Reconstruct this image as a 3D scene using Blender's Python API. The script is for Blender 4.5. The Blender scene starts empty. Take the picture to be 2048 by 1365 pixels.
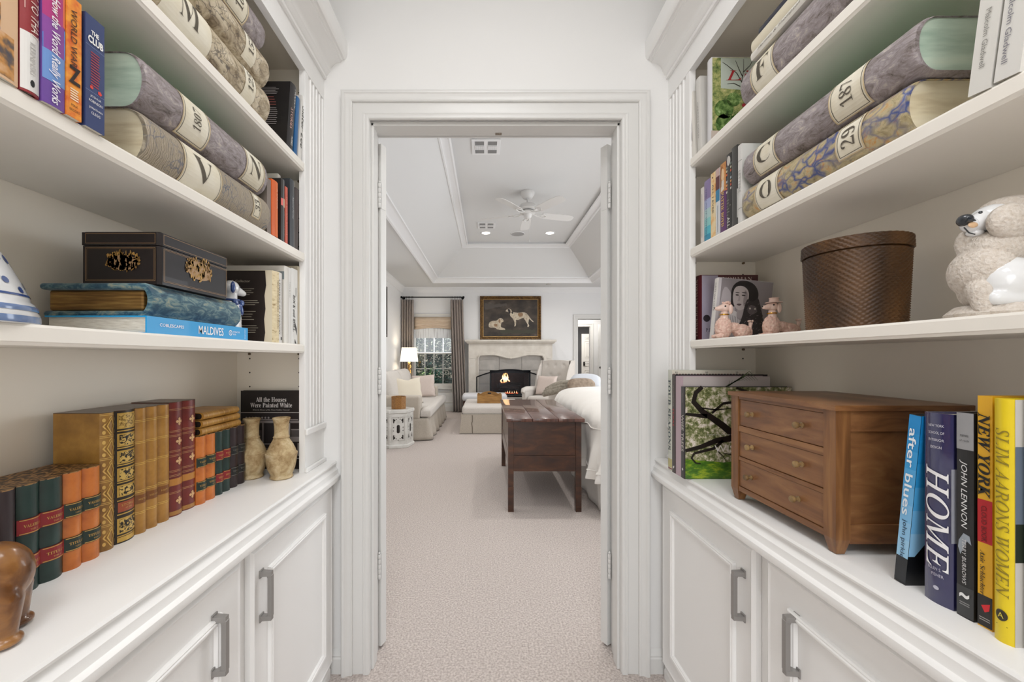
import bpy, bmesh, math, random
from mathutils import Vector, Matrix, noise as mnoise
random.seed(7)
SC = bpy.context.scene
COL = SC.collection
PI = math.pi
# ---------------------------------------------------------------- camera, world, lights, exposure
F = 800.0; VX = 973.0; VY = 717.0; EYE = 1.175          # pinhole of the photo: focal length and vanishing point in pixels of 2048x1365
cam_d = bpy.data.cameras.new('camera'); cam = bpy.data.objects.new('camera', cam_d); COL.objects.link(cam)
cam.location = (0, 0, EYE); cam.rotation_euler = (PI/2, 0, 0)
cam_d.sensor_width = 36; cam_d.lens = F/2048*36
cam_d.shift_x = (1024-VX)/2048; cam_d.shift_y = (VY-682.5)/2048
cam_d.clip_start = 0.02; cam_d.clip_end = 200
SC.camera = cam
SC.view_settings.view_transform = 'Standard'; SC.view_settings.look = 'None'
SC.view_settings.gamma = 1; SC.view_settings.exposure = 0.07; SC.view_settings.use_curve_mapping = False
w = bpy.data.worlds.new('sky'); SC.world = w; w.use_nodes = True
nt = w.node_tree; bg = nt.nodes['Background']
sk = nt.nodes.new('ShaderNodeTexSky'); sk.sky_type = 'NISHITA'; sk.sun_disc = False; sk.sun_elevation = math.radians(35); sk.sun_rotation = 2.2
nt.links.new(sk.outputs[0], bg.inputs[0]); bg.inputs[1].default_value = 0.13
def area(name, loc, size, power, col=(1, .96, .9), rot=(0, 0, 0), sy=None, shape='SQUARE'):
    l = bpy.data.lights.new(name, 'AREA'); l.energy = power; l.color = col; l.size = size; l.shape = shape
    if sy: l.shape = 'RECTANGLE'; l.size_y = sy
    o = bpy.data.objects.new(name, l); COL.objects.link(o); o.location = loc; o.rotation_euler = rot; return o
def spot(name, loc, power, size=2.4, blend=.6, rad=.06, col=(1, .95, .88)):
    l = bpy.data.lights.new(name, 'SPOT'); l.energy = power; l.color = col; l.spot_size = size; l.spot_blend = blend; l.shadow_soft_size = rad
    o = bpy.data.objects.new(name, l); COL.objects.link(o); o.location = loc; return o
# closet: ceiling light above the walkway, and an added fill behind the camera
area('closet_light_front', (.03, .45, 2.72), .55, 8, (.99, .99, 1))
area('rear_fill', (.03, -.85, 2.72), .7, 18, (.99, .99, 1))
# added fill panel behind the camera, set before the back wall opening
area('fill_behind', (.05, -2.15, 1.1), 1.5, 27, (.99, .99, 1), (PI/2, 0, 0), sy=2.1)
# bedroom: recessed cans of the tray, added fill spots and an added side panel
for x, y in ((0.0, 7.03), (1.12, 7.03), (0.0, 3.35), (1.12, 3.35)):  # far pair are the visible cans, near pair is added unseen fill
    spot('can_and_fill_spot', (x, y, 3.36), 50, col=(1, .97, .93))
for x, y in ((-1.45, 3.2), (-1.45, 6.2), (2.85, 4.2), (2.85, 7.2), (.5, 2.15)):  # unseen soffit spots, added to brighten the bedroom
    spot('can_and_fill_spot', (x, y, 2.72), 25, col=(1, .97, .93))
area('side_fill', (3.72, 4.6, 1.5), 1.9, 100, (.93, .96, 1), (0, PI/2, 0), sy=4.2)  # added fill panel standing in for side windows out of view
area('daylight_window', (-1.17, 8.95, 1.3), .8, 12, (.9, .95, 1), (PI/2, 0, 0), sy=1.3)
area('hall_light', (2.45, 9.6, 2.4), .5, 16)
area('bath_light', (2.9, 12.0, 2.4), .8, 42)

# ---------------------------------------------------------------- helpers
def at(px, py, Y): return ((px-VX)/F*Y, Y, EYE-(py-VY)/F*Y)
def yat(px, X): return F*X/(px-VX)
OFF = {}
def V(*a): return Vector(a)
def uni(st, f):
    """book faces of the built-in font: b = serif bold, i = serif italic, bi = serif bold italic"""
    o = ''
    for ch in st:
        if 'A' <= ch <= 'Z': o += chr({'b': 0x1D400, 'i': 0x1D434, 'bi': 0x1D468}[f]+ord(ch)-65)
        elif 'a' <= ch <= 'z': o += chr(0x210E) if f == 'i' and ch == 'h' else chr({'b': 0x1D41A, 'i': 0x1D44E, 'bi': 0x1D482}[f]+ord(ch)-97)
        elif '0' <= ch <= '9': o += chr(0x1D7CE+ord(ch)-48)
        else: o += ch
    return o
class MB:
    def __init__(s): s.bm = bmesh.new(); s.mi = 0
    def add(s, vs, fs):
        b = [s.bm.verts.new(v) for v in vs]
        for f in fs:
            try:
                q = s.bm.faces.new([b[i] for i in f]); q.material_index = s.mi
            except ValueError: pass
        return b
    def merge(s, bm):
        vs = [v.co.copy() for v in bm.verts]; bm.verts.index_update()
        fs = [[v.index for v in f.verts] for f in bm.faces]
        bm.free(); return s.add(vs, fs)
    def box(s, x0, x1, y0, y1, z0, z1, bev=0, seg=2, M=None):
        t = bmesh.new(); bmesh.ops.create_cube(t, size=1)
        for v in t.verts: v.co = Vector(((x0+x1)/2+v.co.x*abs(x1-x0), (y0+y1)/2+v.co.y*abs(y1-y0), (z0+z1)/2+v.co.z*abs(z1-z0)))
        if bev: bmesh.ops.bevel(t, geom=t.edges[:], offset=bev, segments=seg, profile=.5, affect='EDGES')
        if M:
            for v in t.verts: v.co = M @ v.co
        s.merge(t); return s
    def prism(s, poly, axis, a, b):
        f = {'x': lambda p, c: (c, p[0], p[1]), 'y': lambda p, c: (p[0], c, p[1]), 'z': lambda p, c: (p[0], p[1], c)}[axis]
        n = len(poly); vs = [f(p, a) for p in poly]+[f(p, b) for p in poly]
        s.add(vs, [list(range(n))[::-1], list(range(n, 2*n))]+[(i, (i+1) % n, n+(i+1) % n, n+i) for i in range(n)]); return s
    def lathe(s, prof, c=(0, 0, 0), seg=32, sx=1, sy=1, cap=True, M=None):
        vs = []; fs = []
        for r, z in prof:
            for k in range(seg):
                a = 2*PI*k/seg; p = Vector((c[0]+r*sx*math.cos(a), c[1]+r*sy*math.sin(a), c[2]+z)); vs.append(M @ p if M else p)
        for i in range(len(prof)-1):
            for k in range(seg): fs.append((i*seg+k, i*seg+(k+1) % seg, (i+1)*seg+(k+1) % seg, (i+1)*seg+k))
        if cap: fs += [list(range(seg))[::-1], [(len(prof)-1)*seg+k for k in range(seg)]]
        s.add(vs, fs); return s
    def tube(s, pts, r, seg=8, cap=True):
        pts = [Vector(p) for p in pts]; n = len(pts); vs = []; fs = []; up = Vector((0, 0, 1)); prev = None
        for i, p in enumerate(pts):
            d = (pts[min(i+1, n-1)]-pts[max(i-1, 0)]).normalized()
            if prev is None: a = d.cross(up if abs(d.z) < .95 else Vector((1, 0, 0))).normalized()
            else: a = (prev-d*prev.dot(d)).normalized()
            prev = a; b = d.cross(a); rr = r[i] if isinstance(r, (list, tuple)) else r
            for k in range(seg):
                t = 2*PI*k/seg; vs.append(p+(a*math.cos(t)+b*math.sin(t))*rr)
        for i in range(n-1):
            for k in range(seg): fs.append((i*seg+k, i*seg+(k+1) % seg, (i+1)*seg+(k+1) % seg, (i+1)*seg+k))
        if cap: fs += [list(range(seg))[::-1], [(n-1)*seg+k for k in range(seg)]]
        s.add(vs, fs); return s
    def ball(s, c, r, sub=3, M=None):
        t = bmesh.new(); bmesh.ops.create_icosphere(t, subdivisions=sub, radius=1)
        r = r if isinstance(r, (list, tuple)) else (r, r, r)
        for v in t.verts:
            q = Vector((v.co.x*r[0], v.co.y*r[1], v.co.z*r[2])); v.co = (M @ q if M else q)+Vector(c)
        s.merge(t); return s
    def rows(s, R, closed=False, cap=False):
        m = len(R[0]); vs = [p for r in R for p in r]; fs = []
        for i in range(len(R)-1):
            for k in range(m if closed else m-1): fs.append((i*m+k, i*m+(k+1) % m, (i+1)*m+(k+1) % m, (i+1)*m+k))
        if cap: fs += [[i*m for i in range(len(R))], [i*m+m-1 for i in range(len(R))][::-1]]
        s.add(vs, fs); return s
    def grid(s, fn, nu, nv, cu=False):
        vs = [fn(i/(nu if cu else nu), j/nv) for i in range(nu if cu else nu+1) for j in range(nv+1)]; fs = []; m = nv+1; n = nu
        for i in range(n):
            i2 = (i+1) % nu if cu else i+1
            for j in range(nv): fs.append((i*m+j, i2*m+j, i2*m+j+1, i*m+j+1))
        s.add(vs, fs); return s
    def poly(s, pts): s.add(pts, [list(range(len(pts)))]); return s
    def text(s, st, fr, cx, cy, w=None, h=None, shear=0, off=.0006, bold=0, face=None, fine=0):
        if face: st = uni(st, face)
        c = bpy.data.curves.new('t', 'FONT'); c.body = st; c.shear = shear; c.resolution_u = 2; c.offset = bold
        o = bpy.data.objects.new('t', c); me = bpy.data.meshes.new_from_object(o)
        if me is None or not len(me.vertices): return s
        X = [v.co.x for v in me.vertices]; Y = [v.co.y for v in me.vertices]
        x0, x1, y0, y1 = min(X), max(X), min(Y), max(Y); kw = w/(x1-x0) if w else None; kh = h/(y1-y0) if h else None
        kw = kw or kh; kh = kh or kw
        t = bmesh.new(); t.from_mesh(me); bmesh.ops.triangulate(t, faces=t.faces[:])
        for v in t.verts: v.co = Vector(((v.co.x-(x0+x1)/2)*kw, (v.co.y-(y0+y1)/2)*kh, 0))
        if fine:
            for _ in range(4):
                E_ = [e for e in t.edges if e.calc_length() > fine]
                if not E_: break
                bmesh.ops.subdivide_edges(t, edges=E_, cuts=1); bmesh.ops.triangulate(t, faces=t.faces[:])
        t.verts.index_update()
        s.add([fr(cx+v.co.x, cy+v.co.y, off) for v in t.verts], [[v.index for v in p.verts] for p in t.faces]); t.free()
        bpy.data.objects.remove(o); bpy.data.curves.remove(c); bpy.data.meshes.remove(me); return s
    def build(s, name, mats, parent=None, smooth=False, ang=40, local=False, norm=True):
        if norm: bmesh.ops.recalc_face_normals(s.bm, faces=s.bm.faces[:])
        off = Vector((0, 0, 0))
        if parent is not None and not local: off = OFF.get(parent.name, off)
        for v in s.bm.verts: v.co -= off
        me = bpy.data.meshes.new(name); s.bm.to_mesh(me); s.bm.free()
        for m in (mats if isinstance(mats, (list, tuple)) else [mats]): me.materials.append(m)
        if smooth:
            me.polygons.foreach_set('use_smooth', [True]*len(me.polygons))
            if ang: me.set_sharp_from_angle(angle=math.radians(ang))
        o = bpy.data.objects.new(name, me); COL.objects.link(o)
        if parent is not None: o.parent = parent; OFF[o.name] = off
        return o
def tag(o, label=None, cat=None, group=None, kind=None):
    if label: o['label'] = label
    if cat: o['category'] = cat
    if group: o['group'] = group
    if kind: o['kind'] = kind
    return o
def thing(name, label, cat, loc=(0, 0, 0), rot=(0, 0, 0), group=None, local=False, kind=None):
    o = bpy.data.objects.new(name, None); COL.objects.link(o); o.location = loc; o.rotation_euler = rot; o.empty_display_size = .05
    OFF[o.name] = Vector((0, 0, 0)) if local else Vector(loc)
    return tag(o, label, cat, group, kind)
def struct(name, mb, mat, parent=None, label=None, **k):
    o = mb.build(name, mat, parent, **k)
    if parent is None: o['kind'] = 'structure'
    if label: o['label'] = label
    return o
def sthing(name, loc=(0, 0, 0)):
    o = bpy.data.objects.new(name, None); COL.objects.link(o); o.location = loc; OFF[o.name] = Vector(loc); o['kind'] = 'structure'; return o
# ---------------------------------------------------------------- materials
def lin(h):
    h = h.lstrip('#'); r = [int(h[i:i+2], 16)/255 for i in (0, 2, 4)]
    return tuple((c/12.92 if c <= .04045 else ((c+.055)/1.055)**2.4) for c in r)+(1,)
MC = {}
def mat(col, rough=.5, metal=0, spec=.5, coat=0, bump=0, bscale=200, emit=0, alpha=1, key=None, trans=0, sheen=0):
    k = (col, rough, metal, spec, coat, bump, bscale, emit, alpha, key, trans, sheen)
    if k in MC: return MC[k]
    m = bpy.data.materials.new(key or 'paint_'+col.strip('#')); m.use_nodes = True; n = m.node_tree.nodes; l = m.node_tree.links; b = n['Principled BSDF']
    b.inputs['Base Color'].default_value = lin(col); b.inputs['Roughness'].default_value = rough; b.inputs['Metallic'].default_value = metal
    b.inputs['Specular IOR Level'].default_value = spec; b.inputs['Coat Weight'].default_value = coat; b.inputs['Alpha'].default_value = alpha
    b.inputs['Transmission Weight'].default_value = trans; b.inputs['Sheen Weight'].default_value = sheen
    if emit: b.inputs['Emission Color'].default_value = lin(col); b.inputs['Emission Strength'].default_value = emit
    if bump:
        tc = n.new('ShaderNodeTexCoord'); t = n.new('ShaderNodeTexNoise'); t.inputs['Scale'].default_value = bscale; t.inputs['Detail'].default_value = 3
        bp = n.new('ShaderNodeBump'); bp.inputs['Strength'].default_value = bump; bp.inputs['Distance'].default_value = .002
        l.new(tc.outputs['Object'], t.inputs['Vector']); l.new(t.outputs['Fac'], bp.inputs['Height']); l.new(bp.outputs[0], b.inputs['Normal'])
    MC[k] = m; return m
def noisy(key, stops, scale=8, stretch=(1, 1, 1), detail=6, dist=0, rough=.5, bump=.1, bdist=.002, spec=.5, metal=0, coat=0, tex='NOISE', coat2=None, rgh=.55, sheen=0, mixv=0, vscale=40, vcol='#2b2622', vthr=.03, lac=None):
    """colour ramp over noise (or wave/voronoi), optional dark vein network from a distance-to-edge voronoi"""
    if key in MC: return MC[key]
    m = bpy.data.materials.new(key); m.use_nodes = True; n = m.node_tree.nodes; l = m.node_tree.links; b = n['Principled BSDF']
    tc = n.new('ShaderNodeTexCoord'); mp = n.new('ShaderNodeMapping'); mp.inputs['Scale'].default_value = stretch
    l.new(tc.outputs['Object'], mp.inputs[0])
    if tex == 'WAVE':
        t = n.new('ShaderNodeTexWave'); t.inputs['Scale'].default_value = scale; t.inputs['Distortion'].default_value = dist; t.inputs['Detail'].default_value = detail; t.inputs['Detail Scale'].default_value = 1.5
    elif tex == 'VORONOI':
        t = n.new('ShaderNodeTexVoronoi'); t.inputs['Scale'].default_value = scale
    else:
        t = n.new('ShaderNodeTexNoise'); t.inputs['Scale'].default_value = scale; t.inputs['Detail'].default_value = detail; t.inputs['Distortion'].default_value = dist; t.inputs['Roughness'].default_value = rgh
    l.new(mp.outputs[0], t.inputs['Vector'])
    fac = t.outputs['Distance'] if tex == 'VORONOI' else t.outputs['Fac']
    cr = n.new('ShaderNodeValToRGB'); e = cr.color_ramp.elements
    for i, (p, c) in enumerate(stops):
        q = e[i] if i < 2 else e.new(p)
        q.position = p; q.color = lin(c)
    l.new(fac, cr.inputs[0]); col = cr.outputs[0]; hsrc = fac
    if mixv:
        dn = n.new('ShaderNodeTexNoise'); dn.inputs['Scale'].default_value = vscale*.6; l.new(mp.outputs[0], dn.inputs['Vector'])
        ad = n.new('ShaderNodeMixRGB'); ad.blend_type = 'LINEAR_LIGHT'; ad.inputs[0].default_value = .035; l.new(mp.outputs[0], ad.inputs[1]); l.new(dn.outputs['Color'], ad.inputs[2])
        vo = n.new('ShaderNodeTexVoronoi'); vo.feature = 'DISTANCE_TO_EDGE'; vo.inputs['Scale'].default_value = vscale; l.new(ad.outputs[0], vo.inputs['Vector'])
        r2 = n.new('ShaderNodeValToRGB'); r2.color_ramp.elements[0].position = 0; r2.color_ramp.elements[0].color = (mixv, mixv, mixv, 1); r2.color_ramp.elements[1].position = vthr; r2.color_ramp.elements[1].color = (0, 0, 0, 1)
        l.new(vo.outputs['Distance'], r2.inputs[0])
        ms = n.new('ShaderNodeTexNoise'); ms.inputs['Scale'].default_value = vscale*.25; l.new(mp.outputs[0], ms.inputs['Vector'])
        mm = n.new('ShaderNodeMath'); mm.operation = 'MULTIPLY'; l.new(r2.outputs[0], mm.inputs[0])
        mr = n.new('ShaderNodeMapRange'); mr.inputs[1].default_value = .4; mr.inputs[2].default_value = .6; l.new(ms.outputs['Fac'], mr.inputs[0]); l.new(mr.outputs[0], mm.inputs[1])
        mx = n.new('ShaderNodeMixRGB'); mx.inputs[2].default_value = lin(vcol); l.new(mm.outputs[0], mx.inputs[0]); l.new(col, mx.inputs[1]); col = mx.outputs[0]
    l.new(col, b.inputs['Base Color'])
    b.inputs['Roughness'].default_value = rough; b.inputs['Specular IOR Level'].default_value = spec; b.inputs['Metallic'].default_value = metal; b.inputs['Coat Weight'].default_value = coat; b.inputs['Sheen Weight'].default_value = sheen
    if bump:
        bp = n.new('ShaderNodeBump'); bp.inputs['Strength'].default_value = bump; bp.inputs['Distance'].default_value = bdist; l.new(hsrc, bp.inputs['Height']); l.new(bp.outputs[0], b.inputs['Normal'])
    MC[key] = m; return m
WALL = mat('#e9e8e6', .7, key='wall_paint', bump=.03, bscale=160)
TRIM = mat('#dcdbd8', .35, key='trim_enamel')
CAB = mat('#f3f2f0', .38, key='cabinet_enamel')
CABIN = mat('#efe7d9', .45, key='cabinet_interior_paint')
BWALL = mat('#ebebeb', .75, key='bedroom_paint')
CEIL = mat('#dededd', .85, key='ceiling_paint')
BLACK = mat('#15120f', .6); DARK = mat('#221f1d', .5); WHITE = mat('#eceae6', .4); PAGE = noisy('page_edges', [(.35, '#cfc8ba'), (.65, '#e9e4d8')], scale=60, stretch=(12, 1, 1), rough=.8, bump=.2, bdist=.0005)
SHELF = mat('#f2ede4', .38, key='shelf_enamel')
PEWTER = mat('#9a9794', .5, .55, key='pewter')
CREAM = mat('#e6ddc6', .7)
def carpet():
    m = bpy.data.materials.new('loop_carpet'); m.use_nodes = True; n = m.node_tree.nodes; l = m.node_tree.links; b = n['Principled BSDF']
    tc = n.new('ShaderNodeTexCoord'); v = n.new('ShaderNodeTexVoronoi'); v.inputs['Scale'].default_value = 150; l.new(tc.outputs['Object'], v.inputs[0])
    t = n.new('ShaderNodeTexNoise'); t.inputs['Scale'].default_value = 120; t.inputs['Detail'].default_value = 4; l.new(tc.outputs['Object'], t.inputs[0])
    cr = n.new('ShaderNodeValToRGB'); cr.color_ramp.elements[0].position = .3; cr.color_ramp.elements[0].color = lin('#a89d97'); cr.color_ramp.elements[1].position = .66; cr.color_ramp.elements[1].color = lin('#d6ccc6')
    l.new(t.outputs['Fac'], cr.inputs[0]); l.new(cr.outputs[0], b.inputs['Base Color']); b.inputs['Roughness'].default_value = .95; b.inputs['Specular IOR Level'].default_value = .1
    bp = n.new('ShaderNodeBump'); bp.inputs['Strength'].default_value = .6; bp.inputs['Distance'].default_value = .004; bp.invert = True; l.new(v.outputs['Distance'], bp.inputs['Height']); l.new(bp.outputs[0], b.inputs['Normal'])
    return m
CARPET = carpet()
# ---------------------------------------------------------------- the closet shell
WY = 1.50          # wall with the doorway
LX, LB, RX, RB = -.61, -.885, .683, .955      # bookcase faces and backs
YE = 1.42          # end panels of the recesses
YP = 1.345         # near edge of the pilasters
YN = -1.0          # bookcases run on past the camera
DX0, DX1, DZ = -.436, .503, 2.064             # doorway
struct('floor', MB().box(-1.95, 3.7, 1.6, 8.95, -.05, 0), CARPET)
struct('floor_closet', MB().box(-1.0, 1.1, -2.2, 1.6, -.05, 0), CARPET)
m = MB(); m.box(-1.0, DX0-.015, WY, WY+.1, 0, 2.8); m.box(DX1+.015, 1.1, WY, WY+.1, 0, 2.8); m.box(DX0-.015, DX1+.015, WY, WY+.1, DZ+.015, 2.8)
struct('wall_front', m, WALL)
struct('wall_left', MB().box(-1.0, -.9, -2.2, WY, 0, 2.8), WALL)
struct('wall_right', MB().box(.97, 1.07, -2.2, WY, 0, 2.8), WALL)
m = MB(); m.box(-1.0, -.72, -2.3, -2.2, 0, 2.8); m.box(.82, 1.1, -2.3, -2.2, 0, 2.8); m.box(-.72, .82, -2.3, -2.2, 2.32, 2.8); struct('wall_back', m, WALL)
struct('ceiling_closet', MB().box(-1.0, 1.1, -2.3, WY, 2.75, 2.85), CEIL)
# casing round the doorway, mitred profile (u outward from the opening, v out of the wall)
prof = [(.0, 0), (.0, .013), (.002, .016), (.006, .018), (.012, .018), (.016, .0165), (.019, .018), (.0225, .017), (.0245, .0115), (.026, .0125), (.030, .0125), (.0585, .0145), (.0605, .014), (.062, .021), (.066, .0235), (.069, .0225), (.077, .0235), (.086, .0275), (.0885, .0305), (.094, .031), (.0975, .030), (.1005, .0275), (.1015, .025), (.1015, 0)]
def casing(name, prof, x0, x1, z1, y, sgn=-1, mat_=None):
    R = [[(x0-u, y+sgn*v, 0), (x0-u, y+sgn*v, z1+u), (x1+u, y+sgn*v, z1+u), (x1+u, y+sgn*v, 0)] for u, v in prof]
    return struct(name, MB().rows(R, cap=True), mat_ or TRIM, smooth=True, ang=35)
casing('trim_1', prof, DX0, DX1, DZ, WY)
casing('trim_2', prof, DX0, DX1, DZ, WY+.1, 1)
# jamb with rebate stop
m = MB()
m.box(DX0-.018, DX0+.0005, WY-.004, WY+.102, 0, DZ+.018); m.box(DX1-.0005, DX1+.018, WY-.004, WY+.102, 0, DZ+.018); m.box(DX0, DX1, WY-.004, WY+.102, DZ, DZ+.018)
m.box(DX0, DX0+.010, WY+.01, WY+.058, 0, DZ, .002); m.box(DX1-.010, DX1, WY+.01, WY+.058, 0, DZ, .002); m.box(DX0, DX1, WY+.01, WY+.058, DZ-.011, DZ, .002)
jm = struct('trim_3', m, TRIM)
m = MB(); m.box(.035, .06, WY+.062, WY+.09, DZ-.002, DZ+.0005); m.lathe([(.004, -.006), (.006, 0)], (.047, WY+.076, DZ), 12); m.build('ball_catch', mat('#a8a095', .4, 1), jm)
# the pair of door leaves, folded back into the bedroom
def leaf(name, A, d, n, hx):
    A = Vector(A); d = Vector(d).normalized(); n = Vector(n).normalized(); W = .462; T = .035; H = 2.03
    def P(a, b, z): return A+d*a+n*b+V(0, 0, z)
    r = sthing(name, A)
    m = MB(); m.add([P(a, b, z) for z in (.012, .012+H) for a, b in ((0, 0), (W, 0), (W, T), (0, T))], [(0, 1, 2, 3), (4, 5, 6, 7), (0, 1, 5, 4), (1, 2, 6, 5), (2, 3, 7, 6), (3, 0, 4, 7)])
    for z0, z1 in ((.14, .80), (.92, 1.92)):            # raised panels
        for b, s in ((0, -1), (T, 1)):
            R = [[P(.10+u, b+s*v, z0+u), P(W-.10-u, b+s*v, z0+u), P(W-.10-u, b+s*v, z1-u), P(.10+u, b+s*v, z1-u)] for u, v in ((0, .0002), (.004, .007), (.014, .007), (.022, .001))]
            m.rows(R, closed=True)
    m.build('leaf', TRIM, r)
    for zc in (1.83, 1.08, .337):
        h = MB()
        h.add([P(-.0012, b, z) for z in (zc-.05, zc+.05) for b in (0.0, .030)]+[P(-.0001, b, z) for z in (zc-.05, zc+.05) for b in (0.0, .030)], [(0, 1, 3, 2), (4, 5, 7, 6), (0, 1, 5, 4), (2, 3, 7, 6), (1, 3, 7, 5)])
        for k in range(5): h.lathe([(.0055, -.0095), (.006, -.0088), (.006, .0088), (.0055, .0095)], (hx, A.y-.006, zc-.04+.02*k), 12)
        h.lathe([(.002, 0), (.0045, .002), (.0045, .006), (.002, .009)], (hx, A.y-.006, zc+.05), 12)
        h.build('hinge', TRIM, r, smooth=True, ang=50)
    return r
leaf('door_1', (-.425, 1.614, 0), (-.94, .342, 0), (.342, .94, 0), -.431)
leaf('door_2', (.488, 1.618, 0), (.866, .5, 0), (-.5, .866, 0), .4955)
# ---------------------------------------------------------------- bookcases
def bookcase(sg, X, B, side, shelves):
    s = 1 if sg < 0 else -1           # direction from face towards the corridor is +s ; use q(x)= X - s*x for depth into the case
    q = lambda a: X-s*a
    D = abs(B-X)
    r = thing('bookcase', 'white built-in bookcase with fluted pilaster and crown, %s of the doorway' % side, 'bookcase', (X-s*D/2, .3, .8))
    def bx(m, a0, a1, *r_): m.box(min(q(a0), q(a1)), max(q(a0), q(a1)), *r_); return m
    bx(MB(), D, D+.015, YN, YE+.015, .80, 2.2).build('back_panel', CABIN, r)
    for yy, nm in ((YE, 'end_panel'), (YN-.018, 'end_panel')):
        e = bx(MB(), .0215, D, yy, yy+.018, .80, 2.2).build(nm, CABIN, r)
        if yy > 0:
            h = MB()
            for zz in [0.975+.0497*k for k in range(24)]:
                for a in (.055, D-.045): h.lathe([(.0027, 0), (.0001, .0005)], (0, 0, 0), 10, M=Matrix.Translation((q(a), yy-.0006, zz)) @ Matrix.Rotation(PI/2, 4, 'X'))
            h.build('pin_holes', BLACK, e)
    bx(MB(), 0.0215, D, YN, YE, 2.2, 2.218).build('top_panel', CABIN, r)
    # fluted pilaster: profile in (y, depth) extruded in z, with plinth and impost block
    pts = []; n = 5; w0 = YP+.022; w1 = WY-.006; fw = (w1-w0)/n
    top = [(YP, 0), (YP, -.0)]
    prof = [(YP, .02), (YP, .001), (YP+.001, 0), (w0, 0)]
    for k in range(n):
        a = w0+k*fw+fw*.14; b = w0+(k+1)*fw-fw*.14
        for j in range(7):
            t = PI*j/6; prof.append(((a+b)/2-(b-a)/2*math.cos(t), .0052*math.sin(t)))
    prof += [(WY, 0), (WY, .02)]
    m = MB(); m.prism([(q(d), y) for y, d in prof], 'z', .93, 2.15); pil = m.build('pilaster', CAB, r, smooth=True, ang=30)
    m = MB(); bx(m, -.0, .02, YP, WY, .80 if sg > 0 else .79, .93)
    bx(m, -.010, .0, YP-.006, WY, .915, .937, .004); bx(m, -.010, 0, YP-.006, WY, (.80 if sg > 0 else .79), .815 if sg > 0 else .805, .003)
    m.build('pilaster_base', CAB, r)
    # frieze and crown
    zf = 2.144
    bx(MB(), -.001, .02, YN, WY, zf, 2.30).build('frieze', CAB, r)
    cp = [(0, 2.222), (.010, 2.222), (.012, 2.228), (.010, 2.234), (.016, 2.238), (.019, 2.245), (.024, 2.250)]
    for k in range(7):
        t = PI/2*k/6; cp.append((.024+.040*(1-math.cos(t)), 2.250+.034*math.sin(t)))
    cp += [(.066, 2.290), (.072, 2.2915), (.0735, 2.295), (.080, 2.294), (.085, 2.300), (.0885, 2.314), (.0885, 2.36), (0, 2.36)]
    MB().prism([(q(-a), z) for a, z in cp], 'y', YN, WY).build('crown_moulding', CAB, r, smooth=True, ang=35)
    for z1, z0 in shelves:
        m = MB(); th = z1-z0
        pf = [(.022, z0), (.006, z0), (.0035, z0+.004), (.0015, z0+.0055), (.0015, z1-.004), (.004, z1), (.022, z1)]
        m.prism([(q(a), z) for a, z in pf], 'y', YN+.001, YP-.003)
        bx(m, .0225, D-.001, YN+.001, YE-.001, z0+.003, z1); sh = m.build('shelf', SHELF, r)
        for a in (.055, D-.045):
            mm = MB(); mm.lathe([(.004, 0), (.004, .006), (.0015, .008)], (0, 0, 0), 10, M=Matrix.Translation((q(a), YE, z0-.002)) @ Matrix.Rotation(PI/2, 4, 'X')); mm.build('shelf_pin', mat('#6d5b44', .4, .6), sh)
    return r
SL = [(1.221, 1.192), (1.528, 1.499), (1.832, 1.803)]
SR = [(1.235, 1.208), (1.543, 1.514), (1.846, 1.817)]
bookcase(-1, LX, LB, 'left', SL)
bookcase(1, RX, RB, 'right', SR)
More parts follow.
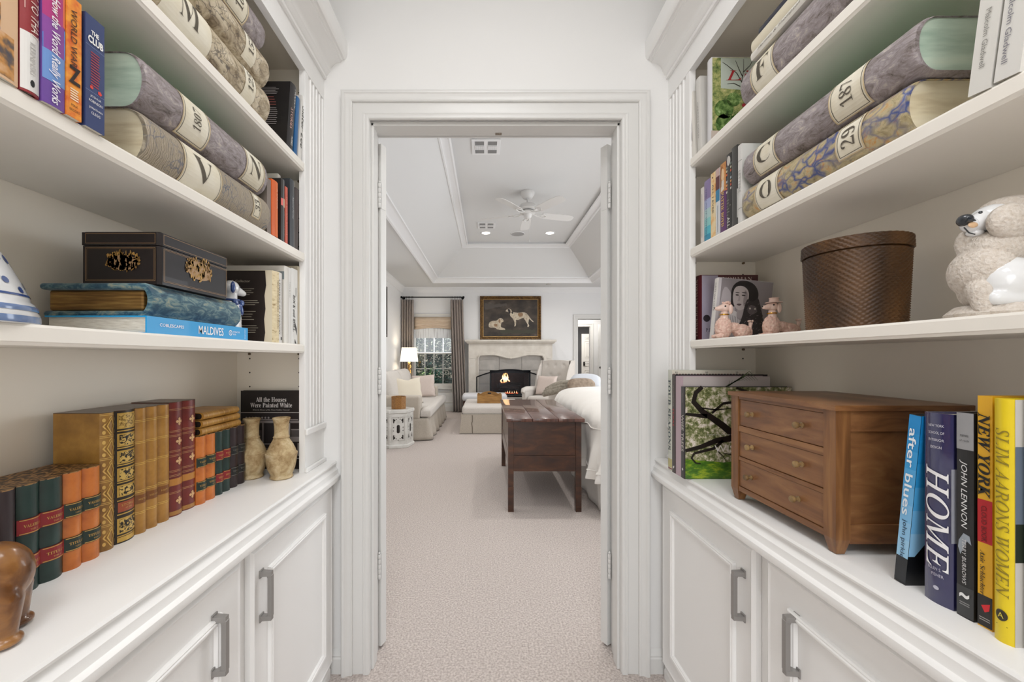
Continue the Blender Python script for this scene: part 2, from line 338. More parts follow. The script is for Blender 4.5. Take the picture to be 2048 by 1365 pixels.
# ---------------------------------------------------------------- base cabinets with continuous worktop moulding
def base(sg, XE, Xd, zc, side):
    s = 1 if sg < 0 else -1
    B = LB if sg < 0 else RB
    def q(a): return XE-s*a                # a = depth back from the worktop edge
    r = thing('worktop', 'white worktop with stepped moulded edge on the %s base cabinets' % side, 'worktop', (q(.15), .3, zc-.04))
    k = (-1 if sg < 0 else 1)
    pf = [(.03, zc-.072), (-.008, zc-.072), (-.0125, zc-.068), (-.0145, zc-.060), (-.0135, zc-.052), (-.009, zc-.0475), (-.006, zc-.0455), (-.005, zc-.043), (-.0035, zc-.030), (.004, zc-.022), (.0075, zc-.014), (.005, zc-.0125), (.001, zc-.0105), (0, zc-.006), (.003, zc-.001), (.007, zc), (abs(B-XE), zc), (abs(B-XE), zc-.02), (.03, zc-.02)]
    MB().prism([(q(a), z) for a, z in pf], 'y', YN, WY-.001).build('slab', CAB, r, smooth=True, ang=30)
    zt = zc-.085; zb = .055; fr = abs(Xd-XE)+.02
    c = thing('base_cabinet', 'white base cabinet with panelled doors and pewter pulls, %s of the doorway' % side, 'cabinet', (q(.15), .3, 0))
    def bx(m, a0, a1, *r_): m.box(min(q(a0), q(a1)), max(q(a0), q(a1)), *r_); return m
    bx(MB(), fr, abs(B-XE), YN, WY-.001, 0, zc-.073).build('carcass', CAB, c)
    pf = [(0, 0), (-.012, 0), (-.012, .030), (-.009, .036), (-.009, .046), (-.004, .050), (0, .052)]
    MB().prism([(q(fr+a), z) for a, z in pf], 'y', YN, WY-.03).build('plinth', CAB, c)
    f = abs(Xd-XE)
    for (ya, yb, hy) in ((.962+.004, WY-.027, 1.008), (.4150, .9255, .833), (-.09, .41, .33-.25), (-.60, -.095, -.5)):
        d = MB()
        def ring(inset, dep): return [(q(f-dep), ya+inset, zb+inset), (q(f-dep), yb-inset, zb+inset), (q(f-dep), yb-inset, zt-inset), (q(f-dep), ya+inset, zt-inset)]
        R = [ring(0, -.0195), ring(0, -.006), ring(.003, -.0035), ring(.005, -.0015), ring(.009, 0), ring(.012, -.0015), ring(.016, -.003), ring(.050, -.003)]
        d.rows(R, closed=True); R2 = ring(.050, -.003); d.poly(R2); dr = d.build('door', CAB, c, smooth=True, ang=25)
        mo = MB()
        R = [ring(.072+u, v) for u, v in ((0, -.003), (.001, .004), (.004, .0065), (.007, .0055), (.0095, .0075), (.013, .0070), (.0155, .0045), (.018, .004), (.021, -.003))]
        mo.rows(R, closed=True); mo.build('panel_moulding', CAB, dr, smooth=True, ang=30)
        h = MB(); z0, z1 = (.522, .633); wv = .0065
        pr = .029; g = f+.003
        def hx(a): return q(g-a)
        for zz in (z0, z1): h.box(min(hx(0), hx(.003)), max(hx(0), hx(.003)), hy-.009, hy+.009, zz-.010, zz+.010, .0008); 
        for a0, a1, zA, zB in ((0, pr-.001, z0-.0055, z0+.0055), (0, pr-.001, z1-.0055, z1+.0055)):
            h.prism([(hx(a0), hy-.0085), (hx(a1), hy-.0055), (hx(a1), hy+.0055), (hx(a0), hy+.0085)], 'z', zA, zB)
        h.prism([(hx(pr-.012), z0-.0055), (hx(pr), z0+.004), (hx(pr), z1-.004), (hx(pr-.012), z1+.0055), (hx(pr-.012), z1-.006), (hx(pr-.010), z1-.010), (hx(pr-.010), z0+.010), (hx(pr-.012), z0+.006)], 'y', hy-.0055, hy+.0055)
        h.build('handle', PEWTER, dr)
    return c
base(-1, -.5606, -.565, .79, 'left')
base(1, .6300, .645, .80, 'right')
# baseboard stubs beside the casing
bp = [(0, 0), (-.014, 0), (-.014, .055), (-.011, .060), (-.012, .066), (-.008, .074), (-.004, .080), (0, .086)]
MBs = MB().prism([(WY+a, z) for a, z in bp], 'x', .607, .664); struct('baseboard_right', MBs, TRIM)
MBs = MB().prism([(WY+a, z) for a, z in bp], 'x', -.584, -.54); struct('baseboard_left', MBs, TRIM)

# ---------------------------------------------------------------- bedroom shell
BY = 8.89; BXL = -1.88; BXR = 3.75; CZ = 2.74
WX0, WX1, WZ0, WZ1 = -1.66, -.69, .52, 2.08      # window opening
HX0, HX1, HZ = 2.03, 2.95, 2.045                 # doorway to the hall
m = MB(); y0, y1 = BY, BY+.12
m.box(BXL, WX0, y0, y1, 0, CZ+.7); m.box(WX0, WX1, y0, y1, 0, WZ0); m.box(WX0, WX1, y0, y1, WZ1, CZ+.7); m.box(WX1, .068, y0, y1, 0, CZ+.7); m.box(.96, HX0, y0, y1, 0, CZ+.7); m.box(.068, .96, y0, y1, 0, .38); m.box(.068, .96, y0, y1, .92, CZ+.7); m.box(HX0, HX1, y0, y1, HZ, CZ+.7); m.box(HX1, BXR, y0, y1, 0, CZ+.7)
struct('wall_far', m, BWALL)
struct('wall_bedroom_left', MB().box(BXL-.1, BXL, 1.6, BY, 0, CZ+.7), BWALL)
m = MB(); X = BXR
m.box(X, X+.1, 1.6, 2.4, 0, CZ+.7); m.box(X, X+.1, 6.8, BY, 0, CZ+.7); m.box(X, X+.1, 2.4, 6.8, 0, .5); m.box(X, X+.1, 2.4, 6.8, 2.4, CZ+.7)
struct('wall_bedroom_right', m, BWALL)
m = MB(); m.box(BXL, -1.0, 1.6, 1.61, 0, CZ+.7); m.box(1.1, BXR, 1.6, 1.61, 0, CZ+.7); m.box(-1.0, 1.1, 1.6, 1.61, 2.8, CZ+.7)
m.box(-1.0, DX0-.02, 1.6, 1.605, 0, 2.8); m.box(DX1+.02, 1.1, 1.6, 1.605, 0, 2.8); m.box(DX0-.02, DX1+.02, 1.6, 1.605, DZ+.02, 2.8)
struct('wall_bedroom_near', m, BWALL)
TX0, TX1, TY0, TY1, TR = -1.10, 2.18, 2.56, 8.24, .64
m = MB(); m.box(BXL, TX0, 1.6, BY, CZ, CZ+.05); m.box(TX1, BXR, 1.6, BY, CZ, CZ+.05); m.box(TX0, TX1, 1.6, TY0, CZ, CZ+.05); m.box(TX0, TX1, TY1, BY, CZ, CZ+.05)
TL, TG = 1.13, 1.03
def tr(t): return [(TX0+t*TL, TY0+t, CZ+t), (TX1-t*TG, TY0+t, CZ+t), (TX1-t*TG, TY1-t, CZ+t), (TX0+t*TL, TY1-t, CZ+t)]
m.rows([tr(0), tr(TR)], closed=True); m.poly(tr(TR))
struct('ceiling', m, CEIL)
# mouldings of the tray: profile given as (t along the slope, n off the slope)
def trp(t, n): return [(TX0+t*TL+n*.7, TY0+t+n*.7, CZ+t-n*.7), (TX1-t*TG-n*.7, TY0+t+n*.7, CZ+t-n*.7), (TX1-t*TG-n*.7, TY1-t-n*.7, CZ+t-n*.7), (TX0+t*TL+n*.7, TY1-t-n*.7, CZ+t-n*.7)]
CTR = mat('#ececec', .5, key='ceiling_trim')
m = MB(); m.rows([trp(t, n) for t, n in ((-.012, -.003), (-.012, .012), (.0, .018), (.012, .012), (.02, .010), (.06, .010), (.072, .013), (.082, .02), (.09, .014), (.094, 0))], closed=True)
struct('trim_tray_lower', m, CTR, smooth=True, ang=30)
m = MB(); m.rows([trp(t, n) for t, n in ((.555, 0), (.556, .012), (.566, .018), (.574, .012), (.60, .018), (.615, .03), (.62, .045), (.632, .05), (.638, .03), (.64, .0))], closed=True)
struct('trim_tray_upper', m, CTR, smooth=True, ang=30)
crown = [(0, CZ-.115), (.012, CZ-.115), (.014, CZ-.104), (.020, CZ-.098), (.03, CZ-.075), (.055, CZ-.04), (.075, CZ-.025), (.078, CZ-.015), (.09, CZ-.012), (.092, CZ), (0, CZ)]
struct('trim_crown_far', MB().prism([(BY-a, z) for a, z in crown], 'x', BXL, BXR), CTR, smooth=True, ang=30)
struct('trim_crown_left', MB().prism([(BXL+a, z) for a, z in crown], 'y', 1.62, BY), CTR, smooth=True, ang=30)
bb = [(0, 0), (.016, 0), (.016, .10), (.012, .11), (.012, .12), (.006, .135), (0, .14)]
m = MB(); m.prism([(BY-a, z) for a, z in bb], 'x', BXL, HX0-.1); m.prism([(BY-a, z) for a, z in bb], 'x', HX1+.1, BXR)
struct('baseboard_far', m, TRIM); struct('baseboard_bedroom_left', MB().prism([(BXL+a, z) for a, z in bb], 'y', 1.62, BY), TRIM)
casing('trim_hall_door', prof, HX0, HX1, HZ, BY)
m = MB(); m.box(HX0-.015, HX0, BY, BY+.12, 0, HZ+.015); m.box(HX1, HX1+.015, BY, BY+.12, 0, HZ+.015); m.box(HX0, HX1, BY, BY+.12, HZ, HZ+.015); struct('trim_hall_jamb', m, TRIM)
# hall and bath beyond
struct('floor_hall', MB().box(1.4, 5.2, BY+.0, 14.2, -.05, -.001), CARPET)
GREY = mat('#8d8e91', .8)
m = MB(); m.box(1.4, 1.9, 10.3, 10.4, 0, 2.6); m.box(2.665, 5.2, 10.3, 10.4, 0, 2.6); m.box(1.9, 2.665, 10.3, 10.4, 1.99, 2.6); struct('wall_hall', m, BWALL)
m = MB(); m.box(1.3, 1.4, 9.01, 10.3, 0, 2.6); m.box(3.6, 3.7, 9.01, 10.3, 0, 2.6); struct('wall_hall_sides', m, BWALL)
struct('ceiling_hall', MB().box(1.3, 5.2, 9.01, 14.2, 2.6, 2.7), CEIL)
m = MB(); m.box(1.4, 5.2, 14.1, 14.2, 0, 2.6); m.box(1.3, 1.4, 10.4, 14.2, 0, 2.6); m.box(5.1, 5.2, 10.4, 14.2, 0, 2.6); m.box(1.4,1.9,10.401,10.41,0,2.6); struct('wall_bath', m, GREY)
casing('trim_bath_door', [(u*.8, v) for u, v in prof], 1.9, 2.665, 1.99, 10.3)
def panel_door(name, x0, x1, y, z1, knob_x, mt, dark=True, th=.035):
    r = sthing(name, ((x0+x1)/2, y, 0)); m = MB(); m.box(x0, x1, y, y+th, .01, z1)
    zz = [(.2, .78), (.92, 1.08), (1.2, 1.72), (1.8, z1-.1)]
    for a, b in zz:
        for c, d in ((x0+.1, (x0+x1)/2-.05), ((x0+x1)/2+.05, x1-.1)):
            R = [[(c+u, y-v, a+u), (d-u, y-v, a+u), (d-u, y-v, b-u), (c+u, y-v, b-u)] for u, v in ((0, .0), (.006, -.012), (.02, -.012), (.05, -.002))]
            m.rows([[tuple(p) for p in r_] for r_ in [[(p[0], p[1]-.013, p[2]) for p in q_] for q_ in R]], closed=True)
    m.build('leaf', mt, r)
    k = MB(); k.box(knob_x-.03, knob_x+.03, y-.024, y, .93, 1.06, .004); k.lathe([(.012, 0), (.012, .02), (.028, .03), (.03, .045), (.02, .055)], (0, 0, 0), 16, M=Matrix.Translation((knob_x, y-.01, 1.0)) @ Matrix.Rotation(PI/2, 4, 'X')); k.build('door_knob', DARK, r, smooth=True)
    return r
panel_door('door_3', 3.09, 3.85, 13.0, 1.965, 3.17, mat('#dcdad5', .5))
r = sthing('door_4', (2.9, 9.75, 0)); MB().box(2.735, 3.5, 9.75, 9.785, .01, 2.0).build('leaf', TRIM, r)
k = MB(); k.lathe([(.025, 0), (.025, .006), (.01, .012), (.01, .03), (.026, .04), (.028, .052), (.018, .064)], (0, 0, 0), 16, M=Matrix.Translation((2.775, 9.75, .95)) @ Matrix.Rotation(PI/2, 4, 'X')); k.build('door_knob', DARK, r, smooth=True)
# window
r = sthing('window_1', ((WX0+WX1)/2, BY, WZ0)); yy = BY+.03
m = MB(); fw = .045
m.box(WX0, WX0+fw, yy, yy+.07, WZ0, WZ1); m.box(WX1-fw, WX1, yy, yy+.07, WZ0, WZ1); m.box(WX0, WX1, yy, yy+.07, WZ1-fw, WZ1); m.box(WX0, WX1, yy, yy+.07, WZ0, WZ0+.055)
m.build('window_frame', TRIM, r)
gx0, gx1 = WX0+.05, WX1-.05
for nm, z0, z1, y in (('lower_sash', WZ0+.055, 1.3, yy+.01), ('upper_sash', 1.275, WZ1-fw, yy+.04)):
    m = MB(); st = .03; m.box(gx0-.005, gx0+st, y, y+.03, z0, z1); m.box(gx1-st, gx1+.005, y, y+.03, z0, z1); m.box(gx0, gx1, y, y+.03, z0, z0+.035); m.box(gx0, gx1, y, y+.03, z1-.03, z1)
    a, b, c, d = gx0+st, gx1-st, z0+.035, z1-.03
    for k in range(1, 4): x = a+(b-a)*k/4; m.box(x-.009, x+.009, y+.005, y+.025, c, d)
    z = (c+d)/2; m.box(a, b, y+.005, y+.025, z-.009, z+.009)
    o = m.build(nm, TRIM, r); MB().box(a, b, y+.013, y+.017, c, d).build('glass', mat('#ffffff', .02, trans=1, key='window_glass'), o)
casing('trim_window', [(u*.8, v) for u, v in prof], WX0, WX1, WZ1, BY)
struct('trim_window_sill', MB().box(WX0-.1, WX1+.1, BY-.06, BY+.03, WZ0-.03, WZ0, .006), TRIM)
m = MB(); m.rows([[(WX0-.02+u, BY-v, .18+u), (WX1+.02-u, BY-v, .18+u), (WX1+.02-u, BY-v, .44-u), (WX0-.02+u, BY-v, .44-u)] for u, v in ((0, 0), (.004, .012), (.02, .012), (.026, 0))], closed=True); struct('trim_window_apron', m, TRIM)
struct('ground_outside', MB().box(-14, 14, BY+.3, 30, -.4, -.3), mat('#3c4a2c', .95))
# ---------------------------------------------------------------- books
class Book:
    """Upright or lying book in its own frame: x = thickness, y = depth (spine at 0, facing -y), z = height."""
    def __init__(s, name, label, X, y0, y1, z, h, d, col, side=-1, hard=True, bulge=.0, group=None, lean=0, page='', roll=0, cat='book', flat=False, cm=None, tilt2=0, ins0=None):
        s.t = t = abs(y1-y0); s.h = h; s.d = d; s.b = bulge
        rz = PI/2 if side < 0 else -PI/2
        dz = t*math.sin(lean) if lean > 0 else 0
        s.r = thing(name, label, cat, (X, y0 if side < 0 else y1, z+dz), (0, 0, 0), group, local=True)
        s.r.rotation_euler = (tilt2, lean, rz)
        s.cov = cm or (mat(col, .42, coat=.15) if isinstance(col, str) else col)
        th = .0026 if hard else .0009; ins = .004 if hard else .0004; s.th = th
        if ins0 is not None: ins = ins0
        n = 8; out = [(0, d), (0, bulge)]+[(t*k/n, s.by(t*k/n)) for k in range(0, n+1)]+[(t, bulge), (t, d), (t-th, d)]
        out += [(t-th, bulge+th)]+[(th+(t-2*th)*(1-k/n), s.by(th+(t-2*th)*(1-k/n))+th) for k in range(0, n+1)]+[(th, bulge+th), (th, d)]
        cl = [out[0]]
        for p in out[1:]:
            if (Vector(p)-Vector(cl[-1])).length > 1e-6: cl.append(p)
        m = MB(); nn = len(cl); vs = [(p[0], p[1], 0) for p in cl]+[(p[0], p[1], h) for p in cl]
        m.add(vs, [(i, (i+1) % nn, nn+(i+1) % nn, nn+i) for i in range(nn)])
        half = n+5
        # caps as strips between the outer and inner outline
        for zz in (0, h):
            O = [(0, d), (0, bulge)]+[(t*k/n, s.by(t*k/n)) for k in range(n+1)]+[(t, bulge), (t, d)]
            I = [(th, d), (th, bulge+th)]+[(th+(t-2*th)*k/n, s.by(th+(t-2*th)*k/n)+th) for k in range(n+1)]+[(t-th, bulge+th), (t-th, d)]
            m.rows([[(p[0], p[1], zz) for p in O], [(p[0], p[1], zz) for p in I]])
        bmesh.ops.remove_doubles(m.bm, verts=m.bm.verts[:], dist=1e-6)
        s.cover = m.build('cover', s.cov, s.r, local=True, smooth=bulge > .0015, ang=32)
        p = MB(); I = [(th, d-ins), (th, bulge+th)]+[(th+(t-2*th)*k/n, s.by(th+(t-2*th)*k/n)+th) for k in range(n+1)]+[(t-th, bulge+th), (t-th, d-ins)]
        p.prism(I[0:1]+I[2:-2]+I[-1:], 'z', ins, h-ins)
        s.pages = p.build('page_block', PAGE if not page else (mat(page, .7) if isinstance(page, str) else page), s.r, local=True)
        s.m = MB(); s.mats = []
    def by(s, x): return s.b*(2*x/s.t-1)**2 if s.b else 0.0
    def use(s, c, **k):
        mm = c if not isinstance(c, str) else mat(c, k.get('rough', .45), k.get('metal', 0))
        if mm not in s.mats: s.mats.append(mm)
        s.m.mi = s.mats.index(mm); return s
    # frames: spine reading down / up / level, near faces
    def down(s, u, v, off): x = s.t/2+v; return (x, s.by(x)-off, s.h-u)
    def up(s, u, v, off): x = s.t/2-v; return (x, s.by(x)-off, u)
    def lev(s, u, v, off): x = s.t/2+u; return (x, s.by(x)-off, v)
    def front(s, u, v, off): return (s.t+off, u, v)
    def back(s, u, v, off): return (-off, s.d-u, v)
    def band(s, z0, z1, c, x0=0., x1=1., off=.0003, **k):
        s.use(c, **k); n = 8; e = 0.0
        s.m.rows([[(s.t*(x0+(x1-x0)*i/n), s.by(s.t*(x0+(x1-x0)*i/n))-off, z) for i in range(n+1)] for z in (z0, z1)]); return s
    def bands(s, L, c, wz=.0012, **k):
        for z in L: s.band(z, z+wz, c, **k)
        return s
    def txt(s, st, fr, u, v, w=None, h=None, c='#ffffff', shear=0, off=.0007, bold=0, face=None, **k):
        s.use(c, **k); s.m.text(st, getattr(s, fr), u, v, w, h, shear, off, bold, face, .005 if s.b and fr in ('down', 'up', 'lev') and (h or 1) > .008 else 0); return s
    def lines(s, fr, u0, u1, v0, v1, n, c, frac=.5, jit=0, off=.0006):
        """n rows of fine printed lines (blurb text too small to read)"""
        s.use(c); dv = (v1-v0)/n
        for i in range(n):
            a = v0+dv*i; e = u1-(u1-u0)*random.random()*jit; f = getattr(s, fr)
            s.m.add([f(u0, a, off), f(e, a, off), f(e, a+dv*frac, off), f(u0, a+dv*frac, off)], [(0, 1, 2, 3)])
        return s
    def shape(s, fr, pts, c, off=.0005, **k):
        s.use(c, **k); f = getattr(s, fr); s.m.poly([f(u, v, off) for u, v in pts]); return s
    def flush(s, name):
        s.m.build(name, s.mats, s.r, local=True, norm=False); s.m = MB(); s.mats = []
    def done(s, name='cover_print'):
        if s.mats: s.m.build(name, s.mats, s.r, local=True, norm=False)
        else: s.m.bm.free()
        return s.r
def circ(u, v, r, n=16, ry=None): return [(u+r*math.cos(2*PI*k/n), v+(ry or r)*math.sin(2*PI*k/n)) for k in range(n)]
# giant hollow "ledger" boxes shaped like old books, lying with the rounded spine to the corridor
def giant(label, X, y0, y1, z, T, D, mt, page, labels, side=-1, group=None, lid=None):
    L = y1-y0; rz = PI/2 if side < 0 else -PI/2
    r = thing('ledger_box', label, 'decorative book', (X, y0 if side < 0 else y1, z), (0, 0, rz), group, local=True)
    b = T*.46; n = 20
    def prof(inset, bb, tt):
        P = [(D-inset, -tt/2)]
        for k in range(n+1):
            a = -PI/2+PI*k/n
            P.append((inset+bb*(1-abs(math.cos(a))**.86), tt/2*math.sin(a)*(1 if abs(math.sin(a)) > .999 else 1)))
        P.append((D-inset, tt/2)); return P
    m = MB(); O = prof(0, b, T); I = prof(.0105, b*.8, T-.0035); I = [(max(y, .0105), z_) for y, z_ in I]
    rg = random.Random(int(z*1000)+int(T*999))
    xs = [0, .004, .012]+[L*k/24 for k in range(1, 24)]+[L-.012, L-.004, L]
    rows = []
    for i, x in enumerate(xs):
        e = .003 if i in (0, len(xs)-1) else (.001 if i in (1, len(xs)-2) else 0)
        rows.append([(x+(rg.uniform(-.0012, .0012) if e else 0), y+e+rg.uniform(-.0005, .0005), T/2+zz*(1-e*8)) for y, zz in O])
    m.rows(rows)
    for x, rr in ((0, rows[0]), (L, rows[-1])):
        m.rows([rr, [(x, y, T/2+zz) for y, zz in I]]); 
    m.rows([[(x, y, T/2+zz) for y, zz in I] for x in (0, L)])
    bmesh.ops.remove_doubles(m.bm, verts=m.bm.verts[:], dist=1e-5)
    m.build('cover', mt, r, local=True, smooth=True, ang=50)
    if lid: MB().box(.004, L-.004, b+.012, D-.004, T+.0002, T+.0014).build('bounce_lid', lid, r, local=True)  # added green sheet, hidden from view, tints light bounced onto the shelf above
    p = MB(); p.prism([(y+.0, T/2+zz*.995) for y, zz in I], 'x', .003, L-.003); p.build('page_block', page, r, local=True, smooth=True, ang=40)
    def P(x, th, off):                 # th: angle on the spine
        y = b*(1-abs(math.cos(th))**.86) if abs(th) < PI/2 else b
        return (x, y-off*math.cos(th)-.0002, T/2+(T/2+off)*math.sin(th))
    for xa, xb, st, hh, wd, rot, ta, tb, shp in labels:
        q = MB(); k = 14
        def patch(xa, xb, ta, tb, off, mi, cut=0):
            q.mi = mi; R = []
            for i in range(k+1):
                th = ta+(tb-ta)*i/k; R.append([P(x_, th, off) for x_ in (xa, xa+(xb-xa)*.25, (xa+xb)/2, xb-(xb-xa)*.25, xb)])
            q.rows(R)
        def outline(i0, wdt, off, mi):
            a, c = xa+i0, xb-i0; t0, t1 = ta+i0/(T/2), tb-i0/(T/2)
            patch(a, a+wdt, t0, t1, off, mi); patch(c-wdt, c, t0, t1, off, mi)
            patch(a, c, t0, t0+wdt/(T/2), off, mi); patch(a, c, t1-wdt/(T/2), t1, off, mi)
        patch(xa, xb, ta, tb, .0009, 0)
        if shp: outline(0, .0022, .0013, 2); outline(.0048, .0012, .0014, 1)
        q.mi = 1; xc = (xa+xb)/2; tc = (ta+tb)/2
        if rot == 'up':                 # reads upwards, letter tops away from the reader's right
            f = lambda u, v, off: P(xc-v, tc+u/(T*.55), off+.0008)
        elif rot == 'down': f = lambda u, v, off: P(xc+v, tc-u/(T*.55), off+.0008)
        else: f = lambda u, v, off: P(xc+u, tc+v/(T*.55), off+.0008)
        q.text(st, f, 0, 0, wd, hh, off=.0012, face='b', bold=-.012, fine=.005)
        q.build('paper_label', [LABEL, mat('#5a5348', .8), mat('#cdb893', .8)], r, local=True, norm=False)
    return r
LABEL = noisy('aged_label_paper', [(.3, '#d9cfb6'), (.6, '#e9e3d2')], scale=14, rough=.8, bump=.05)
MAUVE = noisy('marbled_mauve_paper', [(.32, '#4f4641'), (.43, '#857b79'), (.56, '#a0979a'), (.68, '#c9bfb2')], scale=24, rgh=.78, stretch=(1, 1.2, 2.2), dist=1.2, rough=.55, bump=.35, bdist=.003, mixv=.25, vscale=46, vcol='#4a403c', vthr=.05)
OCHRE = noisy('marbled_ochre_paper', [(.32, '#6b5a41'), (.45, '#a5957a'), (.56, '#c2b49a'), (.7, '#d6cab4')], scale=20, rgh=.68, stretch=(1, 1.4, 1.4), dist=1.6, rough=.55, bump=.3, bdist=.003, mixv=.85, vscale=36, vcol='#3a3130', vthr=.05)
COMB = noisy('combed_marbled_paper', [(.1, '#857a68'), (.35, '#ab9f8a'), (.6, '#beb29c'), (.85, '#94887a')], scale=34, tex='WAVE', dist=5, detail=3, stretch=(1.6, 1, 1), rough=.55, bump=.12, bdist=.002, mixv=.9, vscale=36, vcol='#46556f', vthr=.07)
GREENP = noisy('green_painted_pages', [(.3, '#9db5a4'), (.55, '#c3d6c4'), (.75, '#d3decb')], scale=6, stretch=(1, 1, 6), rough=.6, bump=.15)
CREAMP = noisy('cream_painted_pages', [(.3, '#c9b793'), (.5, '#e6dabb'), (.75, '#efe6cd')], scale=6, stretch=(1, 1, 6), rough=.6, bump=.15)
def lby(px, X): return F*X/(px-VX)
L1, L2, L3, LC = 1.832, 1.528, 1.221, .79
# -- top shelf, left: three stacked ledgers, then books at the far end
A1, A2 = math.radians(-62), math.radians(62)
G = 'stacked ledger boxes on the top left shelf'
giant('ochre marbled book-shaped box, lowest of three on the top left shelf', -.612, .70, 1.135, L1, .108, .24, OCHRE, CREAMP, [(.315, .36, '125', .022, .05, 'up', math.radians(-50), A2, 0), (.06, .19, 'M', .055, .055, 'lev', math.radians(-50), A2, 0)], group=G)
giant('pale ochre marbled book-shaped box, middle one of three on the top left shelf', -.617, .71, 1.142, L1+.109, .098, .235, OCHRE, CREAMP, [(.315, .36, '152', .022, .05, 'up', math.radians(-50), A2, 0)], group=G)
giant('mauve grey book-shaped box on top of the two ochre ones, top left shelf', -.622, .70, 1.130, L1+.208, .086, .23, MAUVE, GREENP, [(.27, .345, '184', .03, .05, 'up', A1, A2, 1)], group=G)
b = Book('book', 'black book with rows of tiny back-cover text, top left shelf', -.618, 1.246, 1.284, L1, .222, .165, '#1b1718', lean=.12, bulge=.006)
b.lines('back', .01, .115, .02, .06, 5, '#8a7d78', .35, .2).lines('back', .01, .125, .075, .135, 9, '#a39c9c', .3, .05).lines('back', .01, .12, .14, .175, 4, '#8d4f48', .3, .1).lines('back', .01, .125, .178, .205, 5, '#a39c9c', .3, .1)
b.band(0, .222, '#2c2a2b').txt('MODSOV', 'down', .045, .006, .065, .014, '#e8e5df', off=.0010).txt('STORIES', 'down', .12, -.008, .07, .009, '#c8a49c', off=.001).txt('HOBBES', 'down', .192, 0, .03, .01, '#e8e5df', off=.001).done()
Book('book', 'blue glossy hardback leaning beside the black text book, top left shelf', -.618, 1.288, 1.310, L1+.001, .20, .16, '#1f5d92', lean=.10, bulge=.003).done()
b = Book('book', 'white book with slanted black script at the far end of the top left shelf', -.616, 1.314, 1.336, L1, .225, .16, '#d9d6d1', lean=.12, bulge=.003); b.txt('Slater Lee', 'down', .11, 0, .15, .014, '#2a2826', off=.001, shear=.3).done()
Book('book', 'narrow red book standing behind the leaning blue one, top left shelf', -.65, 1.345, 1.360, L1, .225, .15, '#8f1f22', lean=.08).done()
# -- second shelf, left: upright paperbacks, two ledgers, far books
G = 'upright books beside the ledgers on the second left shelf'
b = Book('book', 'peach book with a painted figure and script, first at the left edge, second left shelf', -.607, .452, .5215, L2, .215, .14, '#e3bd97', hard=False, bulge=.004, group=G)
b.use('#e3bd97'); PNT = noisy('painted_cover_patch', [(.3, '#33405a'), (.42, '#6d5a4c'), (.52, '#c98f4c'), (.64, '#dfb184'), (.78, '#7a7aa6')], scale=45, rough=.45, bump=0, detail=3)
b.use(PNT); b.m.rows([[(x, b.by(x)-.0004, z) for x in (.002, .02, .035, .05, .064)] for z in (.004, .02, .04, .058)]); b.m.rows([[(x, b.by(x)-.0004, z) for x in (.002, .02, .035, .048)] for z in (.058, .075, .092)])
b.txt('Shima', 'down', .09, -.008, .07, .02, '#3a2c26', shear=.4, off=.001).txt('Fire', 'down', .085, .018, .05, .014, '#3a2c26', shear=.4, off=.001).done()
b = Book('book', 'dark red and white jacketed hardback with white title, second left shelf', -.607, .5235, .546, L2, .215, .14, '#8e2b30', bulge=.004, group=G)
b.band(.003, .080, '#dedcd8').txt('BACK TO THAT', 'down', .098, .003, .085, .0105, '#e9d9cf', shear=.2, off=.001).lines('down', .03, .105, -.008, -.0065, 1, '#dcb7ae', .5).txt('KERNINSKI', 'down', .168, 0, .042, .007, '#b9b5b1', off=.001).shape('lev', circ(0, .014, .0028, 8, .005), '#222222').done()
b = Book('book', 'pink, blue and purple paperback with slanted white title, second left shelf', -.606, .547, .5765, L2, .212, .14, '#6d4a9a', hard=False, bulge=.002, group=G)
for z0, z1, c0 in ((.17, .212, '#c9357c'), (.12, .17, '#b23a7c'), (.075, .12, '#8a4a9c'), (.033, .075, '#6f95cf')): b.band(z0, z1, c0)
b.shape('lev', [(.0, .212), (.0147, .212), (.0147, .12), (.0, .135)], '#e0744a', off=.0006).shape('lev', [(-.0147, .095), (.0147, .118), (.0147, .075), (-.0147, .075)], '#5d8fd6', off=.0006)
b.txt('How the World Really Works', 'down', .1335, -.001, .150, .0145, '#f2eef4', shear=.3, off=.0012, bold=.012).done()
b = Book('book', 'mottled orange paperback with black block lettering, second left shelf', -.606, .5775, .5985, L2, .176, .12, noisy('orange_cover', [(.35, '#d8622a'), (.6, '#f0a03c')], scale=60, rough=.45, bump=0), hard=False, group=G)
b.txt('WORLD WAR', 'down', .06, -.001, .085, .009, '#53301b', off=.001, bold=.01).txt('Z', 'lev', 0, .062, .017, .026, '#2a1d18', off=.001, bold=.03).lines('lev', -.006, .006, .026, .044, 5, '#f5e4c8', .5, .2).txt('MAX', 'lev', 0, .018, .009, .0035, '#4a2a18').txt('BROOKS', 'lev', 0, .011, .014, .0035, '#4a2a18').done()
b = Book('book', 'navy paperback with bold white title and red figures, second left shelf', -.606, .6045, .6345, L2, .172, .125, '#34426f', hard=False, group=G)
b.txt('THE', 'lev', -.001, .147, .012, .007, '#f3f2ef', off=.001, bold=.03).txt('CLUB', 'lev', 0, .1355, .024, .0115, '#f3f2ef', off=.001, bold=.04).bands([.125, .056], '#7d8bb0', .0006)
b.lines('lev', -.0075, .0075, .066, .12, 13, '#a03a48', .45, .25).txt('JOSHUA', 'lev', 0, .049, .017, .004, '#f3f2ef', off=.001).txt('ROBINSON', 'lev', 0, .042, .021, .004, '#f3f2ef', off=.001).txt('JONATHAN', 'lev', 0, .031, .021, .004, '#f3f2ef', off=.001).txt('CLEGG', 'lev', 0, .024, .014, .004, '#f3f2ef', off=.001)
b.shape('lev', circ(-.006, .063, .003, 5), '#d8463c').shape('lev', circ(.007, .061, .0035, 5), '#d8463c').done()
G = 'stacked ledger boxes on the second left shelf'
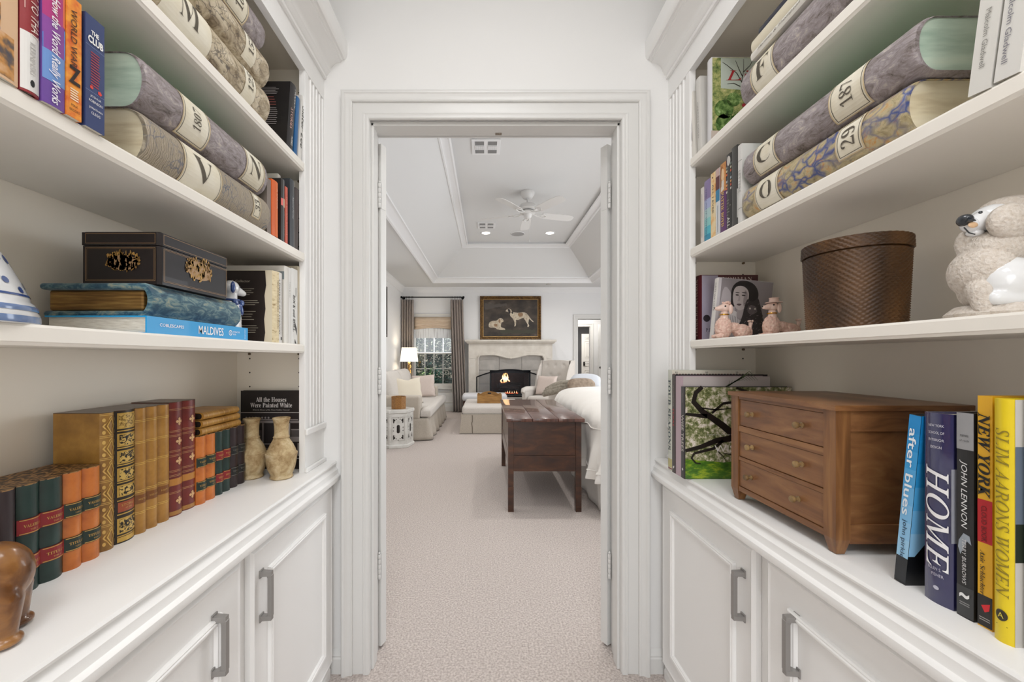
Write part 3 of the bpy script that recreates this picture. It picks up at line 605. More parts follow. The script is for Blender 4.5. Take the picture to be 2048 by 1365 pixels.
giant('ochre and blue veined book-shaped box, lower of two on the second left shelf', -.612, .725, 1.137, L2, .103, .235, COMB, CREAMP, [(.085, .20, 'V', .058, .06, 'lev', A1, A2, 1), (.325, .36, '33', .02, .03, 'up', math.radians(-35), math.radians(45), 1)], group=G)
giant('mauve marbled book-shaped box with a numbered label, upper of two on the second left shelf', -.617, .728, 1.132, L2+.104, .103, .23, MAUVE, GREENP, [(.085, .165, '1807', .022, .05, 'up', A1, A2, 1), (.30, .385, 'N', .055, .05, 'lev', A1, A2, 1)], group=G, lid=mat('#4fae6c', .8, key='green_bounce'))  # unseen green lid added for its bounce under the top shelf
G = 'upright books at the far end of the second left shelf'
def simple(lab, X, xa, xb, z, h, d, col, side=-1, group=None, **k):
    ya, yb = sorted((lby(xa, X), lby(xb, X))); return Book('book', lab, X, ya+.0005, yb-.0005, z, h, d, col, side=side, group=group, **k)
b = Book('book', 'grey-brown book half hidden behind the rounded end of the mauve box', -.632, 1.152, 1.172, L2, .168, .15, '#7d7169', group=G); b.done()
b = Book('book', 'bright orange jacketed book with white lettering, second left shelf', -.628, 1.1735, 1.209, L2+.010, .165, .14, '#d9601c', group=G, bulge=.003); b.band(0, .165, '#e06c22', .45, 1).txt('A SAILOR', 'down', .05, .009, .06, .006, '#f3d9c2', off=.001).done()
b = Book('book', 'black book with a salmon band and tan patch, second left shelf', -.628, 1.226, 1.2485, L2, .200, .16, '#26211f', group=G, bulge=.002); b.band(.118, .14, '#e5706a', 0, .4).band(.115, .142, '#c9b192', .5, 1).band(0, .2, '#8d8f93', .42, .52).txt('JEFFREN', 'down', .135, .006, .08, .008, '#9c9488', shear=.3, off=.001).done()
Book('book', 'narrow coral red spine with small orange print, second left shelf', -.628, 1.2495, 1.263, L2, .185, .16, '#c9553f', group=G).txt('THE CORAL ROOM', 'down', .09, 0, .12, .005, '#f0a58c', off=.001).done()
b = Book('book', 'tall white-backed book standing behind the coral spine, second left shelf', -.66, 1.264, 1.282, L2, .232, .17, '#d8d4cb', group=G); b.done()
b = Book('book', 'dark slate glossy book with small pale lettering, second left shelf', -.628, 1.283, 1.312, L2, .225, .16, '#33373d', group=G, bulge=.003); b.txt('Natural Forms', 'down', .09, 0, .07, .008, '#c5c7ca', shear=.3, off=.001).band(0, .225, '#d8d8d6', .86, 1).done()
Book('book', 'brown-black leaning hardback, last on the second left shelf', -.63, 1.314, 1.344, L2, .212, .16, '#3a2c28', lean=.04, group=G, bulge=.003).txt('COLLECTED', 'down', .1, 0, .1, .008, '#5d4a44', off=.001).done()
# -- third shelf, left
PORC = mat('#e4e5e6', .12, coat=.6, key='glazed_porcelain'); COBALT = mat('#34508c', .15, coat=.6, key='cobalt_glaze'); COBALT2 = mat('#6e87b4', .15, coat=.6, key='pale_cobalt_glaze')
r = thing('porcelain_bell', 'blue and white painted porcelain bell-shaped ornament at the left edge, third left shelf', 'porcelain ornament', (-.705, .5, L3))
pf = [(.0, 0), (.098, 0), (.0995, .003), (.0990, .013), (.097, .017), (.0972, .022), (.094, .028), (.0905, .031), (.089, .038), (.0865, .044), (.082, .056), (.076, .070), (.068, .088), (.058, .108), (.050, .122), (.046, .135), (.047, .15), (.040, .165), (.02, .178), (.0, .18)]
MB().lathe(pf, (-.705, .5, L3), 64, cap=False).build('body', PORC, r, smooth=True, ang=60)
def rad(z):
    for (a, b_), (c, d) in zip(pf, pf[1:]):
        if b_ <= z <= d and d > b_: return a+(c-a)*(z-b_)/(d-b_)
    return .05
m = MB()
for za, zb, mi in ((.0015, .0105, 1), (.0175, .0245, 1), (.0375, .0405, 0), (.1305, .137, 0)):
    m.mi = mi; m.lathe([(rad(z)+.0005, z) for z in (za, (za*2+zb)/3, (za+2*zb)/3, zb)], (-.705, .5, L3), 64, cap=False)
rg = random.Random(4); m.mi = 0
def spotp(a, z, w, h, n=10):
    P = [];
    for k in range(n):
        t = 2*PI*k/n; zz = z+h*math.sin(t); rr = rad(zz)+.0008; aa = a+w*math.cos(t)/rr; P.append((-.705+rr*math.cos(aa), .5+rr*math.sin(aa), L3+zz))
    m.poly(P)
for k in range(26):
    a = 2*PI*k/26; spotp(a, .052+.006*math.sin(k*2.2), .005, .0045); spotp(a+.1, .085+.004*math.sin(k*1.3), .0045, .006)
    spotp(a+.05, .113, .007, .010)
m.build('painted_pattern', [COBALT, COBALT2], r, smooth=True, norm=False)
b = Book('travel_book', 'bright blue flat coffee-table book under the old velvet book', -.632, 0, .0335, 0, .315, .19, '#109ddd', page='', bulge=0); r = b.r
b.use('#ffffff')
sv = lambda u, v, off: (b.t/2-v, -off, u)
b.m.text('MALDIVES', sv, .175, 0, .083, .0185, 0, .0007, .01); b.m.text('COBLESCAPES', sv, .060, .002, .062, .0062, 0, .0007, .01); b.m.text('INTERACTIVE', sv, .266, .003, .026, .004, 0, .0007); b.m.text('BOOK', sv, .259, -.003, .012, .004, 0, .0007)
ring_ = [circ(.243, 0, .0065, 20), circ(.243, 0, .0048, 20)]
b.m.rows([[sv(u, v, .0007) for u, v in q_+q_[:1]] for q_ in ring_]); b.m.text('c', sv, .243, 0, None, .005, 0, .0007, .02)
b.m.text('assouline', lambda u, v, o: (b.t/2+u, -o, .302+v), 0, 0, .024, .003, 0, .0007)
b.done(); 
r.location = (-.632, .744, L3); r.rotation_euler = (0, 0, 0); r.matrix_world = Matrix.Translation((-.632, .744, L3)) @ Matrix(((0, -1, 0, 0), (0, 0, 1, 0), (-1, 0, 0, .0335), (0, 0, 0, 1)))
# old velvet bound book
VELV = noisy('worn_blue_velvet', [(.32, '#153a50'), (.46, '#2a5568'), (.56, '#668386'), (.66, '#a09f86')], scale=30, stretch=(1, 1, 2.5), dist=.8, rough=.85, rgh=.7, bump=.2, sheen=.3)
GILT = noisy('tarnished_gilt_pages', [(.3, '#5a3c1c'), (.55, '#8d6a38'), (.75, '#b08d4e')], scale=14, stretch=(1, 1, 18), rough=.42, metal=.55, bump=.3, bdist=.0006)
r = thing('antique_book', 'thick antique book in worn blue velvet with gilt page edges, on the bright blue book', 'book', (-.74, .9, 1.2545)); z = 1.2549
m = MB(); m.box(-.858, -.652, .772, 1.045, z, z+.0125, .006, 4); m.build('bottom_board', VELV, r, smooth=True)
m = MB(); m.box(-.858, -.652, .765, 1.045, z+.0525, z+.065, .006, 4); m.build('top_board', VELV, r, smooth=True)
m = MB(); pf = [(-.668+.028*math.cos(a), z+.0325+.0325*math.sin(a)) for a in [(-PI/2+PI*k/12) for k in range(13)]]+[(-.668+.018*math.cos(a), z+.0325+.026*math.sin(a)) for a in [(PI/2-PI*k/12) for k in range(13)]]
m.prism(pf, 'y', .767, 1.043); m.build('spine', VELV, r, smooth=True, ang=50)
m = MB(); m.box(-.848, -.665, .775, 1.035, z+.0127, z+.0523, .004, 3); m.build('page_block', GILT, r)
# lacquer box
LAC = noisy('black_lacquer', [(.3, '#120c0d'), (.7, '#1b1315')], scale=20, rough=.42, coat=.12, spec=.35, bump=.02); LACB = LAC
GOLD = noisy('gold_lacquer_figures', [(.35, '#7d5a2a'), (.6, '#b58d4c')], scale=60, rough=.4, metal=.4, bump=0)
r = thing('lacquer_box', 'black lacquer tea caddy box with gold garden scenes, on the antique velvet book', 'box', (-.716, .888, 1.3205)); z = 1.3206
x0, x1, y0, y1 = -.792, -.641, .785, .991; zl = z+.076; zt = z+.1035
m = MB(); m.prism([(x0, y0), (x1-.006, y0), (x1, y0+.006), (x1, y1-.006), (x1-.006, y1), (x0, y1)], 'z', z, zl-.0006); m.build('body', LAC, r)
m = MB(); m.prism([(x0-.001, y0-.001), (x1-.006, y0-.001), (x1+.001, y0+.006), (x1+.001, y1-.006), (x1-.006, y1+.001), (x0-.001, y1+.001)], 'z', zl+.0006, zt-.002); m.box(x0+.002, x1-.002, y0+.002, y1-.002, zt-.003, zt, .001); m.build('lid', LAC, r)
m = MB(); fx = lambda u, v, o: (x1+.0013+o*0, y0+u, z+v); fy = lambda u, v, o: (x1-u, y0-.0013, z+v)
def rect(f, a, b_, c, d, wd):
    for p in ((a, b_, c, c+wd), (a, b_, d-wd, d), (a, a+wd, c, d), (b_-wd, b_, c, d)): m.add([f(p[0], p[2], 0), f(p[1], p[2], 0), f(p[1], p[3], 0), f(p[0], p[3], 0)], [(0, 1, 2, 3)])
m.mi = 0
for f, W in ((fx, .206), (fy, .151)): rect(f, .008, W-.006, .006, .072, .0008); rect(f, .008, W-.006, .080, .0995, .0008); rect(f, .0105, W-.0085, .0085, .0695, .0004)
m.mi = 1
def scene_(f, cu, cv, a, b_, seed):
    rg = random.Random(seed)
    m.mi = 0; m.poly([f(u_, v_, 0) if f is not fx else (x1+.0009, y0+u_, z+v_) for u_, v_ in [(cu+a*.86*math.cos(2*PI*i/20), cv-.003+b_*.72*math.sin(2*PI*i/20)) for i in range(20)]]); m.mi = 1
    for k in range(130):
        t = rg.uniform(0, 2*PI); q = math.sqrt(rg.random()); u = cu+a*q*math.cos(t); v = cv+b_*q*math.sin(t)*.9
        if v < cv-b_*.55 and rg.random() < .5: continue
        w_ = rg.uniform(.0012, .0048); h_ = rg.uniform(.002, .009); n = 6
        m.poly([f(u+w_*math.cos(2*PI*i/n+k)*rg.uniform(.5, 1), v+h_*math.sin(2*PI*i/n+k)*rg.uniform(.5, 1), 0) for i in range(n)])
scene_(fx, .109, .052, .044, .029, 3); scene_(fy, .072, .045, .035, .021, 8)
m.mi = 2; m.poly([fx(u, v, 0) for u, v in circ(.103, .055, .0028, 10, .005)][:])
m.build('gold_decoration', [mat('#a07f5b', .4, .3), GOLD, BLACK], r, norm=False)
# sculpture helper: union of balls and limbs turned into one skin
def limb(m, a, b, ra, rb, n=7):
    a, b = Vector(a), Vector(b)
    for k in range(n+1): t = k/n; m.ball(a.lerp(b, t), ra+(rb-ra)*t, 2)
def sculpt(name, fill, mt, parent, vox=.002, smooth=4, tex=None):
    m = MB(); fill(m); o = m.build(name, mt, parent, smooth=True, ang=0, norm=False)
    r_ = o.modifiers.new('r', 'REMESH'); r_.mode = 'VOXEL'; r_.voxel_size = vox; r_.use_smooth_shade = True
    s_ = o.modifiers.new('s', 'SMOOTH'); s_.factor = .5; s_.iterations = smooth
    if tex:
        t = bpy.data.textures.new('curls', 'CLOUDS' if tex[2] == 0 else 'VORONOI'); t.noise_scale = tex[0]
        d = o.modifiers.new('d', 'DISPLACE'); d.texture = t; d.strength = tex[1]; d.mid_level = .5; d.texture_coords = 'LOCAL'
    return o
# porcelain calf/dog head looking right, behind the stack
cx, cy = -.700, 1.085
r = thing('porcelain_animal', 'white porcelain calf figurine with cobalt bow, sitting behind the velvet book', 'figurine', (cx, cy, L3)); z = L3
def f_(m):
    m.ball((cx, cy-.01, z+.045), (.036, .038, .046), 3); m.ball((cx, cy+.005, z+.085), (.026, .026, .036), 3)
    limb(m, (cx, cy+.006, z+.1), (cx, cy+.010, z+.135), .019, .016); m.ball((cx+.002, cy+.008, z+.147), (.020, .023, .020), 3)
    limb(m, (cx+.004, cy+.02, z+.143), (cx+.010, cy+.047, z+.137), .0155, .009); m.ball((cx+.010, cy+.05, z+.137), (.0085, .007, .008), 2)
    limb(m, (cx+.012, cy+.018, z+.075), (cx+.014, cy+.026, z+.006), .011, .009); limb(m, (cx-.014, cy+.018, z+.075), (cx-.014, cy+.026, z+.006), .011, .009)
    m.ball((cx+.016, cy-.01, z+.009), (.018, .03, .0085), 2)
sculpt('body', f_, PORC, r, .0022, 5)
m = MB()
for s in (-1, 1):
    m.ball((cx+s*.016, cy-.006, z+.146), (.006, .007, .016), 2)
    m.ball((cx+.02, cy+.012+s*.013, z+.106), (.006, .012, .009), 2, Matrix.Rotation(s*.5, 3, 'X')); m.ball((cx+.022, cy+.016+s*.006, z+.088), (.004, .007, .016), 2, Matrix.Rotation(s*.3, 3, 'X'))
m.tube([(cx+.024*math.cos(2*PI*k/20), cy+.008+.022*math.sin(2*PI*k/20), z+.112) for k in range(21)], .003, 6)
m.build('bow_and_ears', COBALT, r, smooth=True)
m = MB(); m.ball((cx+.0185, cy+.019, z+.151), (.0018, .0035, .0022), 2); m.ball((cx+.0165, cy+.054, z+.134), (.0012, .002, .0022), 2); m.build('eye', BLACK, r, smooth=True)
# upright books at the far end of the third shelf
G = 'upright books at the far end of the third left shelf'; X = -.628
b = Book('book', 'book with black back cover and torn cream parchment spine, third left shelf', X, 1.186, 1.244, L3, .215, .20, '#e4d8bd', group=G, bulge=.008)
b.shape('back', [(.0, .001), (.168, .001), (.172, .03), (.169, .07), (.173, .10), (.170, .14), (.175, .17), (.172, .214), (0, .214)], '#241a16', off=.0005)
b.lines('back', .08, .155, .03, .056, 4, '#a79f8e', .25, .2, .0009).lines('back', .08, .15, .068, .10, 4, '#a79f8e', .22, .3, .0009).lines('back', .09, .155, .112, .13, 3, '#a79f8e', .25, .2, .0009).lines('back', .08, .14, .142, .165, 4, '#a79f8e', .25, .3, .0009).txt('A Collector', 'back', .10, .183, .055, .007, '#b9b09e', off=.001)
b.use(noisy('handwritten_parchment', [(.3, '#a48d66'), (.42, '#d9c8a2'), (.7, '#e6d9b8')], scale=70, stretch=(1, 1, 2), rough=.7, bump=0)).band(.001, .214, noisy('handwritten_parchment', []), 0, .42)
b.band(.001, .214, '#d9d6d2', .42, 1).txt('THE SONGWRITERS ALMANAC', 'down', .10, -.010, .15, .0045, '#6f5c3e', off=.0012, face='b').txt('A PORTRAIT OF A COUNTRY', 'down', .105, -.002, .17, .006, '#4c4438', off=.0012, face='b')
b.txt('A MEMOIR of SOUTHERN HOMES', 'down', .10, .014, .17, .0095, '#8f8780', off=.0012, face='i').shape('lev', [(.006, .010), (.016, .010), (.016, .019), (.006, .019)], '#333333', off=.001).done()
b = Book('book', 'large plain white book standing behind the parchment one, third left shelf', X, 1.246, 1.288, L3, .243, .215, '#d7d3cb', group=G, bulge=.002); b.band(.001, .242, '#e4e2de', .5, 1).shape('back', [(0, .225), (.213, .225), (.213, .2), (0, .2)], '#7c8588').bands([], '#999999').txt('TON & CO', 'down', .07, .010, .05, .006, '#9a958c', off=.001).done()
b = Book('book', 'white book with black italic title and black diagonal stripes, third left shelf', X, 1.290, 1.333, L3, .246, .20, '#e0dfdb', group=G, bulge=.002)
b.txt('ROCK and ROLL', 'down', .145, -.006, .12, .013, '#1d1b1a', off=.001, face='bi').shape('lev', [(-.002, .075), (.014, .052), (.014, .030), (-.002, .055)], '#1d1b1a').shape('lev', [(-.002, .018), (.010, .002), (-.002, .002)], '#1d1b1a').lines('down', .06, .1, .004, .012, 4, '#8d8a85', .5, .4).done()
b = Book('book', 'tall cream book with a small dark title, last on the third left shelf', X, 1.335, 1.375, L3, .262, .21, noisy('vellum_cover', [(.3, '#b9ae98'), (.7, '#d6cdb9')], scale=12, rough=.6), group=G, bulge=.002)
b.txt('HOME', 'down', .055, .004, .05, .011, '#4d4334', off=.001, face='b', bold=-.01).txt('style', 'down', .11, .004, .03, .006, '#8d8068', off=.001).shape('lev', circ(.004, .018, .0035, 8, .004), '#222222').done()
# -- worktop, left: leather-bound sets
LEA = {}
def leather(k, a, b_, c=None): 
    return noisy('leather_'+k, [(.3, a), (.7, b_)] if not c else [(.25, a), (.5, b_), (.75, c)], scale=16, rough=.38, bump=.15, bdist=.0012, detail=8, coat=.1)
LG = leather('dark_green', '#152724', '#22403a'); LO = leather('orange', '#9c4c1c', '#cc7430', '#d98a45'); LP = leather('aubergine', '#261c20', '#3c2d30'); LR = leather('oxblood', '#5a1a17', '#7f2a22'); LT = leather('tan', '#7c4f1c', '#ab7b34', '#c2924a'); LD = leather('dark_tan', '#6a4a1e', '#966c2e', '#b98d42')
RED = mat('#8d1f26', .4); GLD = mat('#c9a25c', .35, .6); MARB = noisy('marbled_board', [(.3, '#3a2414'), (.45, '#7d5a30'), (.6, '#4c311b'), (.75, '#a88050')], scale=16, tex='WAVE', dist=14, detail=5, stretch=(1, 3, 1), rough=.45, bump=.02)
def bound(lab, X, xa, xb, h, mt, group, kind, d=.10, page=None, name='leather_book', z=LC):
    ya, yb = sorted((lby(xa, X), lby(xb, X)))
    b = Book(name, lab, X, ya+.0004, yb-.0004, z, h, d, None, cm=mt, bulge=.0085 if kind != 'flat' else .001, group=group, page=page or MARB, ins0=.0006)
    t = b.t
    e_ = MB(); e_.prism([(0, d), (0, b.b)]+[(t*k/8, b.by(t*k/8)) for k in range(1, 8)]+[(t, b.b), (t, d)], 'z', h, h+.0012); e_.build('top_edge', page or MARB, b.r, local=True)
    if kind in ('redlab', 'greenlab', 'darklab'):
        lc, ec = {'redlab': (RED, GLD), 'greenlab': (mat('#1c2f28', .4), GLD), 'darklab': (mat('#16191a', .35), mat('#7d7a72', .4))}[kind]
        for zc in (h*.62, h*.27):
            e = .0026; hh = .0125
            n = 8; b.use(lc); b.m.rows([[(t*(-.03+1.06*i/n), b.by(t*min(1, max(0, (-.03+1.06*i/n))))-o, zz) for i in range(n+1)] for zz, o in ((zc-hh, .0008), (zc-hh, .0022), (zc+hh, .0022), (zc+hh, .0008))])
            b.band(zc-hh+.0008, zc-hh+.0022, ec, .02, .98, off=.0026); b.band(zc+hh-.0022, zc+hh-.0008, ec, .02, .98, off=.0026)
            b.txt('VALERIUS' if zc > h*.5 else 'TITULUS', 'lev', 0, zc+.001, t*.72, .0048, ec, off=.0030, face='b').txt('TOM. II', 'lev', 0, zc-.006, t*.3, .0028, ec, off=.0030); b.flush('spine_label')
    elif kind == 'bands':
        for f in (.89, .72, .55, .33, .16): b.bands([h*f, h*f+.0035], mat('#d6b05c', .35, .4), .0012)
        b.band(h*.24, h*.31, mat('#7c4a1c', .4)).txt('HISTORY', 'lev', 0, h*.275, t*.7, .004, GLD, off=.001)
    elif kind == 'orn':
        for k in range(4):
            zc = h*(.83-.175*k) if k < 3 else h*.13
            b.use(mat('#d3a878', .5))
            for dx, dz in ((0, .006), (0, -.006), (.0055, 0), (-.0055, 0)): b.m.poly([b.lev(u, v, .0009) for u, v in circ(dx, zc+dz, .0036, 10)])
            b.m.poly([b.lev(u, v, .0011) for u, v in ((0, zc+.011), (.003, zc), (0, zc-.011), (-.003, zc))])
        for f in (.93, .74, .70, .565, .525, .39, .35, .20): b.bands([h*f, h*f+.003], mat('#b98a5c', .45), .0009)
        b.band(h*.27, h*.33, mat('#b57a34', .4)); b.band(h*.01, h*.045, mat('#a8783c', .4))
    elif kind == 'diamond':
        g2 = mat('#d8b263', .35, .3)
        for k in range(6):
            a = h*(.02+k*.162); c = a+h*.15; w_ = t*.42
            for q in ((a, c), (a+.005, c-.005)):
                zc = (q[0]+q[1])/2; hh = (q[1]-q[0])/2
                P = [(0, zc+hh), (w_, zc), (0, zc-hh), (-w_, zc)]; I = [(0, zc+hh-.003), (w_-.0022, zc), (0, zc-hh+.003), (-w_+.0022, zc)]; w_ *= .6
                b.use(g2); b.m.rows([[b.lev(u, v, .001) for u, v in P+P[:1]], [b.lev(u, v, .001) for u, v in I+I[:1]]])
            for uu in (-.36, .36):
                for vv in (.2, .8): b.m.poly([b.lev(u, v, .001) for u, v in circ(t*uu, a+(c-a)*vv, .0022, 8, .004)])
            b.bands([c+.001, c+.004], g2, .001)
    elif kind == 'goldblack':
        g2 = mat('#c7a250', .35, .35); dk = mat('#1d150c', .45)
        for z0, z1 in ((.865, .985), (.73, .83), (.60, .70), (.47, .57), (.35, .44), (.07, .19)):
            b.band(h*z0, h*z1, g2, .08, .95); 
            if z0 < .86: b.band(h*z0+.003, h*z1-.003, noisy('gilt_arabesque', [(.47, '#1a130b'), (.53, '#cdab5c')], scale=105, detail=2, dist=1.5, rough=.4, bump=0), .14, .89, off=.0012)
            else: b.band(h*z0+.003, h*z1-.003, noisy('gilt_stipple', [(.4, '#7d6026'), (.55, '#cdab5c')], scale=220, detail=2, rough=.4, bump=0), .12, .91, off=.0012)
        for f in (.845, .715, .585, .455, .32, .215, .05): b.bands([h*f], g2, .0022, x0=.08, x1=.95)
        b.band(h*.235, h*.31, mat('#9a4a2c', .4), .1, .92).txt('STORIES', 'lev', 0, h*.285, t*.6, .005, GLD, off=.0013).txt('of life', 'lev', 0, h*.262, t*.3, .003, GLD, off=.0013).band(h*.01, h*.045, g2, .08, .95)
    b.done('spine_tooling'); return b
X = -.752; G = 'half-height leather books nearest the camera on the left worktop'
bound('dark aubergine leather book beside the carved elephant, left worktop', X, -5, 41.5, .176, LP, G, 'plain')
bound('dark green leather book with red labels, left one of the pair, left worktop', X, 41.5, 88, .176, LG, G, 'redlab')
bound('dark green leather book with red labels, right one of the pair touching the orange books', X, 88, 134.5, .176, LG, G, 'redlab')
bound('orange leather book with green labels beside the large green book, left worktop', X, 134.5, 172.5, .176, LO, G, 'greenlab')
bound('orange leather book with green labels against the tall gold-tooled book, left worktop', X, 172.5, 208, .176, LO, G, 'greenlab')
G = 'tall leather books in the middle of the left worktop'; BR = leather('brown_side', '#3f2917', '#553820'); X = -.757
bound('tall tan book tooled with gold diamonds, first of the tall set, left worktop', X, 207, 236, .275, LD, G, 'diamond', page=BR)
bound('tall black and gold banded book with a rust label, left worktop', X, 236, 277, .275, mat('#241a10', .4), G, 'goldblack', page=BR)
bound('tall tan book with gold bands beside the black and gold one, left worktop', X, 277, 299, .275, LT, G, 'bands', page=BR)
bound('tall tan book with gold bands, middle one of the three alike, left worktop', X, 299, 322, .275, LT, G, 'bands', page=BR)
bound('tall tan book with gold bands and a brown knot mark, beside the oxblood pair', X, 322, 345, .275, LT, G, 'bands', page=BR)
bound('tall oxblood book with gold flower stamps, left of the pair, left worktop', X, 345, 371, .277, LR, G, 'orn', page=BR)
bound('tall oxblood book with gold flower stamps, right of the pair, left worktop', X, 371, 397, .277, LR, G, 'orn', page=BR)
G = 'small leather books at the far end of the left worktop'; X = -.75
bound('small orange leather book with green labels against the tall oxblood book', X, 398, 417, .178, LO, G, 'greenlab')
bound('small orange leather book with green labels touching the small green books', X, 417, 436, .178, LO, G, 'greenlab')
bound('small green leather book with red labels touching the small orange books', X, 436, 450.5, .178, LG, G, 'redlab')
bound('small green leather book with red labels touching the aubergine pair', X, 450.5, 465, .178, LG, G, 'redlab')
bound('small aubergine leather book with dark labels touching the small green books', X, 465, 480, .178, LP, G, 'darklab')
bound('small aubergine leather book with dark labels beside the clay vases', X, 480, 494, .178, LP, G, 'darklab')
for k, nm in enumerate(('bottom', 'middle', 'top')):
    z = LC+.179+.0205*k; r = thing('leather_book', 'tan leather book lying flat on the small leather books, %s of the pile of three' % nm, 'book', (-.79, 1.137, z), group='flat pile of three tan leather books')
    m = MB(); ya, yb = 1.056+.003*k, 1.222-.004*k; pf = [(-.760+.010*math.cos(a), z+.010+.0098*math.sin(a)) for a in [(-PI/2+PI*j/10) for j in range(11)]]; 
    m.prism(pf+[(-.86, z+.0198), (-.86, z+.0178), (-.762, z+.0178)]+[(-.762+.006*math.cos(a), z+.010+.0075*math.sin(a)) for a in [(PI/2-PI*j/6) for j in range(1, 6)]]+[(-.762, z+.0022), (-.86, z+.0022), (-.86, z+.0002)], 'y', ya, yb); m.build('cover', LT, r, smooth=True, ang=40)
    MB().box(-.857, -.760, ya+.002, yb-.002, z+.0024, z+.0176).build('page_block', mat('#2a1c14', .7), r)
    m = MB()
    for j in range(7): yy = ya+.015+j*.022; m.rows([[(-.760+.0106*math.cos(a), y_, z+.010+.0104*math.sin(a)) for a in [(-PI/2.4+PI/1.2*i/8) for i in range(9)]] for y_ in (yy, yy+.0022)])
    m.build('spine_tooling', GLD, r, norm=False)
# carved elephant seen from behind
WOODE = noisy('polished_carved_wood', [(.28, '#3f2412'), (.45, '#6e4420'), (.6, '#9a6a38'), (.78, '#c79a63')], scale=7, dist=2.4, rough=.28, bump=.12, coat=.3, bdist=.003)
ea = math.atan2(-.62, -.78)                 # heading of the animal on the worktop
r = thing('elephant_carving', 'polished carved wooden elephant seen from behind, left worktop edge', 'elephant carving', (-.694, .527, LC)); z = LC
def E_(f, s_, h): return (-.694+math.cos(ea)*f-math.sin(ea)*s_, .527+math.sin(ea)*f+math.cos(ea)*s_, z+h)
def f_(m):
    m.ball(E_(-.005, 0, .084), (.050, .050, .040), 3); m.ball(E_(-.030, 0, .088), (.038, .038, .045), 3); m.ball(E_(.045, 0, .088), (.045, .045, .04), 3)
    for sx in (-1, 1):
        m.ball(E_(-.034, sx*.016, .066), (.026, .026, .034), 3); limb(m, E_(-.040, sx*.022, .06), E_(-.042, sx*.0265, .02), .0225, .0155); m.ball(E_(-.043, sx*.027, .008), (.0195, .0195, .0085), 3)
        limb(m, E_(.045, sx*.022, .06), E_(.048, sx*.025, .02), .0215, .0155); m.ball(E_(.049, sx*.025, .008), (.019, .019, .0085), 3); m.ball(E_(.082, sx*.040, .10), (.016, .016, .030), 3)
    m.ball(E_(.095, 0, .105), (.032, .032, .034), 3); limb(m, E_(.12, 0, .09), E_(.135, 0, .02), .015, .009)
sculpt('body', f_, WOODE, r, .0022, 4)
# clay vases and the black book behind
CLAY = noisy('old_clay_slip', [(.32, '#86693f'), (.44, '#ab9168'), (.56, '#c4ae85'), (.7, '#dccdae')], scale=24, dist=.3, rgh=.7, rough=.75, bump=.25, bdist=.001)
def vase(lab, cx, cy, s=1, seed=0):
    r = thing('clay_vase', lab, 'vase', (cx, cy, LC+.0003), group='pair of small clay vases')
    pf = [(.001, 0), (.031, 0), (.0345, .004), (.033, .009), (.032, .013), (.0355, .020), (.0405, .032), (.0440, .050), (.0455, .070), (.047, .078), (.0465, .081), (.0435, .082), (.041, .092), (.034, .108), (.026, .121), (.0225, .129), (.0245, .132), (.0215, .136), (.021, .15), (.0215, .166), (.0225, .180), (.0245, .188), (.026, .190), (.0255, .194), (.0225, .194), (.0185, .186), (.017, .15), (.03, .10), (.001, .05)]
    m = MB(); rg = random.Random(seed); n = 44; vs = []
    P = [[(cx+(rr*s+.0012*mnoise.noise(Vector((math.cos(2*PI*k/n)*1.5+seed, math.sin(2*PI*k/n)*1.5, zz*30))))*math.cos(2*PI*k/n), cy+(rr*s+.0012*mnoise.noise(Vector((math.cos(2*PI*k/n)*1.5+seed, math.sin(2*PI*k/n)*1.5, zz*30))))*math.sin(2*PI*k/n), LC+.0003+zz*s) for k in range(n)] for rr, zz in pf]
    m.rows(P, closed=True); m.poly(P[0]); m.build('body', CLAY, r, smooth=True, ang=50); return r
vase('small clay vase with a flared rim in front of the black book, right one', -.660, 1.287, 1, 1)
vase('small clay vase half hidden by the aubergine books, left one of the pair', -.757, 1.290, .985, 5)
b = Book('book', 'black book with a photograph of a white house, behind the clay vases', -.632, 1.390, 1.408, LC, .272, .222, '#231e1d', lean=0)
b.txt('All the Houses', 'back', .106, .2415, .105, .0165, '#e6e3e0', face='b').txt('Were Painted White', 'back', .106, .222, .145, .0165, '#e6e3e0', face='b').txt('Historic Homes of the Texas Golden Crescent', 'back', .106, .205, .128, .0055, '#b8b3ae', face='bi')
b.shape('back', [(.0, .036), (.212, .036), (.212, .197), (0, .197)], '#d2ccc8', off=.0004).shape('back', [(.0, .038), (.210, .038), (.210, .195), (0, .195)], '#2e2829', off=.0005)
for u0, u1, v0, v1, c in ((.0, .21, .16, .168, '#8f8887'), (.02, .20, .17, .173, '#a39c9a'), (.045, .052, .07, .16, '#b5afac'), (.075, .080, .07, .16, '#8f8887'), (.12, .125, .06, .16, '#8f8887'), (.165, .172, .05, .165, '#c2bcb9'), (.055, .073, .085, .135, '#585152'), (.135, .16, .09, .15, '#4d4647'), (.17, .205, .095, .112, '#a39c9a'), (.0, .12, .085, .089, '#8f8887'), (.0, .13, .07, .073, '#6f6869'), (0, .14, .055, .058, '#6f6869'), (.175, .205, .135, .139, '#a39c9a'), (.18, .184, .05, .09, '#d2ccc8'), (.198, .202, .045, .09, '#b5afac')): b.shape('back', [(u0, v0), (u1, v0), (u1, v1), (u0, v1)], c, off=.0008)
for k in range(8): b.shape('back', circ(.02+.011*k, .178, .0035, 10), '#a39c9a', off=.0008)
for k in range(9): b.shape('back', [(.176+.0030*k, .098), (.1772+.003*k, .098), (.1772+.003*k, .135), (.176+.003*k, .135)], '#8f8887', off=.0009)
b.txt('RICK GARDNER', 'back', .15, .022, .07, .0045, '#8f8887').done()
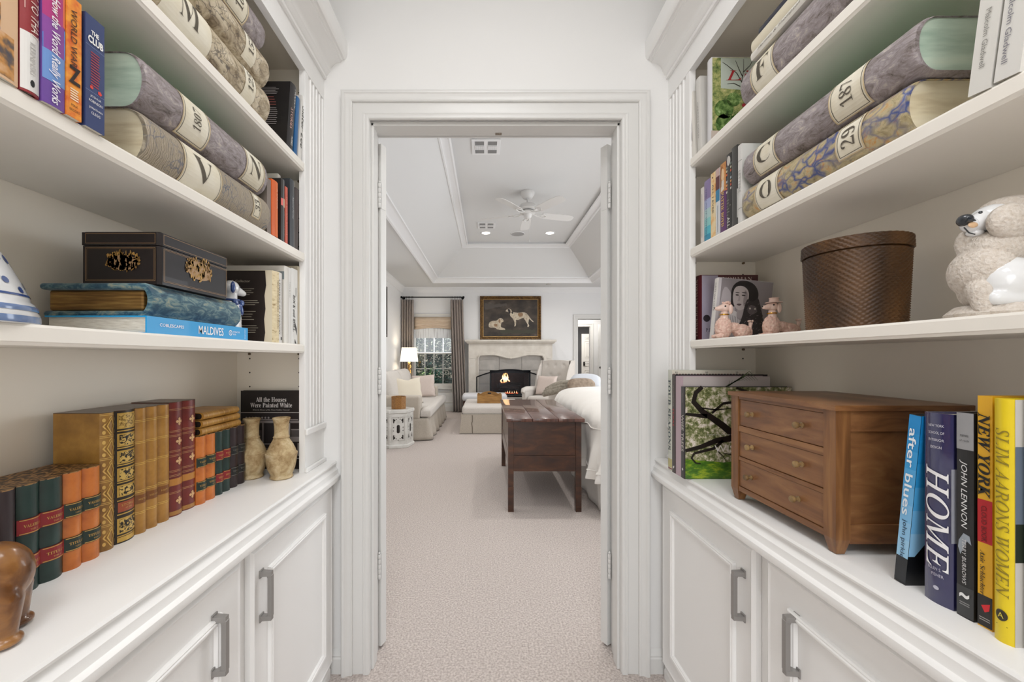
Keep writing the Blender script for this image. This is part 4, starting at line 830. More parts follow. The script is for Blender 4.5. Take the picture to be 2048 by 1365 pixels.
# ---------------------------------------------------------------- right bookcase
R1, R2, R3, RC = 1.846, 1.543, 1.235, .80
G = 'lying ledger and books on the top right shelf'
giant('mauve grey book-shaped box with a large letter label, top right shelf', .682, .60, 1.078, R1, .105, .24, MAUVE, GREENP, [(.045, .125, 'F', .05, .045, 'lev', A1, A2, 1)], side=1)
def flatbook(lab, X, ya, yb, z, t, d, col, title=None, group=None):
    b = Book('book', lab, X, 0, t, 0, yb-ya, d, col, side=1, bulge=.003, group=group)
    if title: b.use('#7d756b'); b.m.text(title, lambda u, v, o: (t/2-v, b.by(t/2-v)-o, b.h*.28+u), 0, 0, b.h*.40, t*.42, .3, .0009)
    b.done()
    # lying: thickness down, height towards the camera, spine to the walkway
    b.r.matrix_world = Matrix.Translation((X, yb, z+t)) @ Matrix(((0, 1, 0, 0), (0, 0, -1, 0), (-1, 0, 0, 0), (0, 0, 0, 1)))
    return b
G = 'books lying on the mauve ledger, top right shelf'
flatbook('white book with grey italic title lying directly on the mauve ledger', .690, .70, 1.045, R1+.1055, .020, .20, '#d9d5cc', 'Hermes & Thompson', group=G)
flatbook('cream book without lettering between the white and the navy book, lying', .690, .70, 1.043, R1+.126, .028, .20, '#dcd3bc', group=G)
flatbook('thin navy hardback, topmost of the lying books on the top right shelf', .695, .70, 1.022, R1+.1545, .018, .19, '#1b1f33', group=G)
G = 'upright books at the far end of the top right shelf'
b = Book('book', 'white book with tiny black print leaning at the far end of the top right shelf', .69, 1.325, 1.352, R1, .225, .19, '#dad6ce', side=1, group=G, lean=-.07, bulge=.003); b.lines('down', .03, .2, -.004, .004, 3, '#55504a', .5, .3).done()
b = Book('book', 'pale grey book beside the garden book, top right shelf', .69, 1.285, 1.312, R1, .245, .2, '#cfccc6', side=1, group=G, lean=-.05, bulge=.003); b.txt('GARDEN GOLD', 'down', .14, 0, .12, .006, '#8d8a84', off=.001).done()
LEAF = noisy('garden_photograph', [(.32, '#33452a'), (.44, '#6f8048'), (.54, '#a3a668'), (.64, '#c4bb86'), (.76, '#dfe2cf')], scale=42, detail=8, rough=.35, bump=0, rgh=.7)
LEAFD = noisy('clipped_shrub_photograph', [(.32, '#16260f'), (.45, '#3f6128'), (.6, '#7f9c58'), (.75, '#c6d6a6')], scale=70, detail=8, rough=.35, bump=0, rgh=.7)
b = Book('book', 'garden book with a photograph of a bare tree, shrubs and red script, top right shelf', .695, 1.238, 1.262, R1, .262, .21, '#d8d6d8', side=1, group=G, bulge=.002)
b.shape('front', [(.004, .002), (.21, .002), (.21, .26), (.004, .26)], LEAF, off=.0004).shape('front', [(.03, .165), (.21, .15), (.21, .258), (.03, .258)], '#b7c0b4', off=.0006)
for u, v, q in ((.03, .10, .03), (.06, .13, .022), (.035, .055, .032), (.075, .06, .028), (.11, .1, .02), (.15, .05, .03)): b.shape('front', circ(u+.01, v, q, 12), LEAFD, off=.0008)
b.shape('front', [(.0, .0), (.21, 0), (.21, .028), (0, .034)], '#c9b9ae', off=.0009)
def twig(b, fr, P, w0, w1, c, off=.0012):
    L_ = []; R_ = []
    for i, p in enumerate(P):
        a = Vector(P[max(i-1, 0)]); c_ = Vector(P[min(i+1, len(P)-1)]); d = (c_-a).normalized(); n = Vector((-d.y, d.x)); w_ = w0+(w1-w0)*i/(len(P)-1)
        L_.append(Vector(p)+n*w_); R_.append(Vector(p)-n*w_)
    b.use(c); f = getattr(b, fr); b.m.rows([[f(p.x, p.y, off) for p in L_], [f(p.x, p.y, off) for p in R_]])
for P in (((.10, .13), (.098, .16), (.095, .19), (.10, .22), (.10, .255)), ((.096, .18), (.08, .21), (.05, .235), (.035, .245)), ((.1, .15), (.12, .18), (.14, .21), (.16, .24), (.18, .25)), ((.097, .2), (.085, .225), (.075, .25)), ((.13, .195), (.15, .2), (.17, .205)), ((.1, .215), (.12, .235), (.13, .255)), ((.09, .17), (.07, .18), (.05, .178))): twig(b, 'front', P, .0014, .0006, '#2c2620')
b.txt('Lily', 'front', .105, .20, .12, .042, '#a3262c', off=.0016, face='i')
for k in range(9): b.shape('front', circ(.10+.008*k, .112+.008*math.sin(k*2.1), .006, 8), '#9c2b34', off=.0014)
b.shape('front', [(.085, .075), (.16, .08), (.16, .088), (.085, .083)], '#6b4438', off=.0014).shape('front', [(.09, .04), (.098, .04), (.098, .078), (.09, .078)], '#6b4438', off=.0014).done()
# second shelf right
G = 'stacked ledger boxes on the second right shelf'
giant('blue and ochre marbled book-shaped box, lower of two on the second right shelf', .682, .655, 1.072, R2, .091, .25, noisy('marbled_blue_ochre', [(.3, '#7c7258'), (.42, '#a3946f'), (.54, '#beb08c'), (.66, '#c58f4c')], scale=34, rgh=.7, stretch=(1, 1.3, 1.3), dist=1.4, rough=.5, bump=.25, bdist=.003, mixv=.95, vscale=30, vcol='#2c4688', vthr=.16), CREAMP, [(.055, .135, 'O', .045, .04, 'lev', A1, A2, 1), (.29, .345, '29', .028, .04, 'up', math.radians(-40), math.radians(50), 1)], side=1, group=G)
giant('mauve marbled book-shaped box with a numbered label, upper of two on the second right shelf', .682, .640, 1.067, R2+.092, .09, .25, MAUVE, GREENP, [(.045, .12, 'C', .045, .045, 'lev', A1, A2, 1), (.27, .345, '187', .026, .05, 'up', A1, A2, 1)], side=1, group=G, lid=mat('#4fae6c', .8, key='green_bounce'))  # unseen green lid here too, added only to bounce green upwards
G = 'upright books at the far end of the second right shelf'; X = .69
def rb(lab, xa, xb, h, col, z=R2, X=.69, d=.16, **k):
    ya, yb = sorted((F*X/(xa-VX), F*X/(xb-VX))); return Book('book', lab, X, ya+.0004, yb-.0004, z, h, d, col, side=1, group=k.pop('group', G), **k)
b = rb('narrow white book, first at the far end of the second right shelf', 1401.5, 1407, .178, '#d8d2cb'); b.lines('down', .02, .16, -.001, .002, 1, '#8d857c', .5).done()
b = rb('book with a lavender to turquoise gradient spine, second right shelf', 1407.5, 1421, .19, '#8d7fae', bulge=.002)
for z0, z1, c in ((.0, .02, '#2f8fae'), (.02, .045, '#4fb0c0'), (.045, .07, '#86c3c2'), (.07, .10, '#a9c6c6'), (.10, .13, '#a3abce'), (.13, .19, '#85759f')): b.band(z0, z1, c)
b.txt('THE LIGHT WITHIN', 'down', .1, -.004, .15, .005, '#3c4f78', off=.001).done()
b = rb('cream book with orange clouds and black lettering, second right shelf', 1421.5, 1431, .197, noisy('cream_orange_cover', [(.35, '#df9a4c'), (.5, '#e9cf9d'), (.7, '#e6dcc0')], scale=30, rough=.5, bump=0)); b.txt('ALL I EVER', 'down', .08, 0, .09, .0075, '#4a3520', off=.001).shape('lev', circ(-.002, .183, .003, 8), '#5c2a1e').done()
b = rb('white book with maroon and blue bands, beside the purple spine', 1431.5, 1439.5, .198, '#d9dadb'); b.band(.135, .175, '#5c2a30').band(.10, .135, '#2b7ba3').band(.175, .198, '#c4a6a0').lines('down', .11, .19, -.002, .003, 2, '#9aa3ad', .5).done()
b = rb('purple book with yellow lettering and a fair-haired woman, second right shelf', 1440, 1452, .202, '#5a2a63', bulge=.001)
b.band(.118, .202, '#b9824a').shape('lev', [(-.015, .118), (.015, .132), (.015, .118)], '#b9824a').shape('lev', circ(-.001, .168, .008, 14, .018), '#e3c29a', off=.0008).shape('lev', [(-.01, .12), (.006, .124), (.005, .152), (-.006, .152)], '#d9d2c8', off=.0007)
twig(b, 'lev', ((-.001, .196), (-.009, .186), (-.0115, .16), (-.010, .135)), .003, .004, '#9a5f2c', .0011); twig(b, 'lev', ((-.001, .196), (.008, .186), (.0105, .16), (.0095, .130)), .003, .004, '#c98a4e', .0011)
b.txt('PATTIE BOYD', 'down', .135, -.001, .10, .0125, '#dcb861', off=.001, face='b', bold=-.005).done()
b = rb('black and white photo spine with coloured stripes, second right shelf', 1452.5, 1462, .215, '#2b2826', bulge=.001)
for k, c in enumerate(('#d8d2c8', '#c8553c', '#e0a060', '#b9c9cf', '#26424c', '#d8663c', '#cfc9a8', '#7d8c84')): b.shape('lev', [(-.012, .105+.010*k), (.012, .112+.010*k), (.012, .118+.010*k), (-.012, .111+.010*k)], c, off=.0008)
b.shape('lev', circ(0, .195, .008, 12, .014), '#c9c4bc').txt('ALL', 'down', .195, 0, .03, .012, '#e6e3de', off=.001).lines('lev', -.01, .01, .04, .09, 6, '#6f6a66', .4, .6).done()
b = rb('dark grey book with a black and white photograph, taller one beside the ledgers', 1462.5, 1474, .222, '#3b3936', bulge=.001)
b.shape('front', [(.0, .02), (.1, .02), (.1, .10), (0, .10)], '#d6d3ce').shape('front', circ(.03, .055, .02, 10), '#2a2725', off=.0008).shape('front', [(.004, .12), (.03, .12), (.03, .15), (.004, .15)], '#3b6ea5').done()
b = rb('white book with faint grey lettering touching the ledgers, second right shelf', 1475, 1483.5, .214, '#d6d4d0', bulge=.001); b.bands([.04, .17], '#6f6c68', .0012).txt('LETTERS', 'down', .1, 0, .06, .009, '#a8a5a0', off=.001).done()
# leaning white paperbacks at the right edge
G = 'leaning white paperbacks at the right edge of the second right shelf'
b = Book('book', 'leaning white paperback with an asterisk, left of the two at the right edge', .684, .543, .5685, R2, .235, .15, '#dcdad4', side=1, group=G, hard=False, lean=.115)
b.txt('Malcolm Gladwell', 'down', .165, .0, .075, .0065, '#8d8a84', off=.001).txt('*', 'down', .107, .001, .012, .011, '#8d8a84', off=.001).lines('down', .070, .084, -.008, .008, 4, '#b5b1ab', .12).txt('DAVID', 'down', .035, 0, .04, .012, '#9d9a94', off=.001).done()
b = Book('book', 'leaning white paperback with a red mark at the right edge, second right shelf', .684, .513, .5395, R2, .235, .15, '#dedcd7', side=1, group=G, hard=False, lean=.115)
b.txt('Malcolm Gladwell', 'down', .17, -.004, .09, .0065, '#7d7a84', off=.001).shape('lev', [(.004, .10), (.009, .10), (.010, .155), (.005, .155)], '#8d5a6a').shape('lev', circ(.008, .16, .005, 10), '#c03a3c').done()
# third shelf right
b = Book('book', 'maroon-spined art book with a pale cover behind the portrait book, third right shelf', .722, 1.352, 1.388, R3, .222, .196, '#5a1f27', side=1, bulge=.004)
b.txt('NORMAN ROCKWELL', 'down', .113, -.003, .20, .013, '#d9b8a8', off=.001, face='b', bold=-.01).shape('front', [(.006, .002), (.195, .002), (.195, .22), (.006, .22)], '#a39cac', off=.0004).shape('front', [(.06, .19), (.195, .19), (.195, .22), (.06, .22)], '#4a2226', off=.0006).txt('NORMAN', 'front', .125, .208, .10, .014, '#c5b3ac', face='b', bold=-.01).shape('front', circ(.022, .075, .012, 12), '#2c262c', off=.0006).txt('P.F.', 'front', .03, .035, .02, .012, '#3a3440').done()
b = Book('book', 'leaning book with a portrait of a dark-haired woman and a cat, third right shelf', .712, 1.258, 1.280, R3, .196, .172, '#c9c4c8', side=1, bulge=.001, roll=0, tilt2=-.095)
b.band(.001, .195, '#dcd8d4').txt('CATS WE LOVE', 'down', .06, 0, .09, .006, '#7d7672', off=.001)
def rounded(P, n=3):           # rounded closed outline
    for _ in range(n):
        Q_ = []
        for i in range(len(P)):
            a, c = P[i], P[(i+1) % len(P)]; Q_ += [(a[0]*.75+c[0]*.25, a[1]*.75+c[1]*.25), (a[0]*.25+c[0]*.75, a[1]*.25+c[1]*.75)]
        P = Q_
    return P
def sh_(P, c, o, n=2): b.shape('front', rounded(P, n), c, off=o)
b.shape('front', [(.010, .001), (.172, .001), (.172, .195), (.010, .195)], '#8f888b', off=.0003); sh_([(.01, .10), (.02, .19), (.07, .10), (.03, .02), (.01, .02)], '#b4adb1', .0004)
sh_([(.045, .13), (.042, .165), (.058, .188), (.085, .194), (.112, .186), (.128, .165), (.130, .14), (.118, .118), (.106, .112), (.095, .118), (.07, .12), (.055, .106), (.044, .112)], '#1f1a1b', .0005)
sh_([(.030, .085), (.050, .100), (.075, .088), (.092, .070), (.085, .02), (.07, .002), (.03, .002), (.018, .045)], '#c9c4c4', .0006)
sh_([(.066, .105), (.084, .112), (.094, .09), (.085, .066), (.066, .072)], '#a59c9d', .0007)
sh_([(.054, .172), (.048, .146), (.052, .118), (.064, .101), (.078, .097), (.093, .109), (.100, .135), (.098, .163), (.078, .177)], '#bdb4b4', .0008)
sh_([(.084, .165), (.096, .155), (.095, .125), (.086, .108), (.082, .13), (.086, .15)], '#988f90', .0009)
for u, v, a, c_, col in ((.0625, .1455, .0058, .0022, '#332c2e'), (.0825, .1460, .0062, .0023, '#332c2e'), (.0625, .1530, .0072, .0013, '#1f1a1b'), (.0835, .1545, .0078, .0014, '#1f1a1b')): b.shape('front', circ(u, v, a, 12, c_), col, off=.0011)
sh_([(.062, .1165), (.070, .1195), (.080, .118), (.074, .1125), (.068, .1125)], '#5a4a4d', .0011); sh_([(.068, .145), (.0665, .130), (.064, .127), (.071, .1265), (.0735, .13), (.072, .145)], '#a89f9f', .0010)
for k in range(11): twig(b, 'front', ((.028+.0052*k, .088-.0015*k), (.024+.006*k, .05), (.030+.0052*k, .006)), .0005, .0006, '#55504f', .0009)
sh_([(.088, .112), (.096, .140), (.106, .128), (.120, .132), (.128, .146), (.138, .12), (.150, .08), (.158, .04), (.152, .002), (.082, .002), (.072, .04), (.085, .08)], '#332d2f', .0010)
sh_([(.096, .108), (.108, .118), (.124, .116), (.130, .10), (.118, .088), (.102, .09)], '#5f5759', .0012)
for u in (.106, .122): b.shape('front', circ(u, .107, .003, 8), '#c9c4bc', off=.0014)
rg = random.Random(5)
for k in range(80): u = rg.uniform(.086, .148); v = rg.uniform(.01, .125); twig(b, 'front', ((u, v), (u+rg.uniform(.002, .007), v+rg.uniform(-.003, .007))), .0008, .0003, rg.choice(('#6f6669', '#544c4e', '#8a8083', '#241f20')), .0013)
b.txt('Cats', 'front', .148, .028, .02, .009, '#d8d4d4', off=.0015).done()
# pink spaghetti poodles
PINK = noisy('pink_bisque', [(.3, '#c99a8c'), (.5, '#dcb8a8'), (.7, '#e6cdbd')], scale=150, rough=.6, bump=.6, bdist=.002); PINKS = mat('#e2c4b6', .25, coat=.4, key='pink_glaze'); BRASS = mat('#c9973c', .25, 1, key='gilt_metal')
def poodle(lab, cx, cy, z, s, hat):
    r = thing('poodle_figurine', lab, 'figurine', (cx, cy, z), group='pair of pink poodle figurines'); P = lambda x, y, zz: (cx+x*s, cy+y*s, z+zz*s)
    def f_(m):
        m.ball(P(-.026, 0, .030), (.022*s, .020*s, .031*s), 3); m.ball(P(.024, 0, .020), (.024*s, .018*s, .020*s), 3); m.ball(P(.0, 0, .030), (.024*s, .014*s, .014*s), 3)
        m.ball(P(-.040, .010, .006), (.014*s, .009*s, .0065*s), 2); m.ball(P(-.040, -.010, .006), (.014*s, .009*s, .0065*s), 2); m.ball(P(.045, 0, .018), (.008*s, .01*s, .014*s), 2)
    sculpt('body', f_, PINK, r, .0016*s, 2, (.006, .0035, 1))
    m = MB(); m.lathe([(.012*s, .054*s), (.0095*s, .064*s), (.009*s, .074*s)], (cx-.024*s, cy, z), 16)
    m.ball(P(-.022, 0, .085), (.0145*s, .012*s, .013*s), 3); m.tube([P(-.028, 0, .086), P(-.042, 0, .083), P(-.046, 0, .083)], [.010*s, .0065*s, .005*s], 12); m.ball(P(-.046, 0, .083), .0055*s, 2)
    for sy in (-1, 1): m.ball(P(-.012, sy*.011, .080), (.0065*s, .004*s, .014*s), 2)
    m.build('head', PINKS, r, smooth=True); m = MB(); m.tube([P(.046, 0, .02), P(.049, 0, .035), P(.050, 0, .044)], [.005*s, .0045*s, .0055*s], 10); 
    for k in range(5): m.ball(P(.050+.005*math.cos(k*1.26), .005*math.sin(k*1.26), .048), .003*s, 2)
    m.build('tail', PINKS, r, smooth=True)
    m = MB(); m.tube([P(-.024+.0105*math.cos(2*PI*k/20), .0105*math.sin(2*PI*k/20), .066) for k in range(21)], .0018*s, 8); m.build('gold_collar', BRASS, r, smooth=True)
    m = MB(); m.ball(P(-.027, -.0108, .0885), (.0025*s, .0012*s, .0025*s), 2); m.ball(P(-.0505, 0, .0845), (.002*s, .0025*s, .002*s), 2); m.ball(P(-.027, .0108, .0885), (.0025*s, .0012*s, .0025*s), 2); m.build('eyes_and_nose', BLACK, r, smooth=True)
    m = MB()
    if hat: m.lathe([(.001, .098), (.021, .097), (.022, .0985), (.012, .101), (.0115, .109), (.013, .111), (.009, .112), (.001, .108)], (cx-.019*s, cy, z), 24); m.build('hat', PINKS, r, smooth=True)
    else:
        for k in range(14): m.ball(P(-.018+.008*math.cos(k*2.4), .007*math.sin(k*2.4), .098+.002*math.sin(k)), .0036*s, 2)
        m.build('topknot', PINK, r, smooth=True)
    return r
poodle('small pink poodle figurine with a gold collar in front of the portrait book', .742, 1.205, R3, 1.08, False)
poodle('small pink poodle figurine wearing a hat, beside the woven basket', .835, 1.135, R3, 1.02, True)
# woven lidded basket
def weave():
    m = bpy.data.materials.new('dark_woven_rattan'); m.use_nodes = True; n = m.node_tree.nodes; l = m.node_tree.links; b = n['Principled BSDF']
    t = n.new('ShaderNodeTexNoise'); t.inputs['Scale'].default_value = 11; tc = n.new('ShaderNodeTexCoord'); mp = n.new('ShaderNodeMapping'); mp.inputs['Scale'].default_value = (1, 1, .4); l.new(tc.outputs['Object'], mp.inputs[0]); l.new(mp.outputs[0], t.inputs[0])
    cr = n.new('ShaderNodeValToRGB'); cr.color_ramp.elements[0].position = .38; cr.color_ramp.elements[0].color = lin('#402a17'); cr.color_ramp.elements[1].position = .66; cr.color_ramp.elements[1].color = lin('#75502b'); l.new(t.outputs['Fac'], cr.inputs[0]); l.new(cr.outputs[0], b.inputs['Base Color']); b.inputs['Roughness'].default_value = .42; return m
RAT = weave()
cx, cy = .795, .865; r = thing('woven_basket', 'dark brown woven rattan basket with lid, third right shelf', 'basket', (cx, cy, R3))
def wshell(m, z0, z1, r0, r1, nz, na=84):
    R = []
    for j in range(nz*2+1):
        z = z0+(z1-z0)*j/(nz*2); rr = r0+(r1-r0)*j/(nz*2); row = []
        for k in range(na*2):
            ph = ((k//2)+(j//2)) % 2; o = .0026 if (k % 2 == 0) == (ph == 0) else -.0016
            o = o*(1 if j % 2 else -.3); a = 2*PI*k/(na*2)+j*.004; row.append((cx+(rr+o)*math.cos(a), cy+(rr+o)*math.sin(a), z))
        R.append(row)
    m.rows(R, closed=True); return R
m = MB(); R = wshell(m, R3+.0005, R3+.160, .0805, .0865, 34); m.poly(R[0]); m.build('body', RAT, r, smooth=True, ang=0)
m = MB(); R = wshell(m, R3+.163, R3+.188, .0895, .0885, 6); m.poly([(p[0], p[1], R3+.1865) for p in R[-1]]); m.poly(R[0]); m.lathe([(.083, .158), (.083, .164)], (cx, cy, R3), 48); m.build('lid', RAT, r, smooth=True, ang=0)
# large poodle
SAND = noisy('sanded_porcelain', [(.3, '#c9bcae'), (.6, '#ddd4ca')], scale=220, rough=.85, bump=.9, bdist=.004)
GLZ = mat('#e6e7e8', .1, coat=.7, key='white_glaze'); cx, cy, z = .80, .585, R3
r = thing('poodle_statue', 'large white porcelain poodle with a dark nose at the right edge, third right shelf', 'poodle figurine', (cx, cy, z))
def Q(px, py, dy=0): Y = cy+dy; return ((px-VX)/F*Y, Y, EYE-(py-VY)/F*Y)       # where points of the figure lie at its own distance
s_ = cy/F
def f_(m):
    m.ball(Q(1962, 545), (44*s_, .036, 52*s_), 3); m.ball(Q(1975, 580), (38*s_, .032, 42*s_), 3); m.ball(Q(1985, 500), (50*s_, .034, 40*s_), 3); m.ball(Q(2030, 490, .01), (50*s_, .034, 34*s_), 3)
    limb(m, Q(1958, 580, -.014), Q(1966, 618, -.018), 20*s_, 13*s_); limb(m, Q(1975, 580, .014), Q(1985, 612, .016), 18*s_, 12*s_); m.ball(Q(1932, 490, .012), (17*s_, .012, 30*s_), 2)
sculpt('fleece_chest', f_, SAND, r, .0018, 3, (.003, .0014, 0))
def f_(m): m.ball(Q(2024, 444, -.024), (44*s_, .016, 36*s_), 3); m.ball(Q(2050, 440, -.01), (40*s_, .03, 40*s_), 3); m.ball(Q(2020, 418, .0), (48*s_, .028, 24*s_), 3)
sculpt('fleece_ears', f_, SAND, r, .0018, 3, (.003, .0014, 0))
m = MB(); m.ball(Q(1988, 440), (38*s_, .026, 31*s_), 3); m.tube([Q(1985, 438), Q(1955, 446, -.002), Q(1940, 450, -.002)], [28*s_, 19*s_, 15*s_], 18); m.ball(Q(1940, 450, -.002), (15*s_, .0105, 14*s_), 3); m.ball(Q(1950, 466), (14*s_, .009, 8*s_), 3); m.build('face', GLZ, r, smooth=True)
m = MB(); m.ball(Q(1930, 441, -.003), (11*s_, .0095, 12*s_), 3); m.tube([Q(1934, 440, -.012), Q(1952, 441, -.0165)], [6*s_, 1*s_], 8); m.ball(Q(1961, 425, -.022), (3.5*s_, .002, 3*s_), 2); m.tube([Q(1928, 455, -.010), Q(1938, 466, -.013), Q(1950, 469, -.014)], [1.2*s_]*3, 6); m.build('nose_and_eye', mat('#2b3036', .25, coat=.5), r, smooth=True)
m = MB(); m.ball(Q(1946, 450, -.0125), (10*s_, .0022, 6*s_), 2); m.build('muzzle_tint', mat('#d9b48c', .3, coat=.4), r, smooth=True)
def f_(m): m.ball(Q(2022, 560, -.022), (50*s_, .026, 44*s_), 3); m.ball(Q(2062, 550, -.01), (52*s_, .034, 58*s_), 3); limb(m, Q(1990, 596, -.026), Q(2040, 600, -.03), 15*s_, 20*s_)
sculpt('glazed_body', f_, GLZ, r, .0022, 6)
m = MB(); c0 = Q(2030, 640); m.lathe([(.001, 0), (1, 0), (1.02, .005), (.96, .010), (.86, .017), (.001, .022)], (c0[0], cy-.002, z), 40, sx=.080, sy=.062); m.build('base', SAND, r, smooth=True)
# ---- right worktop
G = 'large books standing at the far end of the right worktop'
b = Book('book', 'book with a map-like pale green spine and large serif title, rearmost on the right worktop', .612, 1.322, 1.352, RC, .336, .262, '#c7c9bd', side=1, group=G, bulge=.002)
b.txt('FOUR SEASONS', 'down', .150, -.001, .235, .018, '#2f3f46', off=.001, face='b', bold=0).bands([.305, .275, .2, .12, .06, .035], '#8fa3a8', .0006).band(.012, .04, '#b8b07a').band(.006, .010, '#7a2c30')
b.shape('front', [(.001, .001), (.261, .001), (.261, .335), (.001, .335)], '#d9d3c6', off=.0004)
for k in range(26): b.shape('front', [(.004+.0099*k, .320), (.010+.0099*k, .320), (.010+.0099*k, .3235), (.004+.0099*k, .3235)], '#2a2020' if k % 2 else '#6e2a2e', off=.0007)
for u, s_ in ((.015, '35'), (.115, '30'), (.215, '25')): b.txt(s_, 'front', u, .328, .009, .006, '#3a3632')
b.done()
b = Book('book', 'dark brown spine with a red title between the pale books, right worktop', .613, 1.300, 1.3205, RC, .322, .30, '#3a302c', side=1, group=G)
b.txt('TEXAS', 'down', .14, 0, .06, .010, '#b8242c', off=.001).txt('ARCHITECTURE', 'down', .07, 0, .07, .004, '#9a8f84', off=.001).shape('lev', [(-.004, .012), (.005, .018), (.005, .024), (-.004, .02)], '#d8d4ce').shape('front', [(.0, .30), (.30, .30), (.30, .322), (0, .322)], '#241f24').done()
b = Book('book', 'lilac grey book with a palm leaf on its cover, right worktop', .6135, 1.264, 1.299, RC, .318, .282, '#b59ea6', side=1, group=G, bulge=.001)
b.shape('front', [(.008, .002), (.282, .002), (.282, .317), (.008, .317)], '#b9b0ae', off=.0004)
for k in range(12): twig(b, 'front', ((.13+.006*k, .28+.003*k), (.15+.006*k, .285+.0045*k), (.155+.008*k, .305)), .0016, .0004, '#5d6a4c')
b.done()
OAKB = noisy('oak_tree_photograph', [(.34, '#25281a'), (.43, '#626a3e'), (.50, '#8f9166'), (.55, '#c6bca6'), (.62, '#e6dcd4')], scale=60, detail=9, rough=.3, bump=0, rgh=.75)
GRASS = noisy('sunlit_grass_photograph', [(.3, '#1f3f16'), (.5, '#4f7a22'), (.66, '#a8b82c')], scale=22, stretch=(1, 1, 2.6), detail=8, rough=.3, bump=0, rgh=.65)
b = Book('book', 'landscape book with a photograph of a spreading oak and a white title, right worktop', .6135, 1.240, 1.262, RC, .286, .333, '#2e2a2c', side=1, group=G, bulge=.0005)
b.shape('front', [(.003, .001), (.332, .001), (.332, .285), (.003, .285)], OAKB, off=.0003).shape('front', [(.003, .001), (.332, .001), (.332, .05), (.2, .058), (.12, .052), (.003, .062)], GRASS, off=.0005)
BK = mat('#1e1713', .4); BK2 = mat('#2b211a', .4)
for P, a_, c_ in ((((.33, .12), (.27, .125), (.2, .122), (.155, .135), (.12, .165), (.085, .19), (.055, .21), (.028, .24), (.035, .268), (.055, .286)), .022, .010), (((.155, .128), (.10, .12), (.05, .10), (.003, .088)), .016, .008), (((.12, .12), (.09, .095), (.05, .085), (.03, .08)), .008, .006), (((.03, .08), (.022, .065), (.035, .05), (.05, .048)), .006, .003),
    (((.07, .195), (.04, .198), (.003, .202)), .012, .006), (((.085, .205), (.12, .235), (.16, .24), (.2, .225), (.23, .20), (.25, .18)), .006, .008), (((.25, .19), (.24, .23), (.2, .27), (.16, .283)), .008, .005), (((.25, .2), (.29, .24), (.33, .27)), .008, .004),
    (((.23, .115), (.20, .09), (.16, .075), (.12, .08)), .006, .002), (((.26, .11), (.28, .08), (.31, .065), (.33, .06)), .006, .003), (((.055, .22), (.10, .215), (.15, .22)), .004, .002), (((.16, .08), (.19, .065), (.23, .058)), .003, .001), (((.10, .09), (.12, .07), (.13, .055)), .003, .001)): twig(b, 'front', P, a_*.62, c_*.62, BK, .0008)
b.txt('WISE TREES', 'front', .185, .095, .185, .021, '#f3eee8', off=.0014).txt('DIANE COOK AND LEN JENSHEL', 'front', .13, .1375, .12, .0042, '#e3dcd2', off=.0014).txt('WISE TREES', 'down', .145, .0, .115, .013, '#d8d2cc', off=.001).shape('lev', circ(0, .028, .004, 12), '#d8d2cc').lines('down', .02, .05, -.002, .002, 1, '#8d8680', .3).done()
# miniature chest of drawers
PINE = noisy('old_pine', [(.25, '#5c3c22'), (.5, '#805532'), (.75, '#9c6f44')], scale=5, stretch=(2, 1, 12), dist=.7, rough=.42, bump=.12, bdist=.0015, coat=.12)
PINEV = noisy('old_pine_upright', [(.25, '#5a3a20'), (.5, '#7d5330'), (.75, '#9a6d40')], scale=5, stretch=(11, 11, 1), dist=.6, rough=.42, bump=.12, bdist=.0015, coat=.12)
PINED = noisy('drawer_pine', [(.22, '#5e3c24'), (.45, '#7f5534'), (.62, '#90643e'), (.8, '#a67a50')], scale=5, stretch=(2, 1, 7), dist=1.0, rough=.4, bump=.1, bdist=.001, coat=.12)
x0, x1, ya, yb = .661, .916, .757, 1.080; z = RC
r = thing('chest_of_drawers', 'miniature brown wooden chest with three drawers and small knobs, right worktop', 'miniature chest of drawers', ((x0+x1)/2, (ya+yb)/2, z))
m = MB()
m.prism([(x0-.006, ya-.006), (x1+.002, ya-.006), (x1+.006, ya+.0), (x1+.006, yb+.006), (x0-.006, yb+.006)], 'z', z+.276, z+.286)
m.build('top', PINE, r)
zb_, zt_ = z+.0015, z+.2755; lw = .028
for (ax, ay, dx, dy) in ((x0, ya, 1, 1), (x0, yb, 1, -1), (x1, ya, -1, 1), (x1, yb, -1, -1)):
    m = MB(); q = [(ax, ay), (ax+dx*lw, ay), (ax+dx*lw, ay+dy*lw), (ax, ay+dy*lw)]; q2 = [(ax+dx*.006, ay+dy*.006), (ax+dx*(lw-.006), ay+dy*.006), (ax+dx*(lw-.006), ay+dy*(lw-.006)), (ax+dx*.006, ay+dy*(lw-.006))]
    m.rows([[(p[0], p[1], zb_) for p in q2], [(p[0], p[1], z+.03) for p in q], [(p[0], p[1], zt_) for p in q]], closed=True); m.poly([(p[0], p[1], zb_) for p in q2]); m.poly([(p[0], p[1], zt_) for p in q]); m.build('leg', PINEV, r)
dr = [(.199, .267), (.118, .183), (.040, .108)]
m = MB(); f0, f1 = ya+lw, yb-lw
for a, c in ((.2675, .2755), (.1835, .1985), (.1085, .1175), (.027, .0395)): m.box(x0+.002, x0+.02, f0, f1, z+a, z+c)
m.build('front_rail', PINE, r)
m = MB()
for yy0, yy1 in ((ya+.003, ya+.012), (yb-.012, yb-.003)): m.box(x0+lw, x1-lw, yy0+.004 if yy0 < .9 else yy0, yy1 if yy0 < .9 else yy1-.004, z+.05, z+.235)
for yy0, yy1 in ((ya+.002, ya+.012), (yb-.012, yb-.002)):
    m.box(x0+lw, x1-lw, yy0, yy1, z+.236, z+.2755); m.box(x0+lw, x1-lw, yy0, yy1, z+.022, z+.058)
m.box(x1-.012, x1-.003, ya+lw, yb-lw, z+.02, z+.2755); m.build('side_panel', PINED, r)
